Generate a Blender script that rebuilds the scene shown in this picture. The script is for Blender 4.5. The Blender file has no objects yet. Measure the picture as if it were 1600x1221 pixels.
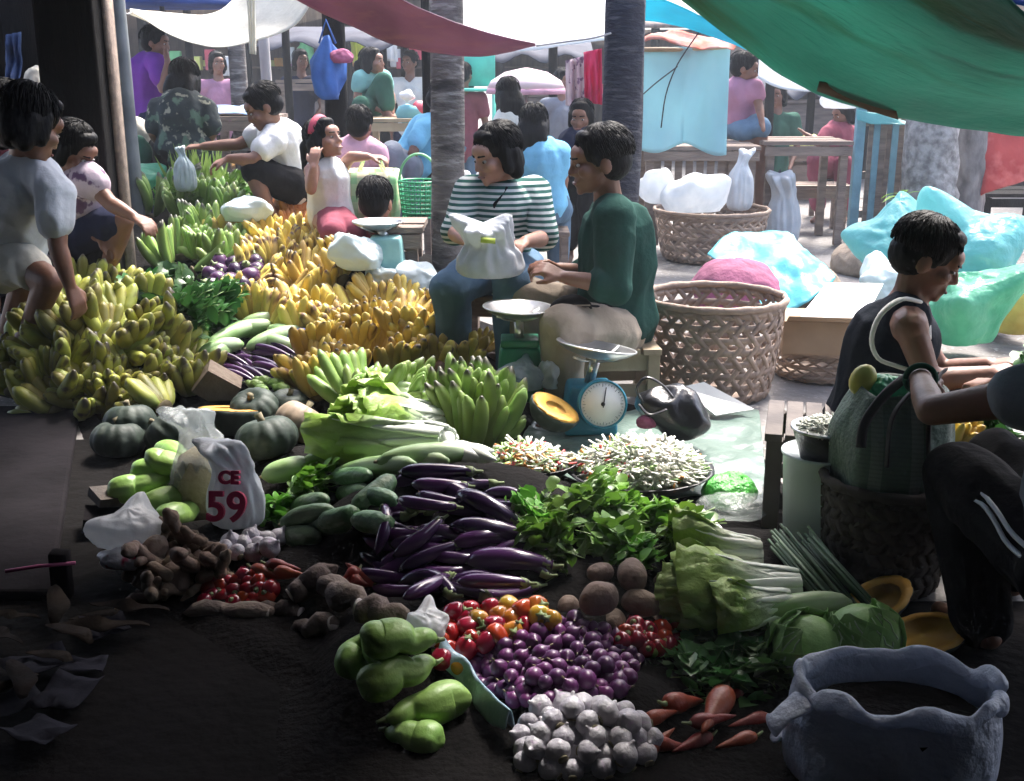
import bpy, bmesh, math, random
from mathutils import Vector, Matrix, noise
random.seed(7)
rnd = random.uniform
C = bpy.context.scene.collection
sc = bpy.context.scene
# ---------------------------------------------------------------- camera, sky, sun, exposure
HC = 1.4; PIT = math.radians(15.8); F = 1800.0
cam = bpy.data.objects.new('camera', bpy.data.cameras.new('camera')); C.objects.link(cam)
cam.location = (0, 0, HC); cam.rotation_euler = (math.radians(90) - PIT, 0, 0)
cam.data.sensor_width = 36; cam.data.lens = 36 * F / 1600; cam.data.clip_start = .05; cam.data.clip_end = 2000
sc.camera = cam
SUN_EL, SUN_AZ = math.radians(58), math.radians(28)       # azimuth from +Y towards +X : back right
w = bpy.data.worlds.new('World'); sc.world = w; w.use_nodes = True
sky = w.node_tree.nodes.new('ShaderNodeTexSky'); sky.sky_type = 'NISHITA'; sky.sun_disc = False
sky.sun_elevation = SUN_EL; sky.sun_rotation = SUN_AZ; sky.air_density = .8; sky.dust_density = 5.0
bg = w.node_tree.nodes['Background']; bg.inputs['Strength'].default_value = .14
w.node_tree.links.new(sky.outputs[0], bg.inputs['Color'])
sl = bpy.data.lights.new('sun', 'SUN'); sl.energy = 2.0; sl.angle = math.radians(12); sl.color = (1, .97, .92)
so = bpy.data.objects.new('sun', sl); C.objects.link(so)
sd = Vector((math.sin(SUN_AZ) * math.cos(SUN_EL), math.cos(SUN_AZ) * math.cos(SUN_EL), math.sin(SUN_EL)))
so.rotation_euler = sd.to_track_quat('Z', 'Y').to_euler(); so.location = sd * 30
sc.view_settings.view_transform = 'Standard'; sc.view_settings.look = 'None'
sc.view_settings.exposure = 2.35; sc.view_settings.gamma = 1
# ---------------------------------------------------------------- pixels of the photograph to points at a real depth
def ray(u, v):
    a = (u - 800) / F; b = -(v - 610.5) / F
    return Vector((a, math.cos(PIT) + b * math.sin(PIT), -math.sin(PIT) + b * math.cos(PIT)))
def W(u, v, y):
    d = ray(u, v); t = y / d.y
    return Vector((d.x * t, y, HC + d.z * t))
def G(u, v, z=0.):
    d = ray(u, v); t = (z - HC) / d.z
    return Vector((d.x * t, d.y * t, z))
# height of the heaps of produce
MOUNDS = [(-.15, 3.2, .52, .5, .2), (.05, 2.68, .4, .36, .1), (.16, 2.28, .26, .22, .08), (-.29, 2.5, .2, .34, .1),
          (-.55, 3.7, .5, .36, .12), (-.5, 4.4, .45, .36, .14), (-.16, 4.42, .3, .36, .13), (-.47, 2.95, .34, .22, .09),
          (.27, 3.3, .4, .3, .09), (.27, 2.88, .24, .22, .1), (-1.8, 5.25, .6, .75, .34), (-.65, 6.1, .5, .65, .4), (-.45, 5.15, .4, .25, .24), (.62, 3.0, .42, .28, .1), (.8, 2.6, .35, .22, .05),
          (-1.15, 3.6, .3, .28, .1), (-1.2, 4.3, .62, .3, .07), (-.9, 3.1, .3, .24, .09), (.4, 3.75, .3, .2, .04)]
def sstep(a, b, x):
    t = min(1, max(0, (x - a) / (b - a))); return t * t * (3 - 2 * t)
def lin(x, xs, ys):
    if x <= xs[0]: return ys[0]
    for i in range(len(xs) - 1):
        if x <= xs[i + 1]: return ys[i] + (ys[i + 1] - ys[i]) * (x - xs[i]) / (xs[i + 1] - xs[i])
    return ys[-1]
def hz(x, y):
    h = 0.
    for cx, cy, rx, ry, a in MOUNDS:
        r = ((x - cx) / rx) ** 2 + ((y - cy) / ry) ** 2
        if r < 1: h = max(h, a * (1 - r) * (1.35 if r > .25 else 1.0 + .35 * r / .25) / 1.0 if r > .25 else a * (1 - .05 * r))
    xr = lin(y, [4.4, 5, 6, 7, 8, 9], [.0, .05, -.2, -.75, -1.2, -1.4])
    ramp = lin(y, [4.5, 4.9, 5.5, 7.2, 8.6, 9.4], [0, .12, .2, .5, .55, .5])
    ramp *= sstep(xr + .12, xr - .25, x) * sstep(-3.3, -2.1, x)
    return max(h, ramp)
def R(u, v, off=0.):
    d = ray(u, v); t = 1.4
    hit = lambda t: HC + d.z * t <= hz(d.x * t, d.y * t) + off
    while t < 12 and not hit(t): t += .06
    lo, hi = t - .06, t
    for _ in range(6):
        m = (lo + hi) / 2
        if hit(m): hi = m
        else: lo = m
    return Vector((d.x * hi, d.y * hi, HC + d.z * hi))
# ---------------------------------------------------------------- mesh helpers
def link(o): C.objects.link(o); return o
def tag(o, label, cat, group=None):
    o['label'] = label; o['category'] = cat
    if group: o['group'] = group
    return o
def thing(name, label, cat, loc=(0, 0, 0), group=None):
    o = link(bpy.data.objects.new(name, None)); o.location = loc; o.empty_display_size = .1
    return tag(o, label, cat, group)
def frame(d, ref=None):
    d = d.normalized(); ref = ref or Vector((0, 0, 1))
    if abs(d.dot(ref)) > .97: ref = Vector((1, 0, 0)) if abs(d.x) < .9 else Vector((0, 1, 0))
    x = ref.cross(d).normalized(); y = d.cross(x)
    return x, y, d
class MB:
    def __init__(s): s.v = []; s.f = []
    def add(s, vs, fs):
        o = len(s.v); s.v += [Vector(p) for p in vs]; s.f += [tuple(i + o for i in f) for f in fs]; return s
    def tube(s, pts, rad, n=8, flat=1., cap=True, ref=None, fn=None):
        pts = [Vector(p) for p in pts]; m = len(pts); vs = []; fs = []
        rad = rad if isinstance(rad, (list, tuple)) else [rad] * m
        x = None
        for i, p in enumerate(pts):
            d = pts[min(i + 1, m - 1)] - pts[max(i - 1, 0)]
            if d.length < 1e-9: d = Vector((0, 0, 1))
            d.normalize()
            if x is None: x, y, d = frame(d, ref)
            else:
                x = (x - d * x.dot(d)); x = x.normalized() if x.length > 1e-6 else frame(d)[0]; y = d.cross(x)
            for k in range(n):
                a = 2 * math.pi * k / n; r = rad[i] * (fn(a, i / (m - 1)) if fn else 1)
                vs.append(p + x * (r * math.cos(a)) + y * (r * flat * math.sin(a)))
        for i in range(m - 1):
            for k in range(n):
                k2 = (k + 1) % n
                fs.append((i * n + k, i * n + k2, i * n + n + k2, i * n + n + k))
        if cap: fs += [tuple(range(n - 1, -1, -1)), tuple(range((m - 1) * n, m * n))]
        return s.add(vs, fs)
    def caps(s, p, q, r1, r2, n=10, flat=1., ref=None):
        p = Vector(p); q = Vector(q); d = q - p
        d = d.normalized() if d.length > 1e-6 else Vector((0, 0, 1))
        pts = []; rad = []
        for a in (-89, -60, -30, 0): pts.append(p + d * (r1 * math.sin(math.radians(a)))); rad.append(r1 * math.cos(math.radians(a)))
        for a in (0.5, 30, 60, 89): pts.append(q + d * (r2 * math.sin(math.radians(a)))); rad.append(r2 * math.cos(math.radians(a)))
        return s.tube(pts, rad, n, flat, ref=ref)
    def chain(s, pts, rads, n=10, flat=1.):
        for i in range(len(pts) - 1): s.caps(pts[i], pts[i + 1], rads[i], rads[i + 1], n, flat)
        return s
    def lathe(s, prof, n=16, fn=None, c=(0, 0, 0), M=None):
        vs = []; fs = []; c = Vector(c); m = len(prof)
        for i, (r, z) in enumerate(prof):
            for k in range(n):
                a = 2 * math.pi * k / n; rr = r * (fn(a, i / (m - 1)) if fn else 1)
                p = Vector((rr * math.cos(a), rr * math.sin(a), z))
                vs.append((M @ p if M else p) + c)
        for i in range(m - 1):
            for k in range(n):
                k2 = (k + 1) % n
                fs.append((i * n + k, i * n + k2, i * n + n + k2, i * n + n + k))
        if prof[0][0] > 1e-5: fs.append(tuple(range(n - 1, -1, -1)))
        if prof[-1][0] > 1e-5: fs.append(tuple(range((m - 1) * n, m * n)))
        return s.add(vs, fs)
    def ell(s, c, r, M=None, n=14, m=9):
        vs = []; fs = []; c = Vector(c)
        for i in range(m):
            t = math.pi * (i + .02) / (m - 1 + .04)
            for k in range(n):
                a = 2 * math.pi * k / n
                p = Vector((r[0] * math.sin(t) * math.cos(a), r[1] * math.sin(t) * math.sin(a), r[2] * math.cos(t)))
                vs.append((M @ p if M else p) + c)
        for i in range(m - 1):
            for k in range(n):
                k2 = (k + 1) % n
                fs.append((i * n + k, i * n + n + k, i * n + n + k2, i * n + k2))
        fs += [tuple(range(n)), tuple(range(m * n - 1, (m - 1) * n - 1, -1))]
        return s.add(vs, fs)
    def box(s, c, sz, M=None):
        c = Vector(c); vs = []
        for z in (-.5, .5):
            for y in (-.5, .5):
                for x in (-.5, .5):
                    p = Vector((x * sz[0], y * sz[1], z * sz[2])); vs.append((M @ p if M else p) + c)
        return s.add(vs, [(0, 2, 3, 1), (4, 5, 7, 6), (0, 1, 5, 4), (2, 6, 7, 3), (0, 4, 6, 2), (1, 3, 7, 5)])
    def bar(s, p, q, w, h, ref=None):
        p = Vector(p); q = Vector(q); x, y, d = frame(q - p, ref)
        M = Matrix((x, y, d)).transposed()
        return s.box((p + q) / 2, (w, h, (q - p).length), M)
    def grid(s, g):
        m = len(g); n = len(g[0]); vs = [p for row in g for p in row]
        return s.add(vs, [(i * n + k, i * n + k + 1, i * n + n + k + 1, i * n + n + k) for i in range(m - 1) for k in range(n - 1)])
    def jit(s, amp, scl, seed=0.):
        o = Vector((seed * 3.1, seed * 1.7, seed))
        for p in s.v: p += noise.noise_vector(p * scl + o) * amp
        return s
    def xf(s, M):
        s.v = [M @ p for p in s.v]; return s
    def build(s, name, mt, parent=None, loc=None, smooth=True, solid=0., bevel=0., sub=0, local=False):
        me = bpy.data.meshes.new(name)
        o0 = Vector(loc) if loc is not None else Vector((0, 0, 0))
        if parent is not None and not local:
            o0 = parent.location.copy()
            if parent.parent is not None: o0 += parent.parent.location
        me.from_pydata([tuple(p - o0) for p in s.v], [], s.f)
        me.materials.append(mt)
        if smooth: me.polygons.foreach_set('use_smooth', [True] * len(me.polygons))
        o = link(bpy.data.objects.new(name, me))
        if parent is not None: o.parent = parent
        elif loc is not None: o.location = loc
        if bevel: b = o.modifiers.new('bevel', 'BEVEL'); b.width = bevel; b.segments = 2; b.limit_method = 'ANGLE'
        if sub: b = o.modifiers.new('sub', 'SUBSURF'); b.levels = sub; b.render_levels = sub
        if solid: b = o.modifiers.new('solid', 'SOLIDIFY'); b.thickness = solid; b.offset = 0
        return o
def rotm(rx=0, ry=0, rz=0):
    return (Matrix.Rotation(math.radians(rz), 3, 'Z') @ Matrix.Rotation(math.radians(ry), 3, 'Y') @ Matrix.Rotation(math.radians(rx), 3, 'X'))
PROTOS = []
def dup(root, loc, rot3, scale=1., label=None, group=None, cat=None):
    r = root.copy(); C.objects.link(r)
    s = scale if isinstance(scale, (tuple, list)) else (scale,) * 3
    r.matrix_world = Matrix.Translation(loc) @ rot3.to_4x4() @ Matrix.Diagonal((*s, 1))
    if label: r['label'] = label
    if cat: r['category'] = cat
    if group: r['group'] = group
    for ch in root.children:
        c = ch.copy(); C.objects.link(c); c.parent = r
        for g in ch.children:
            d = g.copy(); C.objects.link(d); d.parent = c
    return r
def proto(o): PROTOS.append(o); return o
def alongY(d, roll=0.):
    d = d.normalized(); up = Vector((0, 0, 1))
    if abs(d.z) > .95: up = Vector((0, 1, 0))
    x = d.cross(up).normalized(); z = x.cross(d)
    return Matrix((x, d, z)).transposed() @ Matrix.Rotation(math.radians(roll), 3, 'Y')
def lay(pr, u1, v1, u2, v2, L, off=.03, thick=None, roll=0., label=None, group=None, lim=(.75, 1.35)):
    a = R(u1, v1, off); b = R(u2, v2, off); d = b - a
    k = min(lim[1], max(lim[0], d.length / L))
    t = thick if thick else k
    return dup(pr, a, alongY(d, roll), (t, k, t), label, group)
# ---------------------------------------------------------------- materials
def mat(name, c, c2=None, scl=8., rough=.6, bump=0., bscl=None, rv=0., trl=0., alpha=1., metal=0., spec=.5, stretch=(1, 1, 1), det=4., ss=0., pat=None, coat=0., lo=.35, hi=.65):
    m = bpy.data.materials.new(name); m.use_nodes = True; nt = m.node_tree; N = nt.nodes; L = nt.links
    b = N['Principled BSDF']; out = N['Material Output']
    tc = N.new('ShaderNodeTexCoord'); mp = N.new('ShaderNodeMapping'); mp.inputs['Scale'].default_value = stretch
    L.new(tc.outputs['Object'], mp.inputs['Vector'])
    oi = N.new('ShaderNodeObjectInfo')
    va = N.new('ShaderNodeVectorMath'); va.operation = 'ADD'
    cb = N.new('ShaderNodeCombineXYZ'); mm = N.new('ShaderNodeMath'); mm.operation = 'MULTIPLY'; mm.inputs[1].default_value = 37.
    L.new(oi.outputs['Random'], mm.inputs[0]); L.new(mm.outputs[0], cb.inputs[0]); L.new(mm.outputs[0], cb.inputs[1])
    L.new(mp.outputs[0], va.inputs[0]); L.new(cb.outputs[0], va.inputs[1])
    nz = N.new('ShaderNodeTexNoise'); nz.inputs['Scale'].default_value = scl; nz.inputs['Detail'].default_value = det
    L.new(va.outputs[0], nz.inputs['Vector'])
    c2 = c2 or tuple(x * .72 for x in c)
    mr = N.new('ShaderNodeMapRange'); mr.inputs[1].default_value = lo; mr.inputs[2].default_value = hi
    L.new(nz.outputs['Fac'], mr.inputs[0])
    mx = N.new('ShaderNodeMix'); mx.data_type = 'RGBA'
    mx.inputs[6].default_value = (*c2, 1); mx.inputs[7].default_value = (*c, 1)
    L.new(mr.outputs[0], mx.inputs[0]); col = mx.outputs[2]
    if pat: col = pat(N, L, mp, col)
    if rv:
        hs = N.new('ShaderNodeHueSaturation'); r2 = N.new('ShaderNodeMapRange')
        r2.inputs[3].default_value = 1 - rv; r2.inputs[4].default_value = 1 + rv
        L.new(oi.outputs['Random'], r2.inputs[0]); L.new(r2.outputs[0], hs.inputs['Value'])
        r3 = N.new('ShaderNodeMapRange'); r3.inputs[3].default_value = .5 - rv * .06; r3.inputs[4].default_value = .5 + rv * .06
        L.new(oi.outputs['Random'], r3.inputs[0]); L.new(r3.outputs[0], hs.inputs['Hue'])
        L.new(col, hs.inputs['Color']); col = hs.outputs[0]
    L.new(col, b.inputs['Base Color'])
    b.inputs['Roughness'].default_value = rough; b.inputs['Metallic'].default_value = metal
    b.inputs['Specular IOR Level'].default_value = spec; b.inputs['Coat Weight'].default_value = coat
    if ss: b.inputs['Subsurface Weight'].default_value = ss; b.inputs['Subsurface Scale'].default_value = .02
    if bump:
        n2 = N.new('ShaderNodeTexNoise'); n2.inputs['Scale'].default_value = bscl or scl * 3; n2.inputs['Detail'].default_value = 5
        L.new(va.outputs[0], n2.inputs['Vector'])
        bp = N.new('ShaderNodeBump'); bp.inputs['Strength'].default_value = bump; bp.inputs['Distance'].default_value = .02
        L.new(n2.outputs['Fac'], bp.inputs['Height']); L.new(bp.outputs[0], b.inputs['Normal'])
    sh = b.outputs[0]
    if trl:
        t = N.new('ShaderNodeBsdfTranslucent'); L.new(col, t.inputs['Color'])
        ms = N.new('ShaderNodeMixShader'); ms.inputs[0].default_value = trl
        L.new(sh, ms.inputs[1]); L.new(t.outputs[0], ms.inputs[2]); sh = ms.outputs[0]
    if alpha < 1:
        t = N.new('ShaderNodeBsdfTransparent'); ms = N.new('ShaderNodeMixShader'); ms.inputs[0].default_value = 1 - alpha
        L.new(sh, ms.inputs[1]); L.new(t.outputs[0], ms.inputs[2]); sh = ms.outputs[0]
    L.new(sh, out.inputs['Surface'])
    return m
def p_axis(axis, a, ca, period, width=.5, soft=.02):
    # stripes of colour ca along one object axis, real printed / woven pattern
    def f(N, L, mp, col):
        sp = N.new('ShaderNodeSeparateXYZ'); L.new(mp.outputs[0], sp.inputs[0])
        d = N.new('ShaderNodeMath'); d.operation = 'DIVIDE'; d.inputs[1].default_value = period; L.new(sp.outputs[axis], d.inputs[0])
        fr = N.new('ShaderNodeMath'); fr.operation = 'FRACT'; L.new(d.outputs[0], fr.inputs[0])
        lt = N.new('ShaderNodeMath'); lt.operation = 'LESS_THAN'; lt.inputs[1].default_value = width; L.new(fr.outputs[0], lt.inputs[0])
        sc_ = N.new('ShaderNodeMath'); sc_.operation = 'MULTIPLY'; sc_.inputs[1].default_value = a; L.new(lt.outputs[0], sc_.inputs[0])
        mx = N.new('ShaderNodeMix'); mx.data_type = 'RGBA'; mx.inputs[7].default_value = (*ca, 1)
        L.new(col, mx.inputs[6]); L.new(sc_.outputs[0], mx.inputs[0]); return mx.outputs[2]
    return f
def p_many(*fs):
    def f(N, L, mp, col):
        for g in fs: col = g(N, L, mp, col)
        return col
    return f
def p_grad(axis, lo, hi, ca, power=1.):
    # natural change of colour along a leaf or fruit
    def f(N, L, mp, col):
        sp = N.new('ShaderNodeSeparateXYZ'); L.new(mp.outputs[0], sp.inputs[0])
        mr = N.new('ShaderNodeMapRange'); mr.inputs[1].default_value = lo; mr.inputs[2].default_value = hi
        mr.interpolation_type = 'SMOOTHSTEP'
        if lo > hi: mr.inputs[1].default_value = hi; mr.inputs[2].default_value = lo; mr.inputs[3].default_value = 1; mr.inputs[4].default_value = 0
        L.new(sp.outputs[axis], mr.inputs[0])
        mx = N.new('ShaderNodeMix'); mx.data_type = 'RGBA'; mx.inputs[7].default_value = (*ca, 1)
        L.new(col, mx.inputs[6]); L.new(mr.outputs[0], mx.inputs[0]); return mx.outputs[2]
    return f
def p_spots(ca, scl, lo, hi, stretch=(1, 1, 1)):
    def f(N, L, mp, col):
        m2 = N.new('ShaderNodeMapping'); m2.inputs['Scale'].default_value = stretch; L.new(mp.outputs[0], m2.inputs[0])
        nz = N.new('ShaderNodeTexNoise'); nz.inputs['Scale'].default_value = scl; nz.inputs['Detail'].default_value = 3
        L.new(m2.outputs[0], nz.inputs['Vector'])
        mr = N.new('ShaderNodeMapRange'); mr.inputs[1].default_value = lo; mr.inputs[2].default_value = hi; L.new(nz.outputs['Fac'], mr.inputs[0])
        mx = N.new('ShaderNodeMix'); mx.data_type = 'RGBA'; mx.inputs[7].default_value = (*ca, 1)
        L.new(col, mx.inputs[6]); L.new(mr.outputs[0], mx.inputs[0]); return mx.outputs[2]
    return f
m_dirt = mat('packed dirt', (.23, .215, .205), (.13, .12, .112), 1.1, .95, .6, 14, det=9, pat=p_many(p_spots((.08, .072, .066), 3, .56, .7), p_spots((.3, .29, .28), 40, .6, .7)))
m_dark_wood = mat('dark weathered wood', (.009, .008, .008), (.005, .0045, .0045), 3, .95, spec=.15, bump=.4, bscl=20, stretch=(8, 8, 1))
m_wood = mat('grey weathered wood', (.26, .2, .16), (.15, .11, .09), 4, .85, .4, 22, stretch=(1, 6, 6))
m_bamboo = mat('dry bamboo', (.42, .33, .21), (.28, .21, .13), 5, .6, .15, 30)
m_trunk = mat('palm trunk bark', (.15, .135, .13), (.07, .062, .06), 5, .95, .8, 24, stretch=(1, 1, 3), pat=p_many(p_axis(2, .14, (.05, .045, .045), .057, .25), p_spots((.24, .23, .22), 7, .56, .68, (1, 1, 2)), p_spots((.04, .037, .037), 4, .56, .66)))
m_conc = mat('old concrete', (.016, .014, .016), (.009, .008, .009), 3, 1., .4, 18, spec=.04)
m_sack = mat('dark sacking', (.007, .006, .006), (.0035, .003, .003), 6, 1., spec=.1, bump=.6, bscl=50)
m_white_film = mat('white plastic film', (.8, .82, .84), (.66, .7, .74), 9, .3, .6, 18, trl=.45, alpha=.93)
m_clear_film = mat('clear plastic film', (.72, .78, .8), (.55, .62, .66), 12, .15, .9, 22, trl=.4, alpha=.5, spec=.8)
m_paper = mat('white board', (.8, .79, .77), (.7, .69, .67), 4, .8, .1)
m_card = mat('brown cardboard', (.36, .26, .17), (.27, .19, .12), 5, .9, .2)
m_steel = mat('dull steel', (.62, .63, .64), (.45, .46, .47), 9, .32, .1, metal=.9)
m_black = mat('black plastic', (.018, .018, .022), (.01, .01, .012), 8, .35, .3)
m_green_paint = mat('green enamel', (.02, .24, .13), (.015, .16, .09), 9, .4, .1)
m_blue_paint = mat('blue enamel', (.03, .28, .42), (.02, .2, .32), 9, .4, .1)
m_teal_paint = mat('pale teal enamel', (.33, .6, .56), (.24, .48, .45), 9, .45, .1)
m_dial = mat('white dial', (.86, .87, .88), (.8, .82, .83), 4, .4)
m_milk = mat('milky bag', (.7, .78, .78), (.6, .7, .7), 6, .4, .5, 12, trl=.25)
m_aqua = mat('aqua plastic sheet', (.3, .66, .66), (.16, .5, .52), 3, .3, 1., 16, trl=.5)
m_greenf = mat('green plastic bag', (.2, .55, .38), (.1, .38, .26), 5, .3, .9, 16, trl=.5)
# ---------------------------------------------------------------- ground, dark shelter, posts
def struct(o): o['kind'] = 'structure'; return o
g = []
for i in range(61):
    y = -12 + i * .55 if i < 56 else 18.8 + (i - 55) * 60
    g.append([Vector((x * (1 if i < 56 else 6), y, .03 * noise.noise(Vector((x * .7, y * .7, 0))) * (1 if y > 4.9 and y < 20 else 0) - .004)) for x in [-60, -30, -15] + [-9 + .6 * k for k in range(31)] + [15, 30, 60]])
struct(MB().grid(g).build('ground', m_dirt))
# floor inside the shelter: dark sheet with the deep shade put into its colour
m_floor = mat('shade toned floor', (.007, .006, .006), (.0035, .003, .003), 2.5, 1., .5, 16, spec=.1)
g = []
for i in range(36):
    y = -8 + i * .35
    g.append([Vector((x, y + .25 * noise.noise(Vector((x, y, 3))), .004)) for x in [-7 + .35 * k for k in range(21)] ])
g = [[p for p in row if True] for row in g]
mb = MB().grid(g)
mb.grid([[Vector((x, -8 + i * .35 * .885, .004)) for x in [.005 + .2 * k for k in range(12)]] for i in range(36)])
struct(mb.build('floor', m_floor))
sv = [(-3.6, 2.84), (-1.24, 2.84), (-1.8, 4.6), (-3.6, 4.6)]
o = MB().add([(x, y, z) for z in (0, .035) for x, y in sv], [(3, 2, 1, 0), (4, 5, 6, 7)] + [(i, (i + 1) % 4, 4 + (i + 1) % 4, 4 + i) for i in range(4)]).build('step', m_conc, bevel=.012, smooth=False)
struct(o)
# unseen roof with rafters over the near stall, its pieces shaped to shade it
rf = thing('shade_roof', 'unseen dark roof boards shaped to shade the near stall', 'roof', (0, 0, 2.6))
def roof_part(x0, x1, y0, z0, y1, z1, nr):
    ang = math.degrees(math.atan2(z1 - z0, y1 - y0)); L = math.hypot(y1 - y0, z1 - z0); c = Vector(((x0 + x1) / 2, (y0 + y1) / 2, (z0 + z1) / 2))
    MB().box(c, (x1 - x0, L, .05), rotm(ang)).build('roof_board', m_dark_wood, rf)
    for k in range(nr): MB().box((x0 + (x1 - x0) * (k + .5) / nr, c.y, c.z - .068), (.06, L - .05, .08), rotm(ang)).build('rafter', m_dark_wood, rf)
roof_part(-1.28, .42, -5.9, 2.6, 4.2, 1.78, 2)
roof_part(-6.5, -1.31, -5.9, 2.66, 5.7, 1.87, 3)
roof_part(.45, .97, -5.9, 2.6, 2.1, 1.93, 1)
roof_part(1.0, 6.5, -5.9, 2.6, 2.85, 1.93, 3)
def wall(name, label, c, s):  # unseen walls added to keep light out from behind and the sides
    r = thing(name, label, 'wall', (c[0], c[1], 0)); MB().box(c, s).build('board_panel', m_dark_wood, r)
    n = int(max(s[0], s[1]) / 1.2)
    for k in range(n + 1):
        t = -.5 + k / n
        q = (c[0] + (s[0] * t if s[0] > s[1] else .06 * (1 if c[0] < 0 else -1)), c[1] + (s[1] * t if s[1] >= s[0] else .06), c[2])
        MB().box(q, (.07, .07, s[2] - .02)).build('stud', m_dark_wood, r)
wall('shade_wall', 'unseen dark wall added at the back to block light', (0, -5.8, 1.28), (12.8, .06, 2.5))
wall('shade_wall', 'unseen dark wall added at the left to block light', (-3.9, -1.0, .98), (.06, 9.4, 1.9))
wall('shade_wall', 'unseen dark wall added at the right to block light', (3.4, -2.2, .98), (.06, 7.0, 1.9))

def post(name, label, pts, r, mt, jit=.012, n=14, parts=None):
    m = 26; P = []
    for i in range(m):
        t = i / (m - 1); p = pts[0].lerp(pts[1], t)
        P.append(p + Vector((noise.noise(Vector((p.z * .9, r * 50, 1))), noise.noise(Vector((p.z * .9, 7, r * 31))), 0)) * jit)
    mb = MB().tube(P, [r * (1.06 - .1 * i / m) for i in range(m)], n, fn=lambda a, t: 1 + .04 * math.sin(3 * a + 9 * t) + .03 * math.sin(7 * a - 20 * t))
    o = mb.build(name, mt, loc=pts[0]); return tag(o, label, 'post')
def vpost(u, v, y, wpx, top=2.75, lean=0.):
    p = W(u, v, y); return [Vector((p.x, y, -.02)), Vector((p.x + lean, y, top))], wpx * (y * .97 + .2) / F / 2
pp, r = vpost(699, 200, 6.0, 50); post('market_post', 'grey palm trunk post behind the woman in the striped shirt', pp, r, m_trunk)
pp, r = vpost(972, 150, 5.5, 60, 2.75); m_trunk2 = mat('dark palm trunk', (.032, .034, .05), (.018, .019, .03), 5, .9, .8, 24, stretch=(1, 1, 3), pat=p_many(p_axis(2, .12, (.05, .05, .06), .06, .25), p_spots((.07, .07, .08), 8, .56, .68, (1, 1, 2))))
post('market_post', 'dark palm trunk post behind the woman in the green jacket', pp, r, m_trunk2)
pp, r = vpost(523, 100, 8.2, 34, 2.4); post('market_post', 'dark post with a blue bag hanging on it', pp, r, m_dark_wood)
pp, r = vpost(372, 110, 9.5, 26, 2.4); post('market_post', 'grey wooden post below the white cloth canopy', pp, r, m_trunk)
pp, r = vpost(416, 100, 10.5, 16, 2.4); m_pale = mat('pale bleached wood', (.42, .4, .4), (.3, .28, .28), 4, .9, .3)
post('market_post', 'slim pale post right of the white cloth canopy', pp, r, m_pale)
pp, r = vpost(665, 120, 9.0, 13, 2.2); post('market_post', 'slim dark post left of the grey palm trunk', pp, r, m_dark_wood)
pp, r = vpost(194, 120, 7.2, 24, 2.7); m_pole = mat('grey galvanised pole', (.2, .22, .23), (.12, .13, .14), 5, .55, .2, metal=.3)
post('market_post', 'straight grey pole beside the thick black post', pp, r, m_pole, .003)
a = W(122, 120, 5.9)
o = thing('timber_post', 'thick black timber post at the left of the stall', 'post', (a.x, 5.9, 0))
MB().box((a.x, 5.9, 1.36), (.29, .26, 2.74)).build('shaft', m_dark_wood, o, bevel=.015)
MB().box((a.x + .16, 5.95, 1.36), (.018, .12, 2.72)).build('edge_board', m_wood, o)
# planks and shelf left of the black post
a = W(20, 100, 6.6)
o = thing('shop_partition', 'dark plank partition left of the thick black post', 'partition', (a.x, 6.6, 0))
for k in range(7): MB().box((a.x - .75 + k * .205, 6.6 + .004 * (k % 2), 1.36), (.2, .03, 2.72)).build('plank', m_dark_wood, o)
m_bluecloth = mat('faded blue cloth', (.1, .15, .3), (.05, .08, .17), 9, .9, .5, 12)
def hang(name, label, cat, us, vs, y, mt, amp=.03, seed=1, n=16, group=None):
    tl, tr, bl, br = us; g = []
    for i in range(n + 1):
        t = i / n; row = []
        for k in range(n + 1):
            s = k / n
            u = (tl * (1 - s) + tr * s) * (1 - t) + (bl * (1 - s) + br * s) * t
            v = (vs[0] * (1 - s) + vs[1] * s) * (1 - t) + (vs[2] * (1 - s) + vs[3] * s) * t
            p = W(u, v, y); p.y += amp * (math.sin(s * 17 + seed) * (.4 + .6 * t) + noise.noise(Vector((s * 3, t * 3, seed))) * 1.6); row.append(p)
        g.append(row)
    return tag(MB().grid(g).build(name, mt, loc=g[0][0], solid=.004), label, cat, group)
hang('hanging_cloth', 'faded blue cloth hanging on the dark planks at the far left', 'cloth', (8, 34, 6, 36), (55, 50, 120, 145), 6.5, m_bluecloth)
# ---------------------------------------------------------------- tarpaulins
def cr(P, t):
    n = len(P) - 1; x = t * n; i = min(int(x), n - 1); f = x - i
    a = P[max(i - 1, 0)]; b = P[i]; c = P[i + 1]; d = P[min(i + 2, n)]
    return ((b * 2) + (c - a) * f + (a * 2 - b * 5 + c * 4 - d) * f * f + (b * 3 - a - c * 3 + d) * f * f * f) * .5
def tarp(name, label, rows, mt, nu=40, nv=14, amp=.02, scl=2., seed=0, solid=.004, cat='tarpaulin'):
    g = []
    for i in range(nv + 1):
        t = i / nv; row = []
        for k in range(nu + 1):
            col = [cr(r, k / nu) for r in rows]; p = cr(col, t)
            p = p + noise.noise_vector(p * scl + Vector((seed, 0, 0))) * amp + noise.noise_vector(p * scl * 4) * amp * .25
            row.append(p)
        g.append(row)
    return tag(MB().grid(g).build(name, mt, loc=g[0][0], solid=solid), label, cat)
m_green_tarp = mat('old green tarpaulin', (.075, .25, .205), (.045, .165, .135), 1.6, .6, .35, 26, trl=.65, stretch=(1, 1, 1), pat=p_many(p_spots((.05, .1, .05), 1.1, .52, .7, (1, 3, 1)), p_spots((.04, .16, .13), 9, .55, .75, (1, 8, 1))))
E = [(1040, -20), (1150, 62), (1280, 142), (1390, 182), (1500, 202), (1620, 214), (1800, 220)]
ey = [3.7, 3.65, 3.6, 3.55, 3.5, 3.45, 3.4]
r0 = [W(u, v, y) for (u, v), y in zip(E, ey)]
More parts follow.
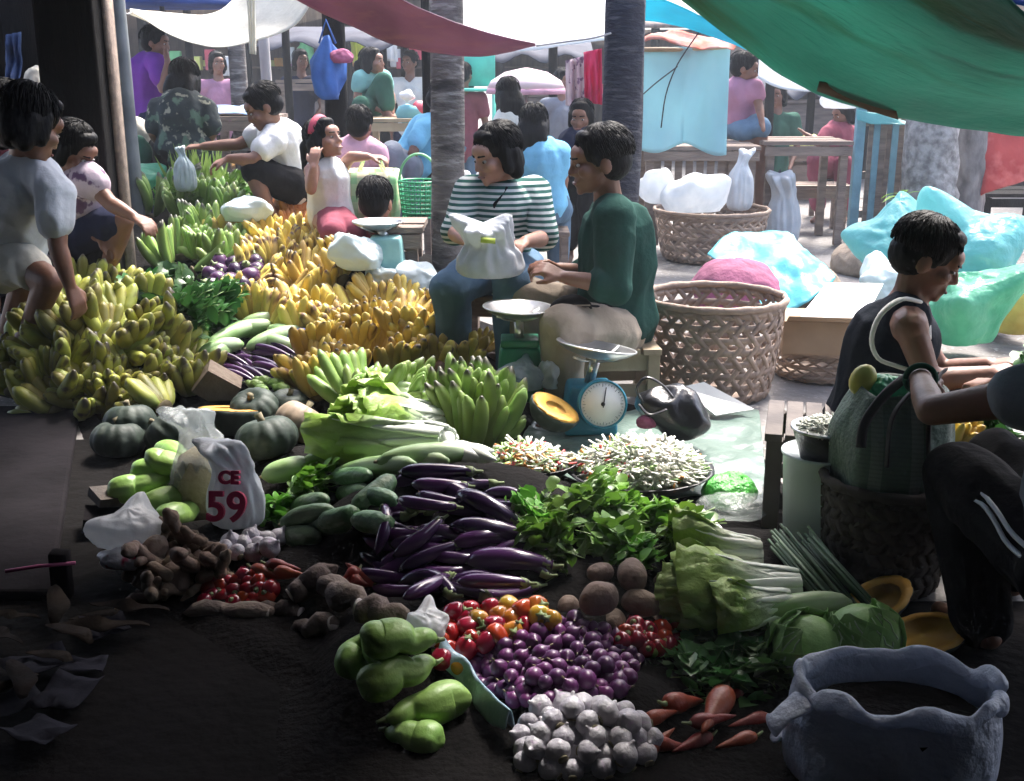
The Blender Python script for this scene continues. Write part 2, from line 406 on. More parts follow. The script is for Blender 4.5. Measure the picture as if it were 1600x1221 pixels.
def up(r, dy, dz, dx=0): return [p + Vector((dx, dy, dz)) for p in r]
mid = [W(1180, -70, 2.9), W(1290, -10, 2.9), W(1400, 55, 2.9), W(1500, 95, 2.85), W(1600, 118, 2.8), W(1700, 130, 2.8), W(1850, 140, 2.7)]
top = [W(1330, -160, 2.3), W(1430, -110, 2.3), W(1500, -50, 2.3), W(1560, -15, 2.25), W(1620, 30, 2.2), W(1740, 60, 2.2), W(1900, 80, 2.1)]
gt = tarp('green_tarp', 'large sagging green tarpaulin over the right of the stall', [r0, mid, top], m_green_tarp, 60, 24, .022, 2.4, 3)
m_hem = mat('brown stained hem', (.09, .055, .035), (.05, .03, .02), 5, .9, .3)
hem = [W(1296, 151, 3.59), W(1325, 158, 3.58), W(1362, 172, 3.57), W(1398, 184, 3.55)]
hem2 = [W(1280, 128, 3.46), W(1330, 134, 3.46), W(1376, 148, 3.45), W(1400, 172, 3.46)]
hem = [W(1276, 142, 3.52), W(1325, 160, 3.51), W(1362, 174, 3.5), W(1404, 187, 3.48)]
MB().grid([[cr(q, i / 20) for i in range(21)] for q in (hem, hem2)]).build('stained_patch', m_hem, gt, solid=.003)
hq = [[cr(r0, .3 + .7 * i / 40) + Vector((0, -.012, -.006)) for i in range(41)], [cr(r0, .3 + .7 * i / 40) + Vector((0, -.02, .022)) for i in range(41)]]
m_blue_tarp = mat('blue tarpaulin', (.04, .12, .5), (.03, .09, .36), 3, .5, .3, trl=.5)
tarp('blue_tarp', 'blue tarpaulin corner above the green tarpaulin at upper right', [[W(1480, -80, 3.0), W(1560, -60, 3.0), W(1760, -40, 3.)], [W(1480, -5, 2.9), W(1570, 4, 2.9), W(1760, 60, 2.85)]], m_blue_tarp, 14, 6)
m_white_tarp = mat('white tarpaulin', (.82, .84, .84), (.7, .74, .76), 2, .5, .3, 12, trl=.5)
m_cream = mat('cream canvas', (.74, .72, .64), (.58, .56, .49), 4, .85, .4, 20, trl=.4)
rb = [W(203, 18, 7.5), W(268, 55, 7.45), W(335, 74, 7.4), W(395, 68, 7.4), (W(455, 42, 7.4)), W(495, -10, 7.4)]
rt = [W(205, 14, 8.3), W(268, 20, 8.3), W(330, 22, 8.3), W(372, -6, 8.3), W(400, -40, 8.2), W(430, -90, 8.0)]
tarp('canvas_canopy', 'sagging cream canvas canopy tied to the grey pole', [rb, [(a + b) / 2 - Vector((0, 0, .03)) for a, b in zip(rb, rt)], rt], m_cream, 40, 12, .015, 3, 5, cat='canopy')
hang('canvas_flap', 'cream canvas flap hanging from the canopy', 'canvas', (384, 398, 390, 400), (-30, -30, 84, 86), 7.3, m_cream, .012, 2)
m_maroon = mat('maroon tarpaulin', (.27, .13, .2), (.2, .09, .15), 3, .5, .35, 12, trl=.4, pat=p_spots((.27, .13, .17), 6, .5, .7, (1, 1, 6)))
tarp('maroon_tarp', 'maroon tarpaulin strip slanting in front of the grey palm trunk',
     [[W(380, -50, 5.7), W(480, 10, 5.65), W(560, 45, 5.6), W(630, 72, 5.55), (W(740, 86, 5.5)), W(838, 72, 5.45)],
      [W(420, -70, 5.5), W(520, -25, 5.4), W(590, 10, 5.4), W(660, 38, 5.35), W(750, 66, 5.35), W(838, 71, 5.42)],
      [W(450, -90, 5.2), W(550, -55, 5.2), W(620, -8, 5.2), W(690, 26, 5.25), W(760, 50, 5.3), W(838, 70, 5.4)]], m_maroon, 50, 14, .012, 3, 9)
tarp('white_tarp', 'bright white tarpaulin roof between the two palm trunk posts',
     [[W(690, 68, 7.8), W(760, 80, 7.8), W(845, 77, 7.7), W(940, 68, 7.7), W(1000, 60, 7.7)],
      [W(690, 0, 8.6), W(760, 0, 8.6), W(845, -2, 8.6), W(940, -5, 8.5), W(1000, -5, 8.5)],
      [W(690, -60, 9.4), W(760, -60, 9.4), W(845, -60, 9.4), W(940, -60, 9.3), W(1000, -60, 9.3)]], m_white_tarp, 30, 12, .03, 1.5, 4)
m_cyan = mat('cyan tarpaulin', (.05, .5, .62), (.03, .38, .5), 3, .5, .3, trl=.5)
tarp('cyan_tarp', 'cyan tarpaulin slanting beside the green tarpaulin edge',
     [[W(985, 30, 6.3), W(1040, 36, 6.3), W(1100, 52, 6.3), W(1165, 76, 6.3)],
      [W(930, -22, 6.0), W(1010, -10, 6.0), W(1080, 15, 6.0), W(1165, 62, 6.1)]], m_cyan, 24, 8)
m_orange = mat('orange red print cloth', (.6, .16, .1), (.7, .5, .45), 7, .9, .3, trl=.35)
tarp('bunched_cloth', 'orange and white cloth bunched above the pale blue sheet',
     [[W(1000, 58, 6.9), W(1045, 44, 6.9), W(1100, 52, 6.9), W(1148, 68, 6.9)],
      [W(1000, 76, 6.8), W(1045, 70, 6.75), W(1100, 78, 6.8), W(1150, 74, 6.9)]], m_orange, 24, 8, .05, 6, cat='cloth')
m_sheet = mat('pale blue sheet', (.42, .66, .7), (.35, .57, .62), 2.2, .7, .45, 6, trl=.35, pat=p_spots((.3, .36, .4), 1.2, .66, .8, (1, 1, 3)))
g = []
for i in range(25):
    t = i / 24; row = []
    for k in range(31):
        s = k / 30; u = 998 + (1142 - 998) * s + (2 * t if s < .5 else -9 * t * s)
        v = (76 - 6 * s) * (1 - t) + t * (235 + 5 * s - 9 * math.sin(s * 3.14) ** 3 + 4 * math.sin(s * 9))
        p = W(u, v, 7.0); p.y += .035 * math.sin(s * 8 + t * 3) * (t + .2) + .03 * noise.noise(Vector((s * 5, t * 2, 1))); row.append(p)
    g.append(row)
tag(MB().grid(g).build('hanging_sheet', m_sheet, loc=g[0][0], solid=.004), 'pale blue sheet hanging beside the dark palm trunk', 'sheet')
p = W(1150, 72, 7.0); q = W(985, 78, 7.0)
tag(MB().tube([q, (p + q) / 2 + Vector((0, 0, -.01)), p], .014, 8).build('bamboo_pole', m_bamboo, loc=q), 'bamboo pole carrying the pale blue sheet', 'pole')
# ropes that hold the canopies
for pts, lab in (([(194, 20, 7.2), (200, 22, 7.3), (206, 18, 7.5)], 'short rope tying the cream canopy to the grey pole'), ([(838, 72, 5.45), (880, 66, 5.47), (925, 60, 5.42), (955, 52, 5.42)], 'slack rope from the maroon tarpaulin tip to the dark palm trunk')):
    P = [W(*q) for q in pts]
    tag(MB().tube([cr(P, i / 16) for i in range(17)], .005, 6).build('rope', m_pale, loc=P[0]), lab, 'rope')
# slack cords in front of the sheet
for pts, lab in (([(1100, 40), (1075, 75), (1055, 108), (1040, 150), (1033, 200)], 'dark cord dangling in front of the pale blue sheet'),
                 ([(1000, 152), (1025, 130), (1055, 107), (1058, 104)], 'dark cord tied from the palm trunk to the dangling cord')):
    P = [W(u, v, 6.6) for u, v in pts]
    tag(MB().tube([cr(P, i / 16) for i in range(17)], .004, 5).build('cord', m_black, loc=P[0]), lab, 'cord')
tarp('white_canopy', 'white canopy corner behind the green tarpaulin', [[W(1186, 82, 9.5), W(1230, 104, 9.5), W(1296, 144, 9.4)], [W(1185, 122, 9.3), W(1225, 140, 9.3), W(1290, 145, 9.4)]], m_white_tarp, 14, 6, .01)
m_red_tarp = mat('red tarpaulin', (.58, .1, .09), (.45, .07, .07), 4, .6, .5, 9, trl=.35, pat=p_spots((.66, .22, .2), 7, .5, .7))
tarp('red_tarp', 'red tarpaulin wall hanging at the far right', [[W(1526, 195, 9.6), W(1570, 190, 9.6), W(1680, 190, 9.6)], [W(1534, 255, 9.6), W(1570, 255, 9.55), W(1680, 240, 9.6)], [W(1533, 308, 9.6), W(1570, 292, 9.55), W(1680, 265, 9.6)]], m_red_tarp, 20, 12, .05, 3, 2)
m_stripe_um = mat('red blue umbrella cloth', (.4, .05, .08), (.28, .04, .07), 4, .7, .2, trl=.4)
o = thing('market_umbrella', 'dark red umbrella edged in blue above the cream canopy', 'umbrella', W(270, 15, 9.6))
c = W(250, -25, 9.6)
MB().lathe([(.03, .12), (.3, .05), (.55, -.06), (.62, -.12)], 16, c=c).build('canopy', m_stripe_um, o)
MB().lathe([(.625, -.12), (.63, -.16), (.62, -.17)], 16, c=c).build('trim', m_blue_tarp, o)
MB().tube([c + Vector((0, 0, .1)), Vector((c.x, c.y, 0))], .02, 8).build('pole', m_pole, o)
# ---------------------------------------------------------------- background
m_shack = mat('shack boards', (.15, .115, .095), (.07, .055, .048), 2, .9, .3, stretch=(6, 1, 1))
m_tin = mat('rusty tin roof', (.3, .24, .22), (.2, .13, .1), 3, .7, .3, pat=p_axis(0, .4, (.12, .1, .1), .12, .4))
def shack(name, label, x0, x1, y, h, openings, depth=3.):
    o = thing(name, label, 'building', ((x0 + x1) / 2, y, 0))
    MB().box(((x0 + x1) / 2, y + depth, h / 2), (x1 - x0, .08, h)).build('back_wall', m_shack, o)
    MB().box((x0, y + depth / 2, h / 2), (.08, depth, h)).build('side_wall', m_shack, o)
    MB().box((x1, y + depth / 2, h / 2), (.08, depth, h)).build('side_wall', m_shack, o)
    MB().box(((x0 + x1) / 2, y + depth / 2 - .3, h + .12), (x1 - x0 + .5, depth + 1., .06), rotm(5)).build('roof', m_tin, o)
    n = openings
    for k in range(n + 1):
        x = x0 + (x1 - x0) * k / n
        MB().box((x, y, h / 2), (.12, .12, h)).build('post', m_dark_wood, o)
    for k in range(n):
        xa = x0 + (x1 - x0) * k / n + .07; xb = x0 + (x1 - x0) * (k + 1) / n - .07
        if k % 2 == 0: MB().box(((xa + xb) / 2, y, .45), (xb - xa, .05, .9)).build('counter_front', m_wood, o)
        MB().box(((xa + xb) / 2, y + .2, .93), (xb - xa, .5, .04)).build('counter', m_wood, o)
        MB().box(((xa + xb) / 2, y + depth - .3, 1.35), (xb - xa, .35, .03)).build('shelf', m_wood, o)
    return o
shack('market_shack', 'long row of dark wooden stalls at the back left', -9.5, -.9, 17.0, 2.5, 6)
shack('market_shack', 'low dark wooden shop behind the white parasol', -.2, 3.4, 18.5, 2.0, 3)
shack('market_shack', 'dark shop at the back right beyond the long table', 3.2, 7.6, 15.5, 2.3, 3)
shack('market_shack', 'dark shed behind the red tarpaulin', 6.0, 11, 12.0, 2.2, 3)
# goods on the shelves and counters of the shacks
gc = [((.7, .75, .2), 'yellow green'), ((.15, .5, .2), 'green'), ((.6, .08, .12), 'red'), ((.7, .7, .68), 'white'), ((.1, .25, .55), 'blue'), ((.5, .2, .4), 'purple'), ((.75, .4, .1), 'orange')]
gm = [mat('goods ' + n, c, None, 6, .5) for c, n in gc]
def jar(u, v, y, w, h, k, label, kind='box'):
    p = W(u, v, y); s = y * 1.0 / F; w *= s; h *= s
    mb = MB()
    if kind == 'box': mb.box(p + Vector((0, 0, h / 2)), (w, w * .8, h), rotm(0, 0, rnd(-15, 15))); bv = w * .08
    else: mb.lathe([(0, 0), (w * .45, 0), (w * .5, h * .1), (w * .48, h * .7), (w * .3, h * .85), (w * .3, h), (0, h)], 14, c=p); bv = 0
    o = mb.build('bucket' if kind != 'box' else 'goods_box', gm[k], loc=p, smooth=kind != 'box', bevel=bv)
    return tag(o, label, 'bucket' if kind != 'box' else 'box')
for u, v, y, w, h, k, lab, kd in [(478, 100, 17, 26, 32, 1, 'green bin on the far counter right of the cream canopy', 'b'), (455, 100, 17.05, 20, 24, 3, 'white bin on the far counter left of the green bin', 'b'),
        (622, 105, 17.1, 24, 26, 3, 'white bucket on the far counter behind the teal clad woman', 'b'), (626, 108, 16.9, 13, 16, 2, 'red cup in front of the white bucket on the far counter', 'b'),
        (330, 110, 16.9, 14, 30, 2, 'red box on the far counter below the cream canopy', 'box'), (310, 110, 17, 12, 20, 0, 'yellow green box beside the red box on the far counter', 'box'),
        (275, 95, 17, 16, 14, 1, 'green box on the far counter left of the patterned woman', 'box'), (1228, 205, 15.8, 30, 32, 4, 'blue box on the counter of the back right shop', 'box'),
        (1200, 207, 15.7, 14, 16, 0, 'yellow green pot on the counter of the back right shop', 'b')]:
    jar(u, v, y, w, h, k, lab, kd)

for k in range(64):
    c_ = k % 7; x = -9 + (k * 1.37) % 6.9; lvl = k % 3; y = 17.25 if lvl == 0 else (19.75 if lvl == 1 else 19.6); z = .955 if lvl == 0 else (1.37 if lvl == 1 else .955)
    if lvl == 2: x = .2 + (k * .61) % 3.1; y = 18.75; z = .955
    hh = .1 + .12 * ((k * 5) % 7) / 7; p = Vector((x, y, z)); mb = MB()
    if k % 2: mb.lathe([(0, 0), (.07, 0), (.075, hh * .1), (.07, hh * .75), (.05, hh * .85), (.05, hh), (0, hh)], 12, c=p)
    else: mb.box(p + Vector((0, 0, hh / 2)), (.16, .12, hh), rotm(0, 0, (k * 37) % 50 - 25))
    nm = 'jar' if k % 2 else 'goods_box'; where = 'back shop behind the white parasol' if lvl == 2 else ('back left stall counters' if lvl == 0 else 'back left stall shelves')
    tag(mb.build(nm, gm[c_], loc=p, smooth=bool(k % 2)), ('small %s %s among the goods on the %s' % (gc[c_][1], 'jar' if k % 2 else 'box', where)), 'jar' if k % 2 else 'box', 'goods on the ' + where)
for k, (u, v, w_, cI, lab) in enumerate([(640, 178, 30, 4, 'teal bundle on the bamboo table right of the teal clad woman'), (656, 170, 22, 2, 'red bundle at the right end of the bamboo table'), (636, 150, 18, 3, 'pale bundle behind the red bundle on the bamboo table')]):
    p = W(u, v, 10.5); r_ = w_ * 10.5 / F / 2; mb = MB().ell(p, (r_, r_ * .8, r_ * .7)); 
    for q in mb.v: q += (q - p).normalized() * r_ * .5 * (1 - 2 * abs(noise.noise(q * 12)))
    tag(mb.build('cloth_bundle', [gm[4], gm[2], gm[3]][k] if k else mat('teal bundle', (.2, .5, .55), None, 6, .8), loc=p), lab, 'bundle')
for k, (u0, v0, v1, y, cI, lab) in enumerate([(600, 55, 95, 16, 3, 'white garment hanging at the back between the dark post and the slim post'), (575, 58, 100, 16.2, 4, 'blue garment hanging at the back behind the teal clad woman'), (640, 60, 92, 16.1, 2, 'red garment hanging at the back left of the palm trunk'), (285, 95, 130, 15, 5, 'purple garment hanging behind the patterned woman'), (345, 88, 118, 15.2, 3, 'white garment hanging left of the grey wooden post')]):
    hang('hanging_shirt', lab, 'shirt', (u0, u0 + 20, u0 - 2, u0 + 22), (v0, v0, v1, v1 + 2), y, gm[cI], .03, k + 20, 8)

# crates and heaps of goods standing about at the back
def crate(u, v, y, w_, d_, h, k, lab, glab, tbl=0):
    p = W(u, v, y); p.z = max(0, p.z) if tbl else 0; o = thing('crate', lab, 'crate', p)
    for sy in (-1, 1):
        for j in range(3): MB().box(p + Vector((0, sy * d_ / 2, h * (j + .5) / 3)), (w_, .015, h / 3 * .8)).build('slat', m_wood, o, smooth=False)
    for sx in (-1, 1): MB().box(p + Vector((sx * w_ / 2, 0, h / 2)), (.02, d_, h)).build('end_board', m_wood, o, smooth=False)
    mb = MB()
    for i in range(34):
        q = p + Vector((rnd(-.42, .42) * w_, rnd(-.4, .4) * d_, h + rnd(-.03, .05))); r_ = rnd(.035, .06); mb.ell(q, (r_, r_ * rnd(.7, 1.2), r_), rotm(rnd(0, 90), 0, rnd(0, 90)), 8, 6)
    t = tag(mb.build('produce_heap', gm[k], loc=p), glab, 'produce'); t['kind'] = 'stuff'
for a in [(455, 150, 12.2, .6, .4, .3, 0, 'wooden crate below the rough table at the back', 'yellow green fruit heaped in the crate below the rough table'), (615, 215, 10.2, .55, .4, .28, 1, 'wooden crate on the ground in front of the bamboo table', 'green vegetables heaped in the crate by the bamboo table'),
          (735, 195, 11.5, .6, .45, .3, 3, 'wooden crate right of the grey palm trunk at the back', 'white goods heaped in the crate right of the grey palm trunk'), (765, 215, 10.3, .5, .4, .35, 1, 'wooden crate beside the woman in the white shirt', 'green vegetables heaped in the crate beside the woman in the white shirt'),
          (320, 150, 12.5, .7, .4, .35, 6, 'wooden crate behind the patterned woman', 'orange fruit heaped in the crate behind the patterned woman'), (870, 190, 11.0, .5, .4, .4, 2, 'wooden crate below the crimson cloth', 'red fruit heaped in the crate below the crimson cloth'), (1255, 225, 12.5, .6, .4, .6, 0, 'tall wooden crate beyond the long rough table', 'yellow green fruit heaped in the tall crate')]: crate(*a)
for k, (u, y, wd) in enumerate([(450, 12.5, 12), (600, 13.5, 14), (632, 14.5, 10), (735, 13.2, 12), (865, 13.0, 14), (1205, 12.0, 14), (1270, 13.2, 12), (300, 13.6, 12)]):
    pp, r = vpost(u, 120, y, wd, 2.2); post('market_post', ['thin dark pole between the slim pale post and the blue bag post', 'thin dark pole behind the teal clad woman', 'thin dark pole farther back near the bamboo table', 'thin dark pole right of the grey palm trunk by the turquoise chair', 'thin dark pole beside the parasol', 'thin dark pole behind the person in the mauve top', 'thin dark pole beyond the long rough table', 'thin dark pole behind the patterned woman'][k], pp, r, m_dark_wood)
for k, (u0, u1, v, y) in enumerate([(400, 690, 72, 13.0), (700, 930, 92, 13.6), (1190, 1340, 150, 12.8)]):
    a = W(u0, v, y); b = W(u1, v, y); g = [[a.lerp(b, i / 24) + Vector((0, .9 * t, .22 * t - .05 * math.sin(i * .9) * (1 - t))) for i in range(25)] for t in (0, .35, .7, 1)]
    tag(MB().grid(g).build('shade_cloth', mat('dark shade cloth', (.05, .055, .075), (.03, .03, .045), 3, .9, .3), loc=a, solid=.01), ['dark shade cloth strung above the bamboo table at the back', 'dark shade cloth strung behind the parasol', 'dark shade cloth strung beyond the long rough table'][k], 'cloth')
# ---------------------------------------------------------------- people
def remesh(mb, name, mt, parent, vox, smooth=3, fold=0., fs=9., seed=0, fac=.5):
    o = mb.build('tmp', mt, parent)
    r = o.modifiers.new('r', 'REMESH'); r.mode = 'VOXEL'; r.voxel_size = vox
    if smooth: s = o.modifiers.new('s', 'SMOOTH'); s.iterations = smooth; s.factor = fac
    dg = bpy.context.evaluated_depsgraph_get(); me = bpy.data.meshes.new_from_object(o.evaluated_get(dg))
    bpy.data.objects.remove(o)
    if fold:
        k = Vector((seed, seed * 2, 0))
        nr = [v.normal.copy() for v in me.vertices]; co = []
        for vx, nn in zip(me.vertices, nr):
            p = vx.co; n = 1 - 2 * abs(noise.noise(Vector((p.x * fs, p.y * fs, p.z * fs * .45)) + k)); co += (p + nn * (n * fold))[:]
        me.vertices.foreach_set('co', co); me.update()
    me.polygons.foreach_set('use_smooth', [True] * len(me.polygons)); me.materials.clear(); me.materials.append(mt); me.name = name
    o = link(bpy.data.objects.new(name, me)); o.parent = parent
    return o
def skin(name, c): return mat(name, c, tuple(x * .8 for x in c), 14, .5, .08, 60, ss=.12)
m_skin = skin('brown skin', (.2, .09, .055)); m_skin2 = skin('tan skin', (.28, .135, .085)); m_skin3 = skin('light tan skin', (.38, .2, .14))
m_hair = mat('black hair', (.0035, .0034, .0042), (.006, .006, .007), 30, .5, spec=.1, bump=.3, bscl=80, stretch=(1, 1, .2))
m_eye = mat('eye', (.03, .02, .018), None, 5, .2); m_eyew = mat('eye white', (.42, .39, .36), None, 5, .3); m_lip = mat('lips', (.26, .1, .085), None, 9, .45)
def headm(fwd, tilt=0.):
    f = Vector(fwd).normalized(); up = Vector((0, 0, 1)); x = f.cross(up).normalized(); u = x.cross(f).normalized()
    M = Matrix((x, f, u)).transposed()
    return M @ Matrix.Rotation(math.radians(tilt), 3, 'Y')
def fingers(mb, wr, d, nrm, s, curl=.5, spread=.12, thumb=1, full=True):
    # palm and five separate fingers; d = direction of the hand, nrm = out of the back of the hand
    d = d.normalized(); nrm = (nrm - d * nrm.dot(d)).normalized(); x = d.cross(nrm)
    for k in (-1.5, -.5, .5, 1.5):
        mb.caps(wr + x * k * .008 * s, wr + d * .085 * s + x * k * .019 * s, .014 * s, .0125 * s, 8)
    L = (.062, .074, .08, .07)
    for i, k in enumerate((1.5, .5, -.5, -1.5)):
        p = wr + d * .085 * s + x * (k * .0195 * s * -thumb); a = 0; r = .0095 * s
        dd = (d + x * (-thumb * k * spread)).normalized(); ang = curl * (.75 + .12 * i)
        for j, f in enumerate((.45, .32, .25)):
            a += ang * (.8 if j == 0 else 1.1)
            q = p + (dd * math.cos(a) - nrm * math.sin(a)) * (L[i] * f * s)
            mb.caps(p, q, r, r * .9, 7); p = q; r *= .9
    t0 = wr + d * .03 * s + x * thumb * .022 * s
    t1 = t0 + (d * .6 + x * thumb * .7 - nrm * .25).normalized() * .042 * s
    t2 = t1 + (d * .95 + x * thumb * .15 - nrm * .45).normalized() * .034 * s
    mb.caps(t0, t1, .014 * s, .0105 * s, 8); mb.caps(t1, t2, .0105 * s, .009 * s, 8)
def person(label, J, face, skinm=None, hair='short', top=None, bot=None, s=1., vox=.011, group=None, tilt=0., dress=None, curl=.5, hn=180, fat=1., finger=True, nh=None, hs=1., ground=True, seat=None):
    skinm = skinm or m_skin
    P = {k: (W(*q) if not isinstance(q, Vector) else q) for k, q in J.items()}
    base = P['pel'].copy(); base.z = 0
    if ground:
        for k in ('al', 'ar'):
            if k in P: P[k].z = hz(P[k].x, P[k].y) + .062 * s
    if seat:
        zt = P['pel'].z - .155 * s * fat; z0 = hz(base.x, base.y); st = thing('stool', seat, 'stool', (base.x, base.y, z0))
        MB().box((base.x, base.y, zt - .015), (.32, .3, .03)).build('seat', m_wood, st, bevel=.004, smooth=False)
        for sx in (-1, 1):
            for sy in (-1, 1): MB().box((base.x + sx * .13, base.y + sy * .12, (z0 + zt - .03) / 2), (.045, .045, max(.02, zt - .03 - z0))).build('leg', m_wood, st, smooth=False)
    root = thing('person', label, 'person', base, group)
    H = P['head']; M = headm(face, tilt); h = s * hs
    hd = lambda x, f, u: H + M @ Vector((x * h, f * h, u * h))
    b = MB()
    E = lambda c, r: b.ell(hd(*c), [q * h for q in r], M)
    Cp = lambda a, c, r1, r2: b.caps(hd(*a), hd(*c), r1 * h, r2 * h, 8)
    E((0, -.012, .035), (.074, .096, .088)); E((0, .03, -.03), (.06, .066, .07)); E((0, .045, -.062), (.042, .048, .045))
    E((0, .082, -.094), (.02, .016, .016)); E((0, .075, .04), (.055, .03, .035))
    Cp((-.03, .088, .022), (.03, .088, .022), .011, .011); Cp((0, .096, .012), (0, .112, -.026), .009, .012)
    Cp((-.012, .1, -.03), (.012, .1, -.03), .009, .009)
    for sg in (-1, 1):
        E((sg * .042, .066, -.022), (.024, .026, .024)); E((sg * .074, -.008, -.008), (.011, .024, .034))
    Cp((-.02, .094, -.058), (.02, .094, -.058), .008, .008); Cp((-.014, .093, -.07), (.014, .093, -.07), .009, .009)
    neck = P['neck']; chest = P['chest']; pel = P['pel']
    b.caps(hd(0, -.015, -.03), neck, .05 * h, .056 * h)
    b.caps(neck, chest, .06 * s, .11 * s)
    waist = chest.lerp(pel, .55)
    b.caps(chest, waist, .125 * s * fat, .115 * s * fat); b.caps(waist, pel, .115 * s * fat, .135 * s * fat)
    shs = [k for k in ('sl', 'sr') if k in P]
    for k in shs: b.caps(neck.lerp(chest, .35), P[k], .062 * s, .058 * s)
    ctr = chest
    arms = []
    for q in 'lr':
        if 's' + q not in P: continue
        S, E_, Wr = P['s' + q], P['e' + q], P['w' + q]
        b.chain([S, S.lerp(E_, .4), E_], [.05 * s, .046 * s, .037 * s]); b.chain([E_, E_.lerp(Wr, .35), Wr], [.037 * s, .038 * s, .026 * s])
        hd_ = P.get('h' + q); d = (hd_ - Wr) if hd_ is not None else (Wr - E_)
        nrm = (nh or {}).get(q, Vector((0, -.2, 1)))
        if finger: fingers(b, Wr, d, Vector(nrm), s, curl, thumb=(1 if q == 'l' else -1))
        else: b.caps(Wr, Wr + d.normalized() * .1 * s, .032 * s, .024 * s, 8, .6)
        arms.append((S, E_, Wr))
    legs = []
    for q in 'lr':
        if 'p' + q not in P: continue
        Hh, K, A = P['p' + q], P['k' + q], P['a' + q]
        b.chain([Hh, Hh.lerp(K, .5), K], [.088 * s, .072 * s, .056 * s]); b.chain([K, K.lerp(A, .3), A], [.054 * s, .054 * s, .034 * s])
        fw = K - Hh; fw.z = 0; fw = fw.normalized() if fw.length > .05 else Vector((0, -1, 0))
        b.caps(A - fw * .03 * s - Vector((0, 0, .02 * s)), A + fw * .16 * s - Vector((0, 0, .04 * s)), .036 * s, .026 * s, 8)
        legs.append((Hh, K, A))
    remesh(b, 'body', skinm, root, vox * s, 3)
    # face details
    for sg in (-1, 1):
        MB().ell(hd(sg * .031, .0868, .002), [.0125 * h, .008 * h, .006 * h], M, 10, 7).build('eye', m_eyew, root)
        MB().ell(hd(sg * .031, .0918, .001), [.0068 * h, .0045 * h, .006 * h], M, 8, 6).build('iris', m_eye, root)
        MB().caps(hd(sg * .017, .101, .026), hd(sg * .046, .09, .028), .005 * h, .0035 * h, 6).build('eyebrow', m_hair, root)
    MB().caps(hd(-.02, .1005, -.064), hd(.02, .1005, -.064), .0055 * h, .0055 * h, 6).build('mouth', m_lip, root)
    # hair
    if hair:
        b = MB()
        E((0, -.02, .05), (.086, .104, .088)); E((0, -.045, .0), (.08, .078, .075))
        E((0, .04, .098), (.06, .042, .027))
        if hair in ('bob', 'long', 'pony'):
            for sg in (-1, 1):
                b.caps(hd(sg * .07, .0, .03), hd(sg * .076, .005, -.05), .028 * h, .026 * h, 8); b.caps(hd(sg * .06, -.04, .0), hd(sg * .062, -.04, -.08), .04 * h, .034 * h, 8)
            E((0, -.055, -.04), (.085, .06, .07))
        else:
            for sg in (-1, 1): b.caps(hd(sg * .072, .028, .03), hd(sg * .074, .02, -.004), .014 * h, .009 * h, 6)
        dn = Vector((0, 0, -1))
        if hair == 'long':
            q = hd(0, -.085, -.06)
            for x in (-.05, 0, .05): b.chain([hd(x, -.08, -.02), hd(x * 1.1, -.1, -.08) , hd(x * 1.1, -.1, -.08) + dn * .12 * h, hd(x * .8, -.1, -.08) + dn * .22 * h], [.045 * h, .045 * h, .04 * h, .02 * h], 8)
        if hair == 'pony':
            b.chain([hd(0, -.1, .03), hd(0, -.15, .0), hd(0, -.15, -.02) + dn * .1 * h, hd(0, -.13, -.02) + dn * .2 * h], [.03 * h, .04 * h, .035 * h, .012 * h], 8)
        if hair == 'bun': E((0, -.12, .05), (.045, .04, .045))
        hb = remesh(b, 'hair', m_hair, root, .009 * h if vox < .01 else .014 * h, 2, .002 * h, 45, H.x)
        # loose locks that break the outline
        mb = MB()
        for i in range(int(hn * 1.8)):
            a = rnd(0, 2 * math.pi); el = rnd(.05, 1.5)
            if math.sin(a) > .45 and el < .75: continue
            ln = rnd(.4, .9); pts = []
            for j in range(5):
                e2 = el - ln * j / 4
                rr = 1.0 + .014 * j + rnd(0, .05)
                if e2 < -.35 and hair == 'short': break
                pts.append(hd(.087 * rr * math.cos(a + .05 * j) * math.cos(e2), -.024 + .104 * rr * math.sin(a + .05 * j) * math.cos(e2), .047 + .092 * rr * math.sin(e2)))
            if len(pts) > 2: mb.tube(pts, [.0022 * h, .003 * h, .0026 * h, .002 * h, .0006 * h][:len(pts)], 4)
        mb.build('locks', m_hair, hb)
    # clothing
    m = .017 * s
    if top:
        b = MB()
        b.caps(neck.lerp(chest, .5), chest, .075 * s + m * .5, .125 * s * fat + m); b.caps(chest, waist, .125 * s * fat + m, .12 * s * fat + m)
        b.caps(waist, waist.lerp(pel, top.get('len', .8)), .12 * s * fat + m, .14 * s * fat + m)
        for k in shs: b.caps(neck.lerp(chest, .4), P[k] if top.get('sleeve', 1) > .1 else neck.lerp(chest, .4).lerp(P[k], .42), .066 * s + m * .5, .058 * s + m)
        sl = top.get('sleeve', .7)
        if sl > .1:
            for S, E_, Wr in arms:
                q = S.lerp(E_, min(1, sl)); b.caps(S, q, .056 * s + m, (.056 - .012 * min(1, sl)) * s + m)
                if sl > 1: b.caps(E_, E_.lerp(Wr, sl - 1), .045 * s + m, .038 * s + m)
        remesh(b, top.get('name', 'shirt'), top['m'], root, max(.009, vox) * s, 4, .015 * s, 7.5, H.x * 3)
    if bot and legs:
        b = MB(); f = bot.get('len', .5)
        b.caps(waist.lerp(pel, .6), pel, .12 * s * fat + m * .6, .14 * s * fat + m * .6)
        for Hh, K, A in legs:
            b.caps(pel, Hh, .12 * s * fat, .092 * s + m); q = Hh.lerp(K, min(1, f * 2)); b.caps(Hh, q, .09 * s + m, .064 * s + m)
            if f > .5: b.caps(K, K.lerp(A, f * 2 - 1), .062 * s + m, .052 * s + m)
        remesh(b, bot.get('name', 'trousers'), bot['m'], root, max(.009, vox) * s, 3, .014 * s, 7.5, H.x * 7)
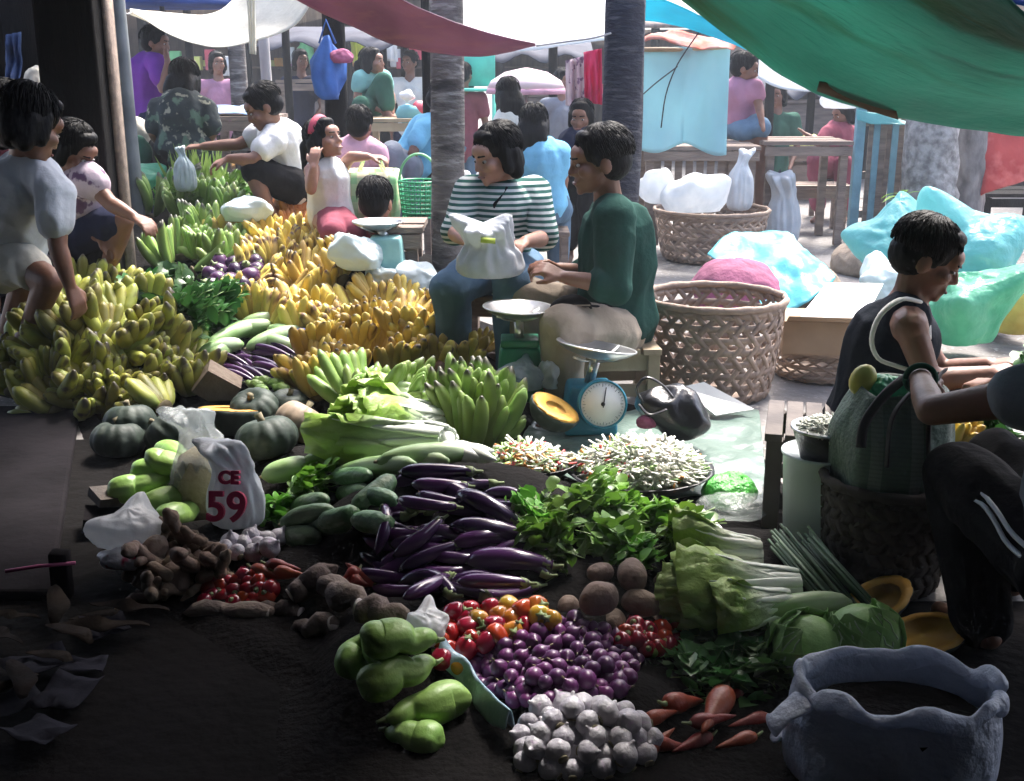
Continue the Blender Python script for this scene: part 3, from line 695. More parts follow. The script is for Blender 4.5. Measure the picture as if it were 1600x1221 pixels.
    if dress:
        b = MB(); b.caps(pel, pel + Vector((0, 0, -.02)), .14 * s, .14 * s)
        for Hh, K, A in legs: b.caps(pel, K, .115 * s, .075 * s); b.caps(K, K.lerp(A, .5), .075 * s, .07 * s)
        remesh(b, 'skirt', dress, root, .012 * s, 4, .01 * s, 7, H.x)
    root['H'] = 0; del root['H']
    return root, P, hd, M
def cloth(name, c, c2=None, **k): return mat(name, c, c2 or tuple(x * .75 for x in c), k.pop('scl', 6), .9, k.pop('bump', .35), 22, spec=.12, **k)
m_greenj = cloth('dark green jacket cloth', (.013, .055, .044)); m_beige = cloth('beige trouser cloth', (.36, .3, .235)); m_jean = cloth('blue denim', (.12, .2, .29)); m_navy = cloth('navy cloth', (.02, .024, .055)); m_vest = cloth('dark navy vest', (.009, .013, .022))
m_whitec = cloth('white cloth', (.72, .72, .7)); m_whiteb = cloth('bluish white cloth', (.58, .62, .68)); m_cream2 = cloth('off white cloth', (.6, .58, .5)); m_purple = cloth('purple cloth', (.17, .04, .3)); m_blues = cloth('light blue cloth', (.2, .5, .72)); m_mauve = cloth('mauve cloth', (.4, .2, .3)); m_pinkc = cloth('pink cloth', (.52, .3, .4)); m_teal = cloth('teal cloth', (.2, .42, .4)); m_marc = cloth('maroon cloth', (.26, .07, .1)); m_dgreen = cloth('dark green cloth', (.03, .1, .07)); m_greyc = cloth('grey blue cloth', (.2, .22, .26)); m_blackc = cloth('black cloth', (.007, .007, .009))
m_stripe = cloth('white shirt with dark green stripes', (.62, .66, .64), pat=p_axis(2, 1., (.03, .1, .085), .024, .52))
m_floral = cloth('dark floral cloth', (.04, .05, .055), pat=p_many(p_spots((.3, .3, .24), 16, .6, .66), p_spots((.1, .16, .12), 11, .56, .62)))
m_pinkfl = cloth('pale pink print cloth', (.55, .45, .52), pat=p_spots((.15, .09, .16), 13, .55, .6))
# 1 the woman in the green jacket
J = dict(head=(937, 254, 4.6), neck=(950, 312, 4.66), chest=(966, 372, 4.66), pel=(962, 505, 4.72), sr=(958, 340, 4.46), er=(962, 448, 4.4), wr=(884, 434, 4.38), hr=(850, 420, 4.4),
         sl=(952, 338, 4.86), el=(930, 430, 4.85), wl=(872, 420, 4.72), hl=(842, 408, 4.66), pr=(955, 520, 4.58), kr=(880, 512, 4.36), ar=(884, 660, 4.42), pl=(950, 510, 4.85), kl=(820, 462, 4.8), al=(838, 610, 4.78))
pw, P1, hd, M = person('woman in a dark green jacket and beige trousers seated facing left by the woven basket', J, (-1, -.12, -.12), m_skin, 'short', dict(m=m_greenj, sleeve=1.3, len=.85, name='jacket'), dict(m=m_beige, len=.9), vox=.0075, s=1.05, hn=500, hs=1.02, curl=.6, nh=dict(l=(0, .3, 1), r=(0, -.5, 1)), fat=1.05)
q = W(893, 483, 4.42)
MB().ell(q, (.085, .04, .055)).jit(.008, 12).build('belt_bag', m_blackc, pw)
MB().bar(q + Vector((-.07, -.045, .02)), q + Vector((.07, -.045, .024)), .012, .004).build('bag_zip', m_beige, pw)
MB().tube([W(905, 478, 4.42), W(940, 480, 4.5), W(990, 470, 4.68)], .017, 8, .4).build('belt', m_blackc, pw)
# 2 the woman in the striped shirt
J = dict(head=(776, 243, 5.0), neck=(785, 288, 5.06), chest=(785, 325, 5.08), pel=(780, 415, 5.22), sl=(832, 303, 5.1), el=(852, 372, 4.98), wl=(820, 378, 4.8), hl=(806, 385, 4.72),
         sr=(736, 302, 5.06), er=(708, 362, 4.95), wr=(728, 376, 4.76), hr=(742, 384, 4.7), pl=(815, 425, 5.15), kl=(800, 440, 4.8), al=(800, 560, 4.85), pr=(752, 425, 5.15), kr=(703, 452, 4.85), ar=(712, 560, 4.95))
p2, P2, hd2, M2 = person('woman in a green and white striped shirt seated with a white bag on her lap', J, (-.85, -.6, -.3), m_skin3, 'bob', dict(m=m_stripe, sleeve=.95, len=.8), dict(m=m_jean, len=.95, name='jeans'), vox=.0075, hn=400, curl=.8, fat=1.02)
MB().tube([hd2(-.05, .02, -.13), hd2(-.05, .1, -.18), hd2(0.0, .12, -.26)], .012, 6, .4).build('neckerchief', m_blackc, p2)
# 3 the boy in the vest
J = dict(head=(1447, 406, 3.5), neck=(1422, 462, 3.52), chest=(1395, 535, 3.54), pel=(1355, 680, 3.6), sr=(1422, 512, 3.36), er=(1452, 596, 3.3), wr=(1545, 584, 3.32), hr=(1580, 578, 3.34),
         sl=(1415, 500, 3.72), el=(1470, 580, 3.75), wl=(1545, 570, 3.6), hl=(1580, 566, 3.55), pr=(1365, 700, 3.48), kr=(1490, 640, 3.35), ar=(1480, 800, 3.4), pl=(1360, 690, 3.72), kl=(1490, 630, 3.75), al=(1490, 780, 3.75))
p3, P3, hd3, M3 = person('boy in a navy vest with white trim sitting hunched over the striped bag', J, (.92, -.25, -.42), m_skin, 'short', dict(m=m_vest, sleeve=0, len=.9, name='vest'), dict(m=m_navy, len=.5, name='shorts'), vox=.0072, s=.97, hn=600, hs=1.0, curl=.5)
S = P3['sr']
def ring(c, r, nrm, w, mt, nm, par, flat=1., a0=0, a1=360, n=28):
    x, y, d = frame(Vector(nrm)); pts = [c + x * (r * math.cos(math.radians(a0 + (a1 - a0) * i / n))) + y * (r * flat * math.sin(math.radians(a0 + (a1 - a0) * i / n))) for i in range(n + 1)]
    return MB().tube(pts, w, 8, cap=True).build(nm, mt, par)
tr = [W(1437, 472, 3.42), W(1408, 468, 3.36), W(1376, 492, 3.365), W(1362, 530, 3.37), W(1372, 560, 3.36), W(1400, 572, 3.34), W(1425, 580, 3.35)]
MB().tube([cr(tr, i / 24) for i in range(25)], .011, 8, .6).build('armhole_trim', m_whitec, p3)
tr = [W(1440, 480, 3.5), W(1448, 500, 3.44), W(1450, 530, 3.4)]
MB().tube([cr(tr, i / 12) for i in range(13)], .011, 8, .6).build('neck_trim', m_whitec, p3)
# 4 the customer at the right edge (mostly outside the frame)
J = dict(head=(1790, 330, 2.45), neck=(1770, 440, 2.42), chest=(1745, 560, 2.42), pel=(1700, 850, 2.42), sl=(1668, 610, 2.42), el=(1455, 642, 2.62), wl=(1436, 586, 2.86), hl=(1474, 590, 2.98),
         sr=(1760, 560, 2.7), er=(1650, 600, 2.95), wr=(1560, 600, 3.1), hr=(1530, 600, 3.15), pl=(1660, 880, 2.36), kl=(1500, 742, 2.72), al=(1530, 1000, 2.6), pr=(1680, 860, 2.6), kr=(1560, 720, 2.98), ar=(1570, 930, 2.9))
p4, P4, hd4, M4 = person('person in a grey sleeve and black striped trousers reaching in from the right edge', J, (-1, .3, -.4), m_skin, 'short', dict(m=m_greyc, sleeve=.3, len=.9), dict(m=m_blackc, len=.98, name='trousers'), vox=.008, s=1.0, nh=dict(l=(0, -.6, 1)), curl=.9)
a = P4['wl'].lerp(P4['el'], .12); ring(a, .036, P4['wl'] - P4['el'], .008, m_dgreen, 'wristband', p4)
m_stripew = mat('white tape', (.7, .74, .8), None, 6, .6)
for du, dv in ((0, 0), (4, 15)):
    Q = [(1494 + du, 769 + dv * .8, 2.62), (1530, 770 + dv, 2.56), (1556 - du, 796 + dv, 2.5), (1580 - du * 2, 832 + dv, 2.44), (1612 - du * 2, 862 + dv, 2.4)]
    # stripes sewn along the side of the trouser leg: follow the thigh surface towards the viewer
    A, B = P4['kl'], P4['pl']; pts = []
    for i in range(15):
        q = cr([W(*z) for z in Q], i / 14); d = (Vector((0, 0, HC)) - q).normalized()
        ax = (B - A).normalized(); t = max(0, min(1, (q - A).dot(ax) / (B - A).length)); c = A.lerp(B, t); r = (.081 + (.112 - .081) * t)
        # slide along the ray to the surface
        lo = q + d * .25; best = None
        for k in range(60):
            z = lo - d * (.01 * k); e = z - c; e = e - ax * e.dot(ax)
            if e.length < r: best = z; break
        if best: pts.append(best)
    if len(pts) > 3: MB().tube(pts, .006, 6).build('side_stripe', m_stripew, p4)
# 5-7 shoppers at the left edge
J = dict(head=(48, 196, 4.7), neck=(40, 238, 4.78), chest=(42, 292, 4.82), pel=(4, 400, 5.0), sr=(88, 300, 4.66), er=(90, 385, 4.6), wr=(108, 444, 4.6), hr=(116, 462, 4.6), sl=(10, 285, 4.95), el=(30, 380, 5.0), wl=(70, 440, 5.0), hl=(80, 455, 4.98),
         pr=(8, 400, 4.9), kr=(78, 440, 4.7), ar=(45, 560, 4.85), pl=(-10, 400, 5.1), kl=(40, 440, 5.05), al=(10, 560, 5.1))
person('person in a white T-shirt bending over the yellow green bananas at the left edge', J, (.5, .75, -.5), m_skin, 'bob', dict(m=m_whiteb, sleeve=.55, len=.75), dict(m=m_cream2, len=.28, name='shorts'), vox=.009, hn=250, s=1.05, hs=1.1)
J = dict(head=(116, 236, 5.5), neck=(112, 275, 5.55), chest=(118, 300, 5.6), pel=(95, 362, 5.75), sr=(140, 280, 5.45), er=(172, 318, 5.4), wr=(208, 338, 5.35), hr=(232, 352, 5.3), sl=(85, 285, 5.7), el=(110, 340, 5.6), wl=(150, 370, 5.5), hl=(165, 378, 5.5),
         pr=(100, 372, 5.65), kr=(192, 346, 5.5), ar=(165, 440, 5.55), pl=(95, 370, 5.85), kl=(180, 350, 5.85), al=(150, 440, 5.85))
person('person in a pale pink print top and navy shorts crouching at the left', J, (.8, -.3, -.5), m_skin, 'bob', dict(m=m_pinkfl, sleeve=.2, len=.9), dict(m=m_navy, len=.42, name='shorts'), vox=.009, hn=250)
J = dict(head=(16, 170, 5.9), neck=(12, 205, 5.95), chest=(8, 235, 6.), pel=(0, 330, 6.1), sr=(36, 225, 5.9), er=(45, 280, 5.85), wr=(50, 320, 5.8), sl=(-20, 225, 6.1), el=(-30, 280, 6.1), wl=(-20, 320, 6.), pr=(10, 340, 6.), kr=(30, 420, 5.9), ar=(30, 500, 6.), pl=(-15, 340, 6.2), kl=(-5, 420, 6.1), al=(-5, 500, 6.2))
person('person in red standing behind the white T-shirt shopper at the far left edge', J, (.6, -.3, -.2), m_skin2, 'short', dict(m=m_marc, sleeve=.4), dict(m=m_navy, len=.8), vox=.013, finger=False)
# 8 man in purple, 9 woman in dark floral, 10 man in white
J = dict(head=(243, 68, 9.6), neck=(236, 88, 9.65), chest=(232, 112, 9.65), pel=(232, 185, 9.7), sr=(244, 98, 9.5), er=(254, 140, 9.4), wr=(262, 98, 9.4), hr=(260, 86, 9.42), sl=(226, 98, 9.85), el=(232, 140, 9.9), wl=(246, 165, 9.8), hl=(248, 175, 9.8),
         pr=(236, 190, 9.6), kr=(238, 262, 9.6), ar=(234, 330, 9.7), pl=(228, 190, 9.8), kl=(230, 262, 9.8), al=(226, 330, 9.85))
person('man in a purple shirt standing in profile beside the grey pole', J, (1, -.1, -.1), m_skin, 'short', dict(m=m_purple, sleeve=.6, len=1.1), dict(m=m_navy, len=.95), vox=.013, finger=False, hn=80, fat=1.1)
J = dict(head=(290, 128, 8.1), neck=(288, 155, 8.0), chest=(286, 180, 7.95), pel=(290, 232, 7.95), sr=(318, 172, 7.95), er=(332, 205, 7.9), wr=(318, 230, 8.0), sl=(252, 172, 7.95), el=(240, 208, 7.9), wl=(256, 232, 8.0), pr=(305, 245, 7.95), kr=(325, 235, 8.3), ar=(320, 300, 8.3), pl=(272, 245, 7.95), kl=(250, 235, 8.3), al=(255, 300, 8.3))
person('woman with long black hair in a dark floral blouse seen from behind', J, (.15, 1, -.3), m_skin, 'long', dict(m=m_floral, sleeve=.7, len=.9), dict(m=m_blackc, len=.8), vox=.012, finger=False, hn=120, s=1.1, fat=1.15, seat='stool under the woman in the dark floral blouse')
J = dict(head=(412, 168, 6.9), neck=(428, 195, 6.98), chest=(440, 222, 7.0), pel=(458, 282, 7.05), sl=(418, 206, 7.15), el=(372, 226, 7.1), wl=(318, 229, 7.05), hl=(292, 230, 7.05), sr=(425, 222, 6.82), er=(395, 250, 6.72), wr=(358, 248, 6.7), hr=(336, 256, 6.7),
         pr=(455, 290, 6.95), kr=(392, 262, 6.75), ar=(428, 338, 6.8), pl=(450, 285, 7.15), kl=(395, 255, 7.1), al=(420, 330, 7.15))
person('man in a white T-shirt crouching and holding out a dangling plastic bag', J, (-.9, -.3, -.5), m_skin, 'short', dict(m=m_whitec, sleeve=.4, len=.85), dict(m=m_blackc, len=.45, name='shorts'), vox=.009, hn=160)
# 11 girl with red headband
J = dict(head=(507, 220, 6.5), neck=(507, 252, 6.55), chest=(510, 275, 6.55), pel=(518, 340, 6.6), sr=(488, 268, 6.45), er=(486, 296, 6.3), wr=(490, 262, 6.28), hr=(492, 240, 6.3), sl=(532, 265, 6.65), el=(548, 245, 6.6), wl=(575, 245, 6.6), hl=(588, 246, 6.6),
         pr=(508, 348, 6.5), kr=(520, 365, 6.2), ar=(520, 420, 6.25), pl=(530, 348, 6.65), kl=(552, 362, 6.3), al=(552, 420, 6.35))
p11, P11, hd11, M11 = person('girl with a red headband and white sleeveless top sitting behind the ripe bananas', J, (.75, -.45, .25), m_skin3, 'pony', dict(m=m_whitec, sleeve=0, len=1.), None, vox=.009, hn=140, s=.86, hs=1.1, dress=m_marc)
m_redb = mat('red headband', (.5, .05, .1), None, 6, .7)
MB().tube([hd11(.088 * math.cos(a), .01 + .03 * math.sin(a) - .02, .045 + .094 * math.sin(a)) for a in [math.pi * i / 16 for i in range(17)]], .02, 8, .35, ref=Vector((0, 1, 0))).build('headband', m_redb, p11)
J = dict(head=(562, 198, 7.4), neck=(560, 222, 7.42), chest=(560, 240, 7.45), pel=(560, 300, 7.5), sr=(590, 240, 7.4), er=(602, 275, 7.35), wr=(585, 300, 7.3), sl=(530, 236, 7.5), el=(522, 270, 7.45), wl=(545, 290, 7.4), pr=(575, 310, 7.45), kr=(590, 315, 7.2), ar=(590, 380, 7.3), pl=(548, 310, 7.5), kl=(545, 315, 7.3), al=(545, 380, 7.3))
person('person in a mauve pink top seen from behind beside the red headband girl', J, (.2, 1, -.1), m_skin, 'short', dict(m=m_pinkc, sleeve=.3), dict(m=m_jean, len=.8), vox=.013, finger=False, hn=80, s=.95, seat='stool under the person in the mauve pink top')
J = dict(head=(690, 160, 8.4), neck=(682, 185, 8.4), chest=(668, 208, 8.4), pel=(640, 258, 8.4), sr=(660, 200, 8.2), er=(645, 240, 8.1), wr=(640, 270, 8.1), sl=(690, 200, 8.6), el=(695, 240, 8.6), wl=(690, 270, 8.5), pr=(630, 262, 8.3), kr=(612, 240, 8.0), ar=(606, 300, 8.1), pl=(645, 262, 8.55), kl=(640, 260, 8.1), al=(640, 320, 8.15))
person('person in a light blue shirt leaning behind the grey palm trunk', J, (.7, .3, -.4), m_skin, 'short', dict(m=m_blues, sleeve=.5), dict(m=m_greyc, len=.9), vox=.013, finger=False, hn=80, seat='stool under the person leaning behind the palm trunk')
J = dict(head=(588, 318, 6.3), neck=(588, 346, 6.35), chest=(588, 366, 6.4), pel=(585, 410, 6.4), sr=(606, 360, 6.3), er=(612, 390, 6.2), wr=(600, 405, 6.1), sl=(566, 360, 6.45), el=(560, 390, 6.4), wl=(570, 405, 6.3), pr=(595, 415, 6.35), kr=(600, 400, 6.1), ar=(600, 440, 6.2), pl=(575, 415, 6.45), kl=(570, 405, 6.2), al=(570, 440, 6.3))
person('small child with black hair sitting in front of the green checked bag', J, (.2, 1, -.1), m_skin2, 'short', dict(m=m_marc, sleeve=.5), dict(m=m_navy, len=.5), vox=.012, finger=False, hn=100, s=.75, hs=1.42)
# far people
J = dict(head=(582, 98, 11.), neck=(578, 114, 11.05), chest=(578, 130, 11.1), pel=(582, 168, 11.1), sr=(564, 124, 10.95), er=(558, 152, 10.9), wr=(590, 172, 10.8), hr=(600, 176, 10.8), sl=(598, 122, 11.1), el=(612, 150, 11.), wl=(612, 178, 10.9), pr=(574, 174, 11.), kr=(600, 128, 10.8), ar=(606, 178, 10.75), pl=(590, 174, 11.1), kl=(565, 165, 10.7), al=(560, 225, 10.7))
person('woman in a teal top sitting on the bamboo table with one knee up', J, (.9, -.3, .1), m_skin2, 'pony', dict(m=m_teal, sleeve=.4), dict(m=m_dgreen, len=.85), vox=.014, finger=False, hn=60, ground=False)
J = dict(head=(793, 150, 9.0), neck=(800, 172, 9.0), chest=(806, 192, 9.0), pel=(810, 245, 9.), sr=(790, 185, 8.9), er=(775, 215, 8.8), wr=(770, 240, 8.8), sl=(822, 185, 9.1), el=(835, 215, 9.), wl=(830, 245, 8.9), pr=(800, 250, 9.), kr=(785, 255, 8.7), ar=(785, 320, 8.8), pl=(820, 250, 9.), kl=(815, 255, 8.7), al=(815, 320, 8.8))
person('woman in a white shirt with dark hair seated below the white parasol', J, (-.3, .9, -.2), m_skin2, 'long', dict(m=m_whitec, sleeve=.5), dict(m=m_jean, len=.9), vox=.014, finger=False, hn=60, seat='stool under the woman in the white shirt')
J = dict(head=(834, 196, 7.4), neck=(840, 225, 7.35), chest=(845, 250, 7.35), pel=(850, 318, 7.4), sr=(872, 240, 7.35), er=(880, 280, 7.4), wr=(875, 315, 7.5), sl=(816, 240, 7.35), el=(808, 280, 7.4), wl=(815, 315, 7.5), pr=(865, 325, 7.4), kr=(875, 330, 7.8), ar=(872, 400, 7.8), pl=(838, 325, 7.4), kl=(825, 330, 7.8), al=(825, 400, 7.8))
person('woman in a light blue top with long black hair seen from behind', J, (.1, 1, -.1), m_skin2, 'long', dict(m=m_blues, sleeve=.6, len=1), dict(m=m_jean, len=.9), vox=.013, finger=False, hn=100, fat=1.05, seat='stool under the woman in the light blue top')
J = dict(head=(1163, 108, 9.6), neck=(1160, 126, 9.65), chest=(1158, 146, 9.65), pel=(1160, 190, 9.7), sr=(1178, 138, 9.55), er=(1186, 165, 9.5), wr=(1190, 188, 9.4), sl=(1142, 138, 9.75), el=(1136, 170, 9.7), wl=(1150, 190, 9.6), pr=(1168, 196, 9.65), kr=(1190, 200, 9.45), ar=(1190, 280, 9.5), pl=(1150, 196, 9.75), kl=(1165, 205, 9.5), al=(1165, 285, 9.5))
person('person in a mauve top and blue shorts sitting beyond the pale blue sheet', J, (.9, -.2, -.2), m_skin, 'short', dict(m=m_mauve, sleeve=.4), dict(m=m_jean, len=.5, name='shorts'), vox=.014, finger=False, hn=60, seat='stool under the person in the mauve top')
J = dict(head=(1318, 178, 11.), neck=(1312, 196, 11.), chest=(1308, 212, 11.), pel=(1300, 255, 11.), sr=(1296, 208, 10.9), er=(1280, 225, 10.8), wr=(1262, 212, 10.8), sl=(1326, 206, 11.1), el=(1330, 235, 11.), wl=(1315, 250, 10.9), pr=(1295, 260, 10.9), kr=(1275, 250, 10.6), ar=(1280, 320, 10.7), pl=(1308, 260, 11.1), kl=(1318, 255, 10.7), al=(1318, 320, 10.8))
person('person in maroon sitting behind the long table by the plank gate', J, (-.8, -.3, -.3), m_skin, 'bob', dict(m=m_marc, sleeve=.6), dict(m=m_marc, len=.9), vox=.014, finger=False, hn=60, seat='stool under the person in maroon')
J = dict(head=(908, 185, 8.6), neck=(908, 206, 8.6), chest=(908, 226, 8.6), pel=(905, 280, 8.6), sr=(930, 218, 8.55), er=(935, 250, 8.4), wr=(915, 262, 8.3), sl=(886, 218, 8.65), el=(882, 250, 8.5), wl=(900, 262, 8.4), pr=(915, 288, 8.55), kr=(920, 285, 8.2), ar=(920, 350, 8.3), pl=(895, 288, 8.65), kl=(890, 285, 8.3), al=(890, 350, 8.4))
person('person in dark clothes seated behind the woman in the green jacket', J, (-.3, -1, -.1), m_skin, 'bob', dict(m=m_navy, sleeve=.6), dict(m=m_blackc, len=.9), vox=.014, finger=False, hn=60, seat='stool under the person in dark clothes')

for k, (u, v, y, tp, bt, lab, f) in enumerate([(640, 98, 13.4, m_whitec, m_navy, 'person in white standing far back behind the bamboo table', (-.5, -1, 0)), (470, 96, 13.8, m_navy, m_blackc, 'person in navy standing far back beside the green bin', (.6, -1, 0)), (725, 118, 12.6, m_marc, m_jean, 'person in dark red standing far back right of the grey palm trunk', (.4, 1, 0)),
        (1215, 150, 12.2, m_dgreen, m_navy, 'person in dark green standing beyond the long rough table', (-.6, -1, 0)), (880, 128, 12.4, m_greyc, m_blackc, 'person in grey blue standing below the shade cloth by the crimson cloth', (.8, -1, 0)), (340, 100, 13.0, m_mauve, m_blackc, 'person in mauve standing far back left of the grey wooden post', (.5, -1, 0))]):
    h0 = W(u, v, y); X = Vector
    q = lambda dx, dz, dy=0: X((h0.x + dx, y + dy, h0.z + dz))
    person(lab, dict(head=q(0, 0), neck=q(0, -.16), chest=q(0, -.36), pel=q(0, -.75), sl=q(.17, -.24), el=q(.23, -.52, -.03), wl=q(.14, -.66, -.2), sr=q(-.17, -.24), er=q(-.24, -.52), wr=q(-.22, -.76, -.05), pl=q(.09, -.8), kl=q(.1, -1.13, -.03), al=q(.1, -1.4), pr=q(-.09, -.8), kr=q(-.1, -1.13, -.03), ar=q(-.1, -1.4)), f, m_skin, ['short', 'bob'][k % 2], dict(m=tp, sleeve=.5, len=1), dict(m=bt, len=.95), vox=.016, finger=False, hn=40)
# ---------------------------------------------------------------- baskets, scales, stools, tables, bags
m_rattan = mat('split bamboo weave', (.34, .25, .19), (.2, .145, .115), 9, .75, .3, 40)
m_rattan2 = mat('pale bamboo weave', (.45, .37, .28), (.28, .22, .17), 9, .75, .3, 40)
def basket(name, label, c, rb, rt, h, mt, n=20, hoops=7, w=.022, base_z=0., group=None, squash=1.):
    o = thing(name, label, 'basket', (c[0], c[1], base_z)); c = Vector((c[0], c[1], base_z))
    rad = lambda t: rb + (rt - rb) * (t ** .7)
    def pt(a, t, dr=0.): r = rad(t) + dr; return c + Vector((r * math.cos(a), r * math.sin(a) * squash, .01 + h * t))
    mb = MB()
    for sg in (1, -1):
        for i in range(n):
            a0 = 2 * math.pi * i / n + rnd(-.02, .02); g = []
            for j in range(15):
                t = j / 14; a = a0 + sg * t * 1.25; dr = .004 * sg * math.sin(t * hoops * math.pi * 1.0)
                tw = w / (rad(t)) / 2
                g.append([pt(a - tw, t, dr), pt(a + tw, t, dr)])
            mb.grid(g)
    for k in range(hoops):
        t0 = (k + .5) / hoops; g = []
        for i in range(65):
            a = 2 * math.pi * i / 64; dr = .005 * math.sin(a * n); dt = w * .45 / h
            g.append([pt(a, max(0, t0 - dt), dr), pt(a, min(1, t0 + dt), dr)])
        mb.grid(g)
    mb.build('weave', mt, o, solid=.003)
    mb = MB(); mb.tube([pt(2 * math.pi * i / 48, 1.0, .003 * math.sin(i * 2.1)) for i in range(49)], [.013 + .002 * math.sin(i * 1.7) for i in range(49)], 8, 1.2); mb.build('rim', mt, o)
    mb = MB().lathe([(0, .012), (rb * .98, .012), (rb * 1.0, .02), (0, .022)], 32, c=c); mb.build('base', mt, o)
    return o
c = G(1112, 618); basket('woven_basket', 'largest open woven basket standing behind the black bag and white board', (c.x, c.y + .05), .25, .305, .42, m_rattan, 24, 8, .03)
c = G(1108, 405); basket('woven_basket', 'woven basket heaped with white bags behind the woman in green', (c.x, c.y), .34, .42, .36, m_rattan, 24, 5, .038)
c = G(898, 372); basket('woven_basket', 'small woven basket between the two seated women', (c.x, c.y), .16, .18, .42, m_rattan2, 16, 6, .022)
c = G(1278, 588); basket('woven_basket', 'low woven basket under the cardboard box', (c.x, c.y + .02), .2, .22, .14, m_rattan, 18, 3, .022)
# bundles and sacks on the ground behind
def bundle(name, label, cat, ctr, r, mt, amp=.05, scl=4., seed=0, top=0., n=44, m=26, vs=1., par=None):
    mb = MB(); mb.ell((0, 0, 0), r, None, n, m); R0 = sum(r) / 3; rg = random.Random(seed + 99); spk = [Vector((rg.uniform(-1, 1), rg.uniform(-1, 1), rg.uniform(.0, .9))).normalized() for _ in range(4)] if mt in (m_aqua, m_greenf, m_milk, m_white_film, m_clear_film) else []; o3 = Vector((seed * 1.3, seed * .7, 3))
    for p in mb.v:
        q = p / R0; d = p.normalized(); e = 0
        for k, (f, a) in enumerate(((1.3, .55), (2.6, .45), (5.2, .2), (10, .06))):
            nn = noise.noise(q * f + o3 * (k + 1)); e += a * ((1 - 2.6 * abs(nn)) if k else nn * 1.6)
        p += d * (e * max(amp * .7, .17 * R0)) * .8
        for sp in spk: p += sp * (R0 * .55 * max(0, d.dot(sp)) ** 9)
        p.x *= 1 + .1 * math.sin(seed); zb = -r[2] * .7
        if p.z < zb: p.z = zb + (p.z - zb) * .12; p.x *= 1.05; p.y *= 1.05
        if q.z > 0 and top: p.z += top * max(0, 1 - (q.x ** 2 + q.y ** 2) * 4)
    for p in mb.v: p += Vector(ctr)
    o = mb.build(name, mt, par, loc=None if par else ctr, sub=1)
    return o if par else tag(o, label, cat)
def poly_bag(name, label, cat, c, w_, d_, h, mt, seed=0, ears=0.05, rot=0., n=64, neck=.45, flare=1.4):
    mb = MB(); M = rotm(0, 0, rot)
    prof = [(0, .01), (.6, .0), (.9, .05), (1, .16), (1.02, .3), (.98, .44), (.9, .56), (.76, .66), (.45 + neck * .35, .74), (neck * 1.02, .8), (neck * .95, .84), (neck * 1.1, .89), (neck * flare, .95), (neck * flare * 1.12, 1.0)]
    def fn(a, t):
        cz = sstep(.45, .8, t)
        return 1 + .1 * noise.noise(Vector((math.cos(a) * 1.6, math.sin(a) * 1.6, t * 3 + seed))) + cz * .5 * noise.noise(Vector((math.cos(a) * 2.6, math.sin(a) * 2.6, seed + t * 1.2))) * (1 if t < .95 else 1.5)
    mb.lathe(prof, n, fn)
    for p in mb.v:
        a = math.atan2(p.y, p.x); k = max(0, p.z - .78) / .22
        e = k * (ears * abs(math.cos(a)) ** 3 + .03 * noise.noise(Vector((math.cos(a) * 2, math.sin(a) * 2, seed + 5))))
        q = p.copy(); p.x *= w_ / 2; p.y *= d_ / 2; p.z = p.z * h + e
        f = noise.noise(q * 2.6 + Vector((seed, 0, 0))); f2 = noise.noise(q * 5.5 + Vector((0, seed, 0)))
        p += Vector((q.x, q.y, .3)).normalized() * (.03 * (.5 - abs(f) * 2) + .016 * (.5 - abs(f2) * 2)) * (w_ / .2) * .55 + Vector((.06 * k * math.sin(seed * 2.), .03 * k * math.cos(seed * 3.), 0))
    mb.xf(Matrix.Translation(c) @ M.to_4x4())
    o = mb.build(name, mt, loc=c, sub=1, solid=.0015); return tag(o, label, cat) if label else o
def ground_bundle(name, label, cat, u, v, y, r, mt, **k):
    p = W(u, v, y); return bundle(name, label, cat, p, r, mt, **k)
m_maroonsack = mat('maroon sack', (.3, .08, .16), (.2, .05, .1), 5, .85, .4, 30)
m_cyanf = mat('cyan plastic sheet', (.1, .55, .6), (.16, .62, .68), 5, .3, .7, 9, trl=.3, pat=p_spots((.6, .8, .82), 3, .6, .75))
m_yel = mat('yellow sack', (.65, .5, .12), (.5, .36, .08), 6, .8, .3); m_tansack = mat('tan sack', (.36, .29, .22), (.26, .2, .15), 6, .9, .5, 30)
ground_bundle('sack', 'maroon sack under the cyan plastic sheet', 'sack', 1150, 452, 6.6, (.24, .28, .17), m_maroonsack, seed=2)
g = []
for i in range(25):
    t = i / 24; row = []
    for k in range(25):
        s = k / 24
        a = [W(1104, 396, 6.9), W(1150, 368, 7.1), W(1205, 366, 7.1), W(1240, 372, 7.0)]; b = [W(1190, 480, 6.3), W(1228, 488, 6.3), W(1270, 468, 6.3), W(1306, 438, 6.5)]
        p = cr(a, s).lerp(cr(b, s), t); p.z += .06 * math.sin(math.pi * t) * math.sin(math.pi * s) + .03 * noise.noise(p * 6) + .018 * (1 - 2 * abs(noise.noise(p * 14)))
        row.append(p)
    g.append(row)
tag(MB().grid(g).build('plastic_sheet', m_cyanf, loc=g[0][0], solid=.003, sub=1), 'cyan plastic sheet thrown over the maroon sack', 'plastic sheet')
ground_bundle('sack', 'pale sack below the right end of the cyan plastic sheet', 'sack', 1262, 450, 6.7, (.2, .2, .14), m_tansack, seed=5)
ground_bundle('plastic_bundle', 'aqua plastic bundle on the ground behind the boy', 'bundle', 1400, 385, 6.9, (.2, .25, .16), m_aqua, amp=.07, seed=3, top=.06)
ground_bundle('plastic_bundle', 'big aqua plastic bundle to the right of the boy', 'bundle', 1520, 392, 6.4, (.22, .25, .17), m_aqua, amp=.06, seed=8)
ground_bundle('plastic_bag', 'green plastic bag slumped in front of the boy', 'bag', 1502, 490, 5.6, (.18, .18, .19), m_greenf, amp=.06, seed=6)
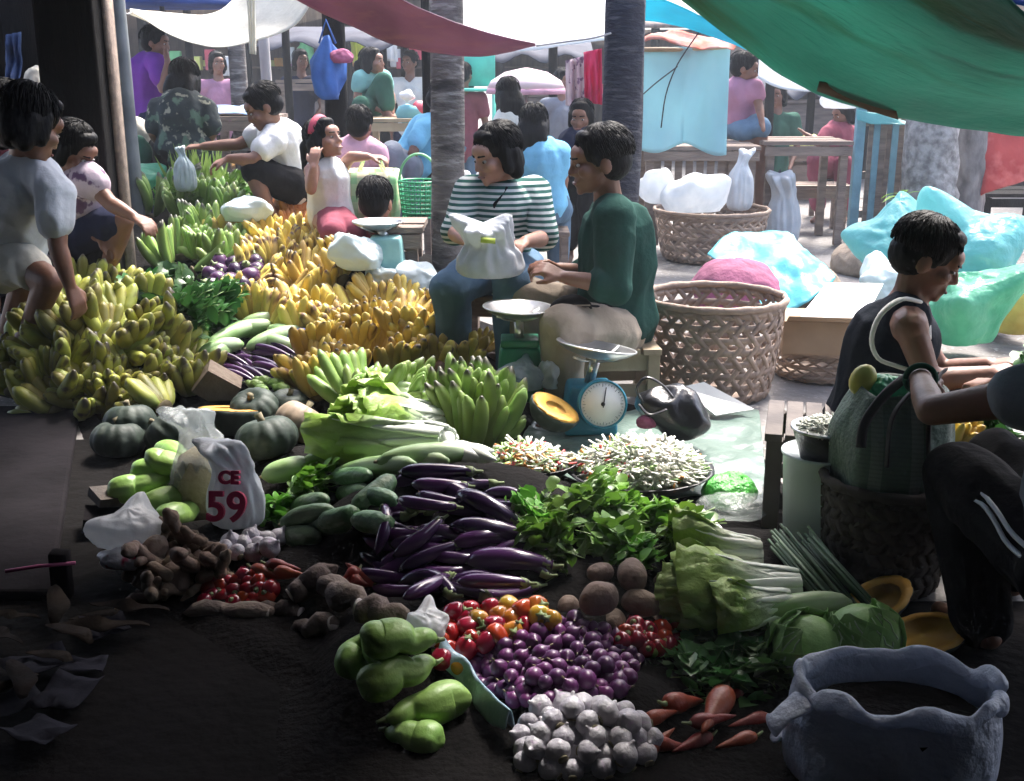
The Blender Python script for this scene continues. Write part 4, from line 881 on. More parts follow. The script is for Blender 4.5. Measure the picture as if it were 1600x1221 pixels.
ground_bundle('sack', 'tan sack leaning on the yellow sack', 'sack', 1545, 480, 6.1, (.12, .15, .16), m_tansack, seed=7)
ground_bundle('sack', 'yellow sack standing at the right edge', 'sack', 1585, 478, 5.9, (.11, .15, .19), m_yel, amp=.03, seed=9)
ground_bundle('sack', 'grey brown sack lying by the foot of the plank gate', 'sack', 1338, 408, 8.0, (.17, .3, .13), m_tansack, amp=.06, seed=11)
ground_bundle('plastic_bag', 'pale green white bag behind the white board', 'bag', 1375, 450, 6.4, (.1, .12, .12), m_milk, seed=13)
p = W(1098, 300, 8.05); 
for k, (u, v, r, lab) in enumerate([(1085, 308, (.2, .2, .13), 'long white bag lying on the heaped basket'), (1030, 300, (.12, .14, .1), 'small white bag on the left rim of the heaped basket')]):
    ground_bundle('white_bag', lab, 'bag', u, v, 7.9 + .1 * k, r, m_white_film, amp=.04, seed=20 + k)
poly_bag('white_bag', 'upright white bag leaning on the slatted table', 'bag', W(1154, 330, 8.6), .19, .17, .42, m_white_film, 23, .05, neck=.4)
poly_bag('white_bag', 'tall translucent white bag standing right of the heaped basket', 'bag', G(1220, 385), .26, .22, .56, m_white_film, 24, .05, neck=.8, flare=1.05)
# cardboard box and board
c = W(1282, 528, 5.1)
o = thing('cardboard_box', 'brown cardboard box on the low basket', 'box', (c.x, c.y, .15))
M = rotm(0, 0, -8)
MB().box((c.x, c.y, .235), (.36, .3, .15), M).build('carton', m_card, o, bevel=.004)
MB().box((c.x - .02, c.y - .16, .32), (.34, .12, .006), rotm(-24, 0, -8)).build('flap', m_card, o)
q = [W(1250, 496, 5.0), W(1345, 510, 4.95), W(1380, 445, 5.7), W(1292, 444, 5.7)]
MB_ = MB(); MB_.add(q, [(0, 1, 2, 3)])
tag(MB_.build('white_board', m_paper, loc=q[0], smooth=False, solid=.012), 'large white board lying on the cardboard box', 'board')
# long slatted table behind
def table(name, label, x0, x1, y0, y1, h, mt, slats=0, ground=0.):
    o = thing(name, label, 'table', ((x0 + x1) / 2, (y0 + y1) / 2, 0))
    mb = MB(); n = max(3, int((y1 - y0) / .11))
    for k in range(n): mb.box(((x0 + x1) / 2, y0 + (y1 - y0) * (k + .5) / n, h + rnd(-.004, .004)), (x1 - x0, (y1 - y0) / n * .88, .03))
    mb.build('tabletop', mt, o, smooth=False)
    for x in (x0 + .06, x1 - .06):
        for y in (y0 + .06, y1 - .06): MB().box((x, y, (h - .02) / 2), (.06, .06, h - .02)).build('leg', mt, o, smooth=False)
    MB().box(((x0 + x1) / 2, y0 + .02, h - .06), (x1 - x0 - .02, .03, .07)).build('rail', mt, o, smooth=False)
    if slats:
        mb = MB()
        for k in range(slats):
            mb.box((x0 + .12 + (x1 - x0 - .24) * k / (slats - 1), y0 + .075, (h - .1) * .5 + .03), (.055, .018, h - .12))
        mb.build('slats', mt, o, smooth=False)
    return o
a = W(1005, 232, 8.9); b = W(1190, 232, 8.9)
table('slatted_table', 'slatted wooden table under the pale blue sheet', a.x, b.x, 8.9, 9.6, a.z, m_wood, 9)
a = W(1195, 225, 9.2); b = W(1335, 222, 9.2)
table('long_table', 'long rough table between the pale blue sheet and the plank gate', a.x, b.x, 9.2, 9.9, a.z, m_wood)
a = W(1200, 292, 10.); b = W(1330, 292, 10.)
table('low_bench', 'low grey bench under the long rough table', a.x, b.x, 9.95, 10.3, a.z, m_wood)
a = W(605, 186, 10.6); b = W(672, 186, 10.6)
table('bamboo_table', 'bamboo table under the woman in the teal top', a.x - .25, b.x + .1, 10.3, 11.4, a.z, m_bamboo)
a = W(430, 128, 13.); b = W(512, 128, 13.)
table('rough_table', 'rough wooden table left of the dark post with the blue bag', a.x, b.x, 13., 13.8, a.z, m_wood)
a = W(310, 185, 8.9); b = W(385, 178, 8.9)
table('display_bench', 'bench with plastic sheets behind the man in the white T-shirt', a.x, b.x + .2, 8.9, 9.5, a.z, m_wood)
g = [[W(320 + 75 * s, 172 + 12 * t, 9.35 - .4 * t) + Vector((0, 0, .03 + .03 * noise.noise(Vector((s * 4, t * 4, 2))))) for s in [k / 14 for k in range(15)]] for t in [i / 8 for i in range(9)]]
tag(MB().grid(g).build('plastic_sheet', mat('blue white sheet', (.5, .6, .75), (.25, .4, .65), 6, .4, .4), loc=g[0][0], solid=.004), 'blue and white plastic sheet on the bench behind the crouching man', 'plastic sheet')
a = W(575, 360, 5.9); b = W(660, 360, 5.9)
table('low_table', 'low wooden table left of the grey palm trunk', a.x, b.x, 5.9, 6.3, a.z, m_wood)
a = W(1540, 308, 9.8); b = W(1680, 308, 9.8)
table('rough_table', 'dark rough table under the red tarpaulin', a.x, b.x, 9.85, 10.6, a.z, m_dark_wood)
# plank gate
p = W(1334, 355, 9.6); q = W(1420, 355, 9.6); zt = W(1380, 192, 9.6).z
o = thing('plank_gate', 'weathered plank gate with a blue painted post and pale blue slats', 'gate', (p.x, 9.6, 0))
m_bluewood = mat('faded blue paint on wood', (.2, .4, .48), (.14, .28, .34), 6, .8, .3, 30)
MB().box((p.x - .02, 9.58, .66), (.07, .07, 1.3)).build('gate_post', m_bluewood, o, smooth=False)
n = 8
for k in range(n):
    x = p.x + .06 + (q.x - p.x - .06) * (k + .5) / n
    MB().box((x, 9.62 + .006 * (k % 2), zt / 2 + .03), (.05 if k % 3 else .035, .02, zt - .04)).build('plank', m_bluewood if k % 3 == 1 else m_wood, o, smooth=False)
for z in (.2, zt * .55, zt): MB().box(((p.x + q.x) / 2, 9.655, z), (q.x - p.x, .04, .06)).build('rail', m_wood, o, smooth=False)
tarp('plastic_sheet', 'aqua plastic draped on top of the plank gate', [[W(1338, 172, 9.5), W(1380, 180, 9.5), W(1428, 194, 9.5)], [W(1338, 188, 9.45), W(1370, 196, 9.45), W(1424, 198, 9.45)]], m_aqua, 14, 6, .02, 5, 3, cat='plastic sheet')
tag(bundle('white_bundle', '', '', W(1315, 158, 10.6), (.16, .12, .09), m_white_film, seed=33), 'white bundle on the stall beyond the plank gate', 'bundle')
# stone pillar tree trunks
m_stonebark = mat('mottled pale bark', (.36, .35, .34), (.15, .145, .14), 15, .95, 1., 22, lo=.36, hi=.62, det=9)
m_greybark = mat('rough grey bark', (.27, .25, .24), (.1, .09, .09), 9, .95, .9, 18, stretch=(1, 1, .5))
def trunk(label, u, y, wpx, mt, vb):
    p = W(u, 250, y); r = wpx * y / F / 2; o = thing('tree', label, 'tree', (p.x, y, 0)); P = []; n = 40
    for i in range(n): z = -.05 + 3.4 * i / (n - 1); P.append(Vector((p.x + .04 * noise.noise(Vector((z, r * 9, 0))), y, z)))
    mb = MB().tube(P, [r * (1.12 - .2 * i / n + (.25 * max(0, 1 - i / 6))) for i in range(n)], 26)
    mb.jit(.03, 9, r).jit(.015, 22, r); mb.build('trunk', mt, o)
    mb = MB()
    for k in range(420):
        a = rnd(0, 6.28); rr = rnd(.1, 1.6); c = Vector((p.x + rr * math.cos(a), y + rr * math.sin(a), 3.3 + rnd(0, 1.4) * (1 - rr / 2)))
        d = Vector((rnd(-1, 1), rnd(-1, 1), rnd(-.6, .3))).normalized(); x, yy, d = frame(d); L = rnd(.12, .22)
        mb.add([c, c + d * L * .5 + x * L * .25, c + d * L, c + d * L * .5 - x * L * .25], [(0, 1, 2, 3)])
    mb.build('crown', m_leafbg, o)
m_leafbg = mat('tree leaves', (.07, .13, .04), (.04, .08, .025), 3, .6, trl=.3)
trunk('thick pale mottled tree trunk right of the plank gate', 1455, 9.3, 74, m_stonebark, 350); trunk('slimmer grey brown tree trunk behind the mottled trunk', 1512, 9.7, 46, m_greybark, 350)
# small plant
p = W(1408, 335, 9.0); o = thing('seedling', 'small bright green plant beside the mottled tree trunk', 'plant', (p.x, p.y, 0))
m_lime = mat('bright green leaf', (.3, .5, .07), (.2, .38, .05), 5, .5, trl=.35)
def leafblade(mb, c, d, up, L, wd, bend=.3, n=5, fold=.15):
    x, y, d = frame(d, up); g = []
    for i in range(n + 1):
        t = i / n; w_ = wd * (math.sin(math.pi * min(1, t * .93 + .07)) ** .8) / 2 + .0005
        q = c + d * (L * t) - Vector((0, 0, 1)) * (bend * L * t * t)
        g.append([q - x * w_ + y * w_ * fold, q, q + x * w_ + y * w_ * fold])
    mb.grid(g)
mb = MB()
for k in range(16):
    a = k * 2.4; leafblade(mb, p + Vector((0, 0, -.02 + .012 * k)), Vector((math.cos(a), math.sin(a), rnd(.2, .9))), Vector((0, 0, 1)), rnd(.14, .24), .05, .5)
mb.build('leaves', m_lime, o); MB().tube([Vector((p.x, p.y, 0)), p + Vector((0, 0, .15))], .01, 6).build('stem', m_lime, o)
# hanging things
p = W(512, 105, 7.95)
o = thing('hanging_bag', 'blue cloth bag hanging on the dark post', 'bag', p)
m_bluebag = mat('bright blue cloth', (.03, .12, .4), (.02, .08, .28), 6, .8, .4)
MB().lathe([(0, -.2), (.06, -.2), (.085, -.17), (.1, -.08), (.085, .04), (.05, .15), (.03, .19)], 30, lambda a, t: 1 + .5 * noise.noise(Vector((math.cos(a) * 2, math.sin(a) * 2, t * 4))), c=p).jit(.03, 7, 4).build('pouch', m_bluebag, o)
MB().tube([p + Vector((-.05, 0, .15)), p + Vector((0, .01, .3)), p + Vector((.06, 0, .15))], .008, 6).build('strap', m_bluebag, o)
p = W(533, 90, 7.9); tag(bundle('red_bundle', '', '', p, (.07, .06, .05), m_maroonsack, amp=.02, scl=9, seed=40), 'red cloth bundle tied to the dark post above the blue bag', 'bundle')
hang('hanging_shirt', 'lime yellow shirt hanging far behind the dark post', 'shirt', (546, 572, 552, 576), (52, 50, 98, 100), 14., mat('lime cloth', (.72, .8, .3), None, 6, .8, trl=.3), .03, 4)
hang('hanging_cloth', 'bright crimson cloth hanging left of the dark palm trunk', 'cloth', (912, 940, 914, 940), (82, 76, 160, 164), 8.9, mat('crimson cloth', (.6, .03, .14), (.45, .02, .1), 6, .8, .3, trl=.3), .03, 6)
hang('hanging_cloth', 'pale pink print cloth hanging beside the crimson cloth', 'cloth', (884, 912, 884, 914), (95, 88, 165, 168), 9.2, m_pinkfl, .03, 7)
p = W(822, 135, 11.5)
o = thing('parasol', 'white and pink parasol behind the woman in the white shirt', 'parasol', (p.x, p.y, 0)); m_pinkw = mat('white pink parasol cloth', (.8, .72, .74), (.7, .55, .6), 3, .7, .2, trl=.4)
MB().lathe([(.02, .17), (.2, .13), (.33, .05), (.37, -.02)], 20, lambda a, t: 1 + .02 * math.cos(8 * a), c=p).build('canopy', m_pinkw, o, solid=.004)
MB().lathe([(.373, -.02), (.378, -.07)], 40, lambda a, t: 1 + .03 * t * math.cos(20 * a), c=p).build('fringe', m_pinkc, o, solid=.004)
MB().tube([p + Vector((0, 0, .16)), Vector((p.x, p.y, 0))], .015, 8).build('pole', m_pole, o)
p = W(745, 128, 12.5); o = thing('plastic_chair', 'turquoise plastic chair right of the grey palm trunk', 'chair', (p.x, p.y, 0)); m_tq = mat('turquoise plastic', (.08, .55, .42), None, 6, .4)
z0 = p.z - .08
MB().box((p.x, p.y, z0), (.4, .4, .03)).build('seat', m_tq, o, bevel=.01)
MB().box((p.x, p.y + .2, z0 + .24), (.38, .03, .42)).build('backrest', m_tq, o, bevel=.01)
for sx in (-1, 1):
    for sy in (-1, 1): MB().box((p.x + sx * .18, p.y + sy * .18, (z0 - .015) / 2), (.035, .035, z0 - .015)).build('leg', m_tq, o)
# green checked bag and green basket
p = W(582, 300, 6.75); o = thing('checked_bag', 'green and cream checked carrier bag behind the small child', 'bag', (p.x, p.y, p.z - .14))
m_plaid = mat('green cream check', (.7, .68, .45), (.62, .6, .4), 8, .6, .2, pat=p_many(p_axis(0, .55, (.1, .42, .16), .11, .4), p_axis(2, .45, (.12, .45, .18), .1, .35), p_axis(0, .4, (.5, .25, .1), .11, .08)))
mb = MB()
mb.lathe([(.0, -.15), (.15, -.15), (.165, -.05), (.17, .08), (.155, .125), (.13, .12), (.12, .0)], 32, lambda a, t: (1 / max(abs(math.cos(a)), abs(math.sin(a)) * 1.0) ** .55) * (1 + .03 * math.sin(5 * a)), c=p); mb.build('bag_body', m_plaid, o)
for dy in (-.06, .06): MB().tube([p + Vector((-.07, dy, .12)), p + Vector((-.04, dy, .2)), p + Vector((.04, dy, .2)), p + Vector((.07, dy, .12))], .007, 6).build('handle', m_plaid, o)
p = W(655, 308, 6.6); o = thing('plastic_basket', 'green plastic shopping basket with an arched handle beside the palm trunk', 'basket', (p.x, p.y, p.z - .11))
m_gp = mat('green plastic', (.05, .42, .2), None, 6, .4)
mb = MB()
for k in range(9): mb.tube([p + Vector(((.095 + .02 * k / 8) * math.cos(a), (.095 + .02 * k / 8) * math.sin(a), -.11 + .025 * k)) for a in [2 * math.pi * i / 28 for i in range(29)]], .006, 6)
for i in range(22): a = 2 * math.pi * i / 22; mb.tube([p + Vector((.095 * math.cos(a), .095 * math.sin(a), -.11)), p + Vector((.117 * math.cos(a), .117 * math.sin(a), .09))], .004, 5)
mb.lathe([(0, -.112), (.095, -.112)], 20, c=p); mb.build('basket_wall', m_gp, o)
MB().tube([p + Vector((-.11 * math.cos(a), 0, .09 + .15 * math.sin(a))) for a in [math.pi * i / 16 for i in range(17)]], .008, 6).build('handle', mat('light green plastic', (.3, .7, .35), None, 6, .4), o)
# weighing scales
def pan(o, c, r, mt, tilt=(0, 0), dep=.26):
    M = rotm(tilt[0], tilt[1])
    MB().lathe([(0, -r * dep), (r * .45, -r * dep * .93), (r * .8, -r * dep * .5), (r, 0), (r * 1.03, .004), (r * 1.02, .009), (r * .98, .004), (r * .78, -r * dep * .45), (r * .43, -r * dep * .85), (0, -r * dep * .92)], 40, c=c, M=M).build('pan', mt, o)
def scale_(label, pb, w_, h, paint, panc, panr, tilt=(0, 0), dial=None, facing=0., foot=True):
    o = thing('weighing_scale', label, 'scale', pb); M = rotm(0, 0, facing); pb = Vector(pb)
    mb = MB(); t = .8
    vs = []
    for z, k in ((.0, 1.), (h * .15, 1.), (h * .85, .86), (h, .8)):
        for sx, sy in ((-1, -1), (1, -1), (1, 1), (-1, 1)): vs.append(pb + M @ Vector((sx * w_ / 2 * k, sy * w_ * .42 * k, z)))
    fs = [(3, 2, 1, 0), (12, 13, 14, 15)] + [(i * 4 + j, i * 4 + (j + 1) % 4, i * 4 + 4 + (j + 1) % 4, i * 4 + 4 + j) for i in range(3) for j in range(4)]
    mb.add(vs, fs); mb.build('body', paint, o, bevel=.012)
    top = pb + Vector((0, 0, h)); b = panc - Vector((0, 0, panr * .24))
    MB().tube([top, b], w_ * .1, 12).build('column', m_steel, o)
    cr_ = MB()
    for a in range(4):
        d = Vector((math.cos(a * 1.571 + .78), math.sin(a * 1.571 + .78), 0)); cr_.tube([b - Vector((0, 0, .02)), b + d * panr * .55 + Vector((0, 0, 0)), panc + d * panr * .85 - Vector((0, 0, panr * .1))], .005, 6)
    cr_.build('pan_support', m_steel, o)
    pan(o, panc, panr, m_steel, tilt)
    if dial:
        c, r = dial; D = rotm(76, 0, facing); n = D @ Vector((0, 0, 1))
        MB().lathe([(0, 0), (r * 1.1, 0), (r * 1.12, .015), (r * 1.1, .05), (r * 1.02, .055), (r, .045), (0, .045)], 44, c=c, M=D).build('dial_case', paint, o)
        f = MB().lathe([(0, .05), (r * .99, .05), (r * .99, .052), (0, .0525)], 44, c=c, M=D).build('dial_face', m_dial, o)
        mb = MB()
        for k in range(40):
            a = 2 * math.pi * k / 40; L = .14 if k % 5 == 0 else .07
            p0 = c + D @ Vector((r * .92 * math.cos(a), r * .92 * math.sin(a), .0535)); p1 = c + D @ Vector((r * (.92 - L) * math.cos(a), r * (.92 - L) * math.sin(a), .0535))
            mb.bar(p0, p1, .0022, .001, n)
        mb.build('dial_ticks', mat('grey tick', (.3, .33, .36), None, 6, .5), f)
        MB().bar(c + D @ Vector((0, -r * .15, .056)), c + D @ Vector((r * .15, r * .75, .056)), .004, .001, n).build('needle', m_black, f)
        MB().lathe([(0, .054), (.008, .054), (.006, .06), (0, .06)], 12, c=c, M=D).build('hub', m_black, f)
    return o
p = W(812, 622, 4.45); pp_ = W(810, 482, p.y); scale_('green weighing scale with a deep steel pan', p, .19, .22, m_green_paint, pp_, .138, (0, 2))
MB_ = MB().box((p.x, p.y, p.z + .236), (.15, .13, .03)); 
o = tag(MB_.build('scale_top', m_green_paint, loc=p, bevel=.006), '', ''); par = [x for x in bpy.data.objects if x.name.startswith('weighing_scale')][0]; o.parent = par; o.matrix_parent_inverse = par.matrix_world.inverted(); o.location = (0, 0, 0)
for k in ('label', 'category'):
    if k in o: del o[k]
p = W(930, 662, 4.15); p.z = .05; pp_ = W(932, 543, 4.2)
scale_('blue weighing scale with a large round white dial', p + Vector((-.02, .07, 0)), .2, .19, m_blue_paint, pp_, .15, (-6, 9), (W(939, 631, 4.08), .082), 4)
p = W(595, 425, 5.85); p.z = max(hz(p.x, p.y), .1); pp_ = W(590, 348, 5.9); b = Vector((p.x + .03, p.y, W(600, 430, 5.85).z))
scale_('pale teal weighing scale with a wide pan at the end of the ripe bananas', b, .19, .2, m_teal_paint, pp_, .128)
# white plastic bag with green mark on the lap
# white plastic bag with green mark on the lap
c = W(765, 430, 4.68)
o = poly_bag('plastic_bag', 'white carrier bag with a small green mark on the lap of the striped woman', 'bag', c + Vector((0, 0, -.01)), .27, .2, .19, m_white_film, 3, .09, neck=.74, flare=1.02)
MB().box(W(762, 376, 4.555) - Vector((0, .0, 0)), (.06, .01, .022), rotm(-18, 5, 0)).jit(.004, 30).build('printed_mark', mat('green print', (.5, .62, .08), None, 9, .6), o).location = (0, 0, 0)
ch = o.children[0]; ch.matrix_parent_inverse = Matrix.Identity(4)
c = W(290, 300, 7.0)
tag(poly_bag('plastic_bag', '', '', c, .13, .09, .26, m_milk, 8, .0, neck=.3), 'milky plastic bag dangling from the hand of the crouching man', 'bag')
c = W(200, 285, 7.6)
ground_bundle('plastic_bag', 'green tinted plastic bag beside the herbs at the back', 'bag', 208, 280, 7.5, (.15, .14, .09), m_greenf, amp=.04, seed=51)
ground_bundle('white_bag', 'white and black printed bag left of the green tinted bag', 'bag', 178, 262, 7.7, (.11, .1, .08), mat('white black print plastic', (.6, .6, .62), (.04, .04, .06), 8, .4, .4), amp=.03, seed=52)
ground_bundle('sack', 'pale tan sack behind the grey pole', 'sack', 215, 220, 8.3, (.13, .12, .16), mat('pale tan sack', (.5, .46, .4), None, 6, .9, .4), amp=.03, seed=53)
ground_bundle('sack', 'dark green sack at the foot of the patterned woman', 'sack', 210, 240, 7.9, (.12, .12, .12), m_dgreen, amp=.03, seed=54)
ground_bundle('paper_bag', 'cream paper bag high up left of the thick black post', 'bag', 58, 135, 6.2, (.07, .07, .1), m_cream2, amp=.02, seed=55)
ground_bundle('white_bag', 'white bag resting by the bright wall behind the grey pole', 'bag', 183, 150, 11.5, (.3, .1, .32), m_whitec, amp=.03, seed=56)
ground_bundle('white_bag', 'crumpled grey white plastic beside the crouching mans foot', 'bag', 385, 330, 6.6, (.13, .12, .07), m_milk, amp=.04, seed=57)
for u, v, r, lab, s in [(560, 400, (.1, .1, .09), 'crumpled pale plastic bag left of the teal scale', 58), (655, 440, (.1, .08, .06), 'crumpled pale plastic bag right of the teal scale', 59), (595, 435, (.08, .07, .05), 'small crumpled plastic bag below the teal scale', 60)]:
    ground_bundle('plastic_bag', lab, 'bag', u, v, 5.75, r, m_milk, amp=.04, seed=s)
ground_bundle('plastic_bag', 'pale plastic bag leaning on the front of the green scale', 'bag', 815, 592, 4.33, (.1, .04, .06), m_clear_film, amp=.03, seed=61)
ground_bundle('plastic_bag', 'crumpled white plastic bag right of the green scale', 'bag', 862, 585, 4.36, (.05, .06, .07), m_white_film, amp=.03, seed=62)
ground_bundle('crumpled_bag', 'crumpled white and blue bag under the knees of the woman in stripes', 'bag', 705, 500, 5.3, (.06, .06, .05), m_white_film, amp=.03, seed=63)
# stools of the two sellers
def stool(name, label, c, w_, d_, h, mt, rz=0., slats=4):
    o = thing(name, label, 'stool', (c[0], c[1], 0)); M = rotm(0, 0, rz); c = Vector((c[0], c[1], 0))
    for k in range(slats): MB().box(c + M @ Vector((-w_ / 2 + w_ * (k + .5) / slats, 0, h)), (w_ / slats * .86, d_, .025), M).build('seat_slat', mt, o, bevel=.003, smooth=False)
    for sx in (-1, 1):
        for sy in (-1, 1): MB().box(c + M @ Vector((sx * (w_ / 2 - .035), sy * (d_ / 2 - .04), (h - .013) / 2)), (.05, .05, h - .015), M).build('leg', mt, o, bevel=.003, smooth=False)
    for sy in (-1, 1):
        MB().box(c + M @ Vector((0, sy * (d_ / 2 - .045), h - .05)), (w_ - .12, .022, .07), M).build('apron', mt, o, smooth=False)
        MB().box(c + M @ Vector((0, sy * (d_ / 2 - .045), .1)), (w_ - .12, .022, .05), M).build('stretcher', mt, o, smooth=False)
    return o
c = W(958, 560, 4.7); stool('wooden_stool', 'wooden stool under the woman in the green jacket', (c.x, 4.72), .36, .34, .27, m_bamboo, 5)
c = W(780, 450, 5.22); stool('wooden_stool', 'wooden stool under the woman in stripes', (c.x, 5.24), .36, .3, .38, m_wood, -10)
c = W(1355, 700, 3.62); stool('wooden_stool', 'low wooden stool under the boy', (c.x, 3.62), .3, .3, .1 + .02, m_wood, 0)
c = G(1272, 740, .0); c = W(1272, 668, 3.42)
stool('slatted_stool', 'dark wooden stool with a slatted top beside the striped bag', (c.x + .01, 3.46), .3, .38, W(1265, 655, 3.5).z, m_dark_wood if False else mat('dark stool wood', (.13, .11, .1), (.06, .05, .05), 4, .85, .3), -14, 5)
# bowl, bucket, striped bag
c = W(1292, 672, 3.1); o = thing('bowl', 'black bowl of white shredded food on a white bucket', 'bowl', c - Vector((0, 0, .11)))
MB().lathe([(0, -.11), (.06, -.11), (.085, -.03), (.095, 0), (.1, .003), (.097, .008), (.088, -.004), (.075, -.04), (0, -.05)], 30, c=c).build('bowl_shell', m_black, o)
MB().lathe([(.094, .002), (.101, .004), (.1, .011), (.094, .009)], 30, c=c).build('rim', m_steel, o)
mb = MB()
for k in range(260):
    a = rnd(0, 6.3); r = .085 * math.sqrt(rnd(0, 1)); q = c + Vector((r * math.cos(a), r * math.sin(a), .0 + .03 * (1 - (r / .085) ** 2)))
    d = Vector((rnd(-1, 1), rnd(-1, 1), rnd(-.2, .4))).normalized() * .02; mb.tube([q - d, q + Vector((0, 0, .004)), q + d], .0028, 4)
m_shredw = mat('white shreds', (.72, .72, .66), (.55, .58, .5), 9, .6)
o = tag(mb.build('shredded_food', m_shredw, loc=c), 'white shredded food heaped in the black bowl', 'food'); o['kind'] = 'stuff'
c = W(1280, 735, 3.12); o = thing('bucket', 'white plastic bucket under the black bowl', 'bucket', (c.x, c.y, 0)); z = W(1290, 712, 3.1).z
MB().lathe([(0, 0), (.085, 0), (.105, z), (.11, z), (.11, z + .008), (.1, z + .006), (0, z * .9)], 30, c=(c.x, c.y, 0)).build('bucket_wall', m_milk, o)
c = W(1390, 800, 2.95)
m_drat = mat('dark brown weave', (.05, .036, .026), (.028, .02, .016), 9, .8, .3, 40)
basket('woven_basket', 'dark brown woven basket under the green striped bag at the right', (c.x, 2.98), .15, .175, .3, m_drat, 24, 9, .03)
MB().lathe([(.148, .02), (.172, .29)], 30, c=(c.x, 2.98, 0)).build('liner', m_black, [x for x in bpy.data.objects if x.name.startswith('woven_basket') and abs(x.location.y - 2.98) < .01][0])
o = thing('shopping_bag', 'big green striped shopping bag with dark straps beside the boy', 'bag', (c.x, 2.98, .2))
m_bagc = mat('green grey woven bag', (.1, .16, .125), (.06, .1, .075), 6, .6, .4, 60, pat=p_many(p_axis(0, .5, (.24, .28, .25), .1, .3), p_axis(2, .3, (.06, .08, .07), .012, .4)))
zt = W(1400, 600, 2.95).z; H_ = zt - .2
mb = MB(); prof = []
for i in range(19): t = i / 18; prof.append((.135 * (1 + .2 * math.sin(t * 3.0) - .2 * t ** 3), .2 + H_ * t))
mb.lathe([(0, .21)] + prof + [(.095, .2 + H_ * .96), (.085, .2 + H_ * .8)], 56, lambda a, t: (1 / max(abs(math.cos(a)), abs(math.sin(a))) ** .3) * (1 + .1 * noise.noise(Vector((math.cos(a) * 2, math.sin(a) * 2, t * 4))) + .05 * noise.noise(Vector((math.cos(a) * 6, math.sin(a) * 6, t * 5)))), c=(c.x, 2.98, 0))
mb.jit(.02, 6, 2); mb.build('bag_body', m_bagc, o, sub=1)
m_strap = mat('dark strap', (.03, .025, .028), None, 8, .7)
for s0, pts in enumerate([[(1345, 700), (1352, 660), (1385, 615), (1425, 585), (1450, 580)], [(1385, 730), (1392, 660), (1415, 622), (1450, 592), (1462, 584)], [(1450, 720), (1452, 650), (1458, 610), (1470, 585), (1476, 580)]]):
    MB().tube([cr([W(u, v, 2.82 + .03 * (i > 2) + .02 * i * (s0 < 3)) for i, (u, v) in enumerate(pts)], i / 20) for i in range(21)], .013, 8, .35).build('strap', m_strap, o)
p = W(1348, 594, 2.98); o = MB().ell(p, (.035, .03, .045), rotm(0, 25, 0)).build('mango', mat('yellow mango', (.6, .5, .1), (.5, .5, .14), 4, .45), loc=p); tag(o, 'yellow mango on top of the striped shopping bag', 'mango')
p = W(1385, 608, 2.98); tag(bundle('plastic_bag', '', '', p, (.05, .05, .035), mat('bright green bag', (.05, .4, .2), None, 8, .35, .4), amp=.02, scl=12, seed=70), 'bright green plastic bag in the mouth of the shopping bag', 'bag')
# ---------------------------------------------------------------- produce
m_ripe = mat('ripe banana skin', (.66, .5, .12), (.54, .39, .075), 9, .5, .12, 30, rv=.28, pat=p_many(p_spots((.12, .06, .03), 20, .58, .68, (1, .35, 1)), p_grad(1, .118, .13, (.05, .035, .02))))
m_unripe = mat('yellow green banana skin', (.38, .36, .06), (.21, .24, .04), 14, .5, .12, 30, rv=.4, pat=p_many(p_spots((.08, .06, .03), 22, .6, .7, (1, .4, 1)), p_grad(1, .112, .126, (.05, .04, .02))))
m_greenb = mat('green banana skin', (.23, .34, .08), (.15, .25, .05), 10, .45, .1, 30, rv=.25, pat=p_grad(1, .15, .165, (.04, .04, .02)))
m_orangeb = mat('orange banana skin', (.5, .2, .04), (.4, .14, .03), 12, .5, .1, rv=.2)
m_crown = mat('banana crown', (.16, .13, .06), (.08, .06, .03), 20, .8, .2)
def finger_mesh(L, r, bend, n=8, seed=0):
    mb = MB(); pts = []; rad = []
    for i in range(10):
        t = i / 9; pts.append(Vector((0, L * t, bend * L * (t - t * t * .0) * t))); k = math.sin(math.pi * min(1, t * .84 + .12)) ** .4
        rad.append(r * (.38 if i == 0 else (.55 + .1 if i == 1 else k)) if i < 9 else r * .2)
    rad[8] = r * .72
    mb.tube(pts, rad, n, fn=lambda a, t: 1 + .08 * math.cos(5 * a))
    return mb
def hand_proto(mt, L, r, bend, rows=2, per=6, spread=70, name='banana_hand'):
    root = MB().ell((0, -.004, 0), (.035 if per > 4 else .022, .014, .016 * rows)).jit(.005, 40).build(name, m_crown)
    ms = [finger_mesh(L * k, r * k2, bend * b).build('banana', mt) for k, k2, b in ((1, 1, 1), (.93, 1.05, .8), (1.05, .97, 1.15))]
    first = True; used = set()
    for j in range(rows):
        for i in range(per):
            a = math.radians(-spread / 2 + spread * (i + .5 * (j % 2)) / max(1, per - 1)) * -1
            q = random.choice(ms); o = bpy.data.objects.new('banana', q.data); C.objects.link(o); o.parent = root
            tl = math.radians(rnd(-7, 7) + (12 if j else -10))
            o.matrix_local = Matrix.Translation((-math.sin(a) * .006 + (i - per / 2 + .5) * .009, 0, (j - .5 * (rows - 1)) * r * 1.5)) @ Matrix.Rotation(a, 4, 'Z') @ Matrix.Rotation(tl, 4, 'X') @ Matrix.Rotation(rnd(-.2, .2), 4, 'Y')
    for q in ms: bpy.data.objects.remove(q)
    return proto(root)
H_ripe = [hand_proto(m_ripe, .125, .0205, .3, 2, 6, 58), hand_proto(m_ripe, .12, .0215, .42, 2, 5, 62), hand_proto(m_ripe, .12, .021, .5, 1, 6, 50)]
H_un = [hand_proto(m_unripe, .12, .0225, .35, 2, 5, 62), hand_proto(m_unripe, .115, .024, .3, 2, 6, 72), hand_proto(m_unripe, .12, .022, .5, 1, 5, 50)]
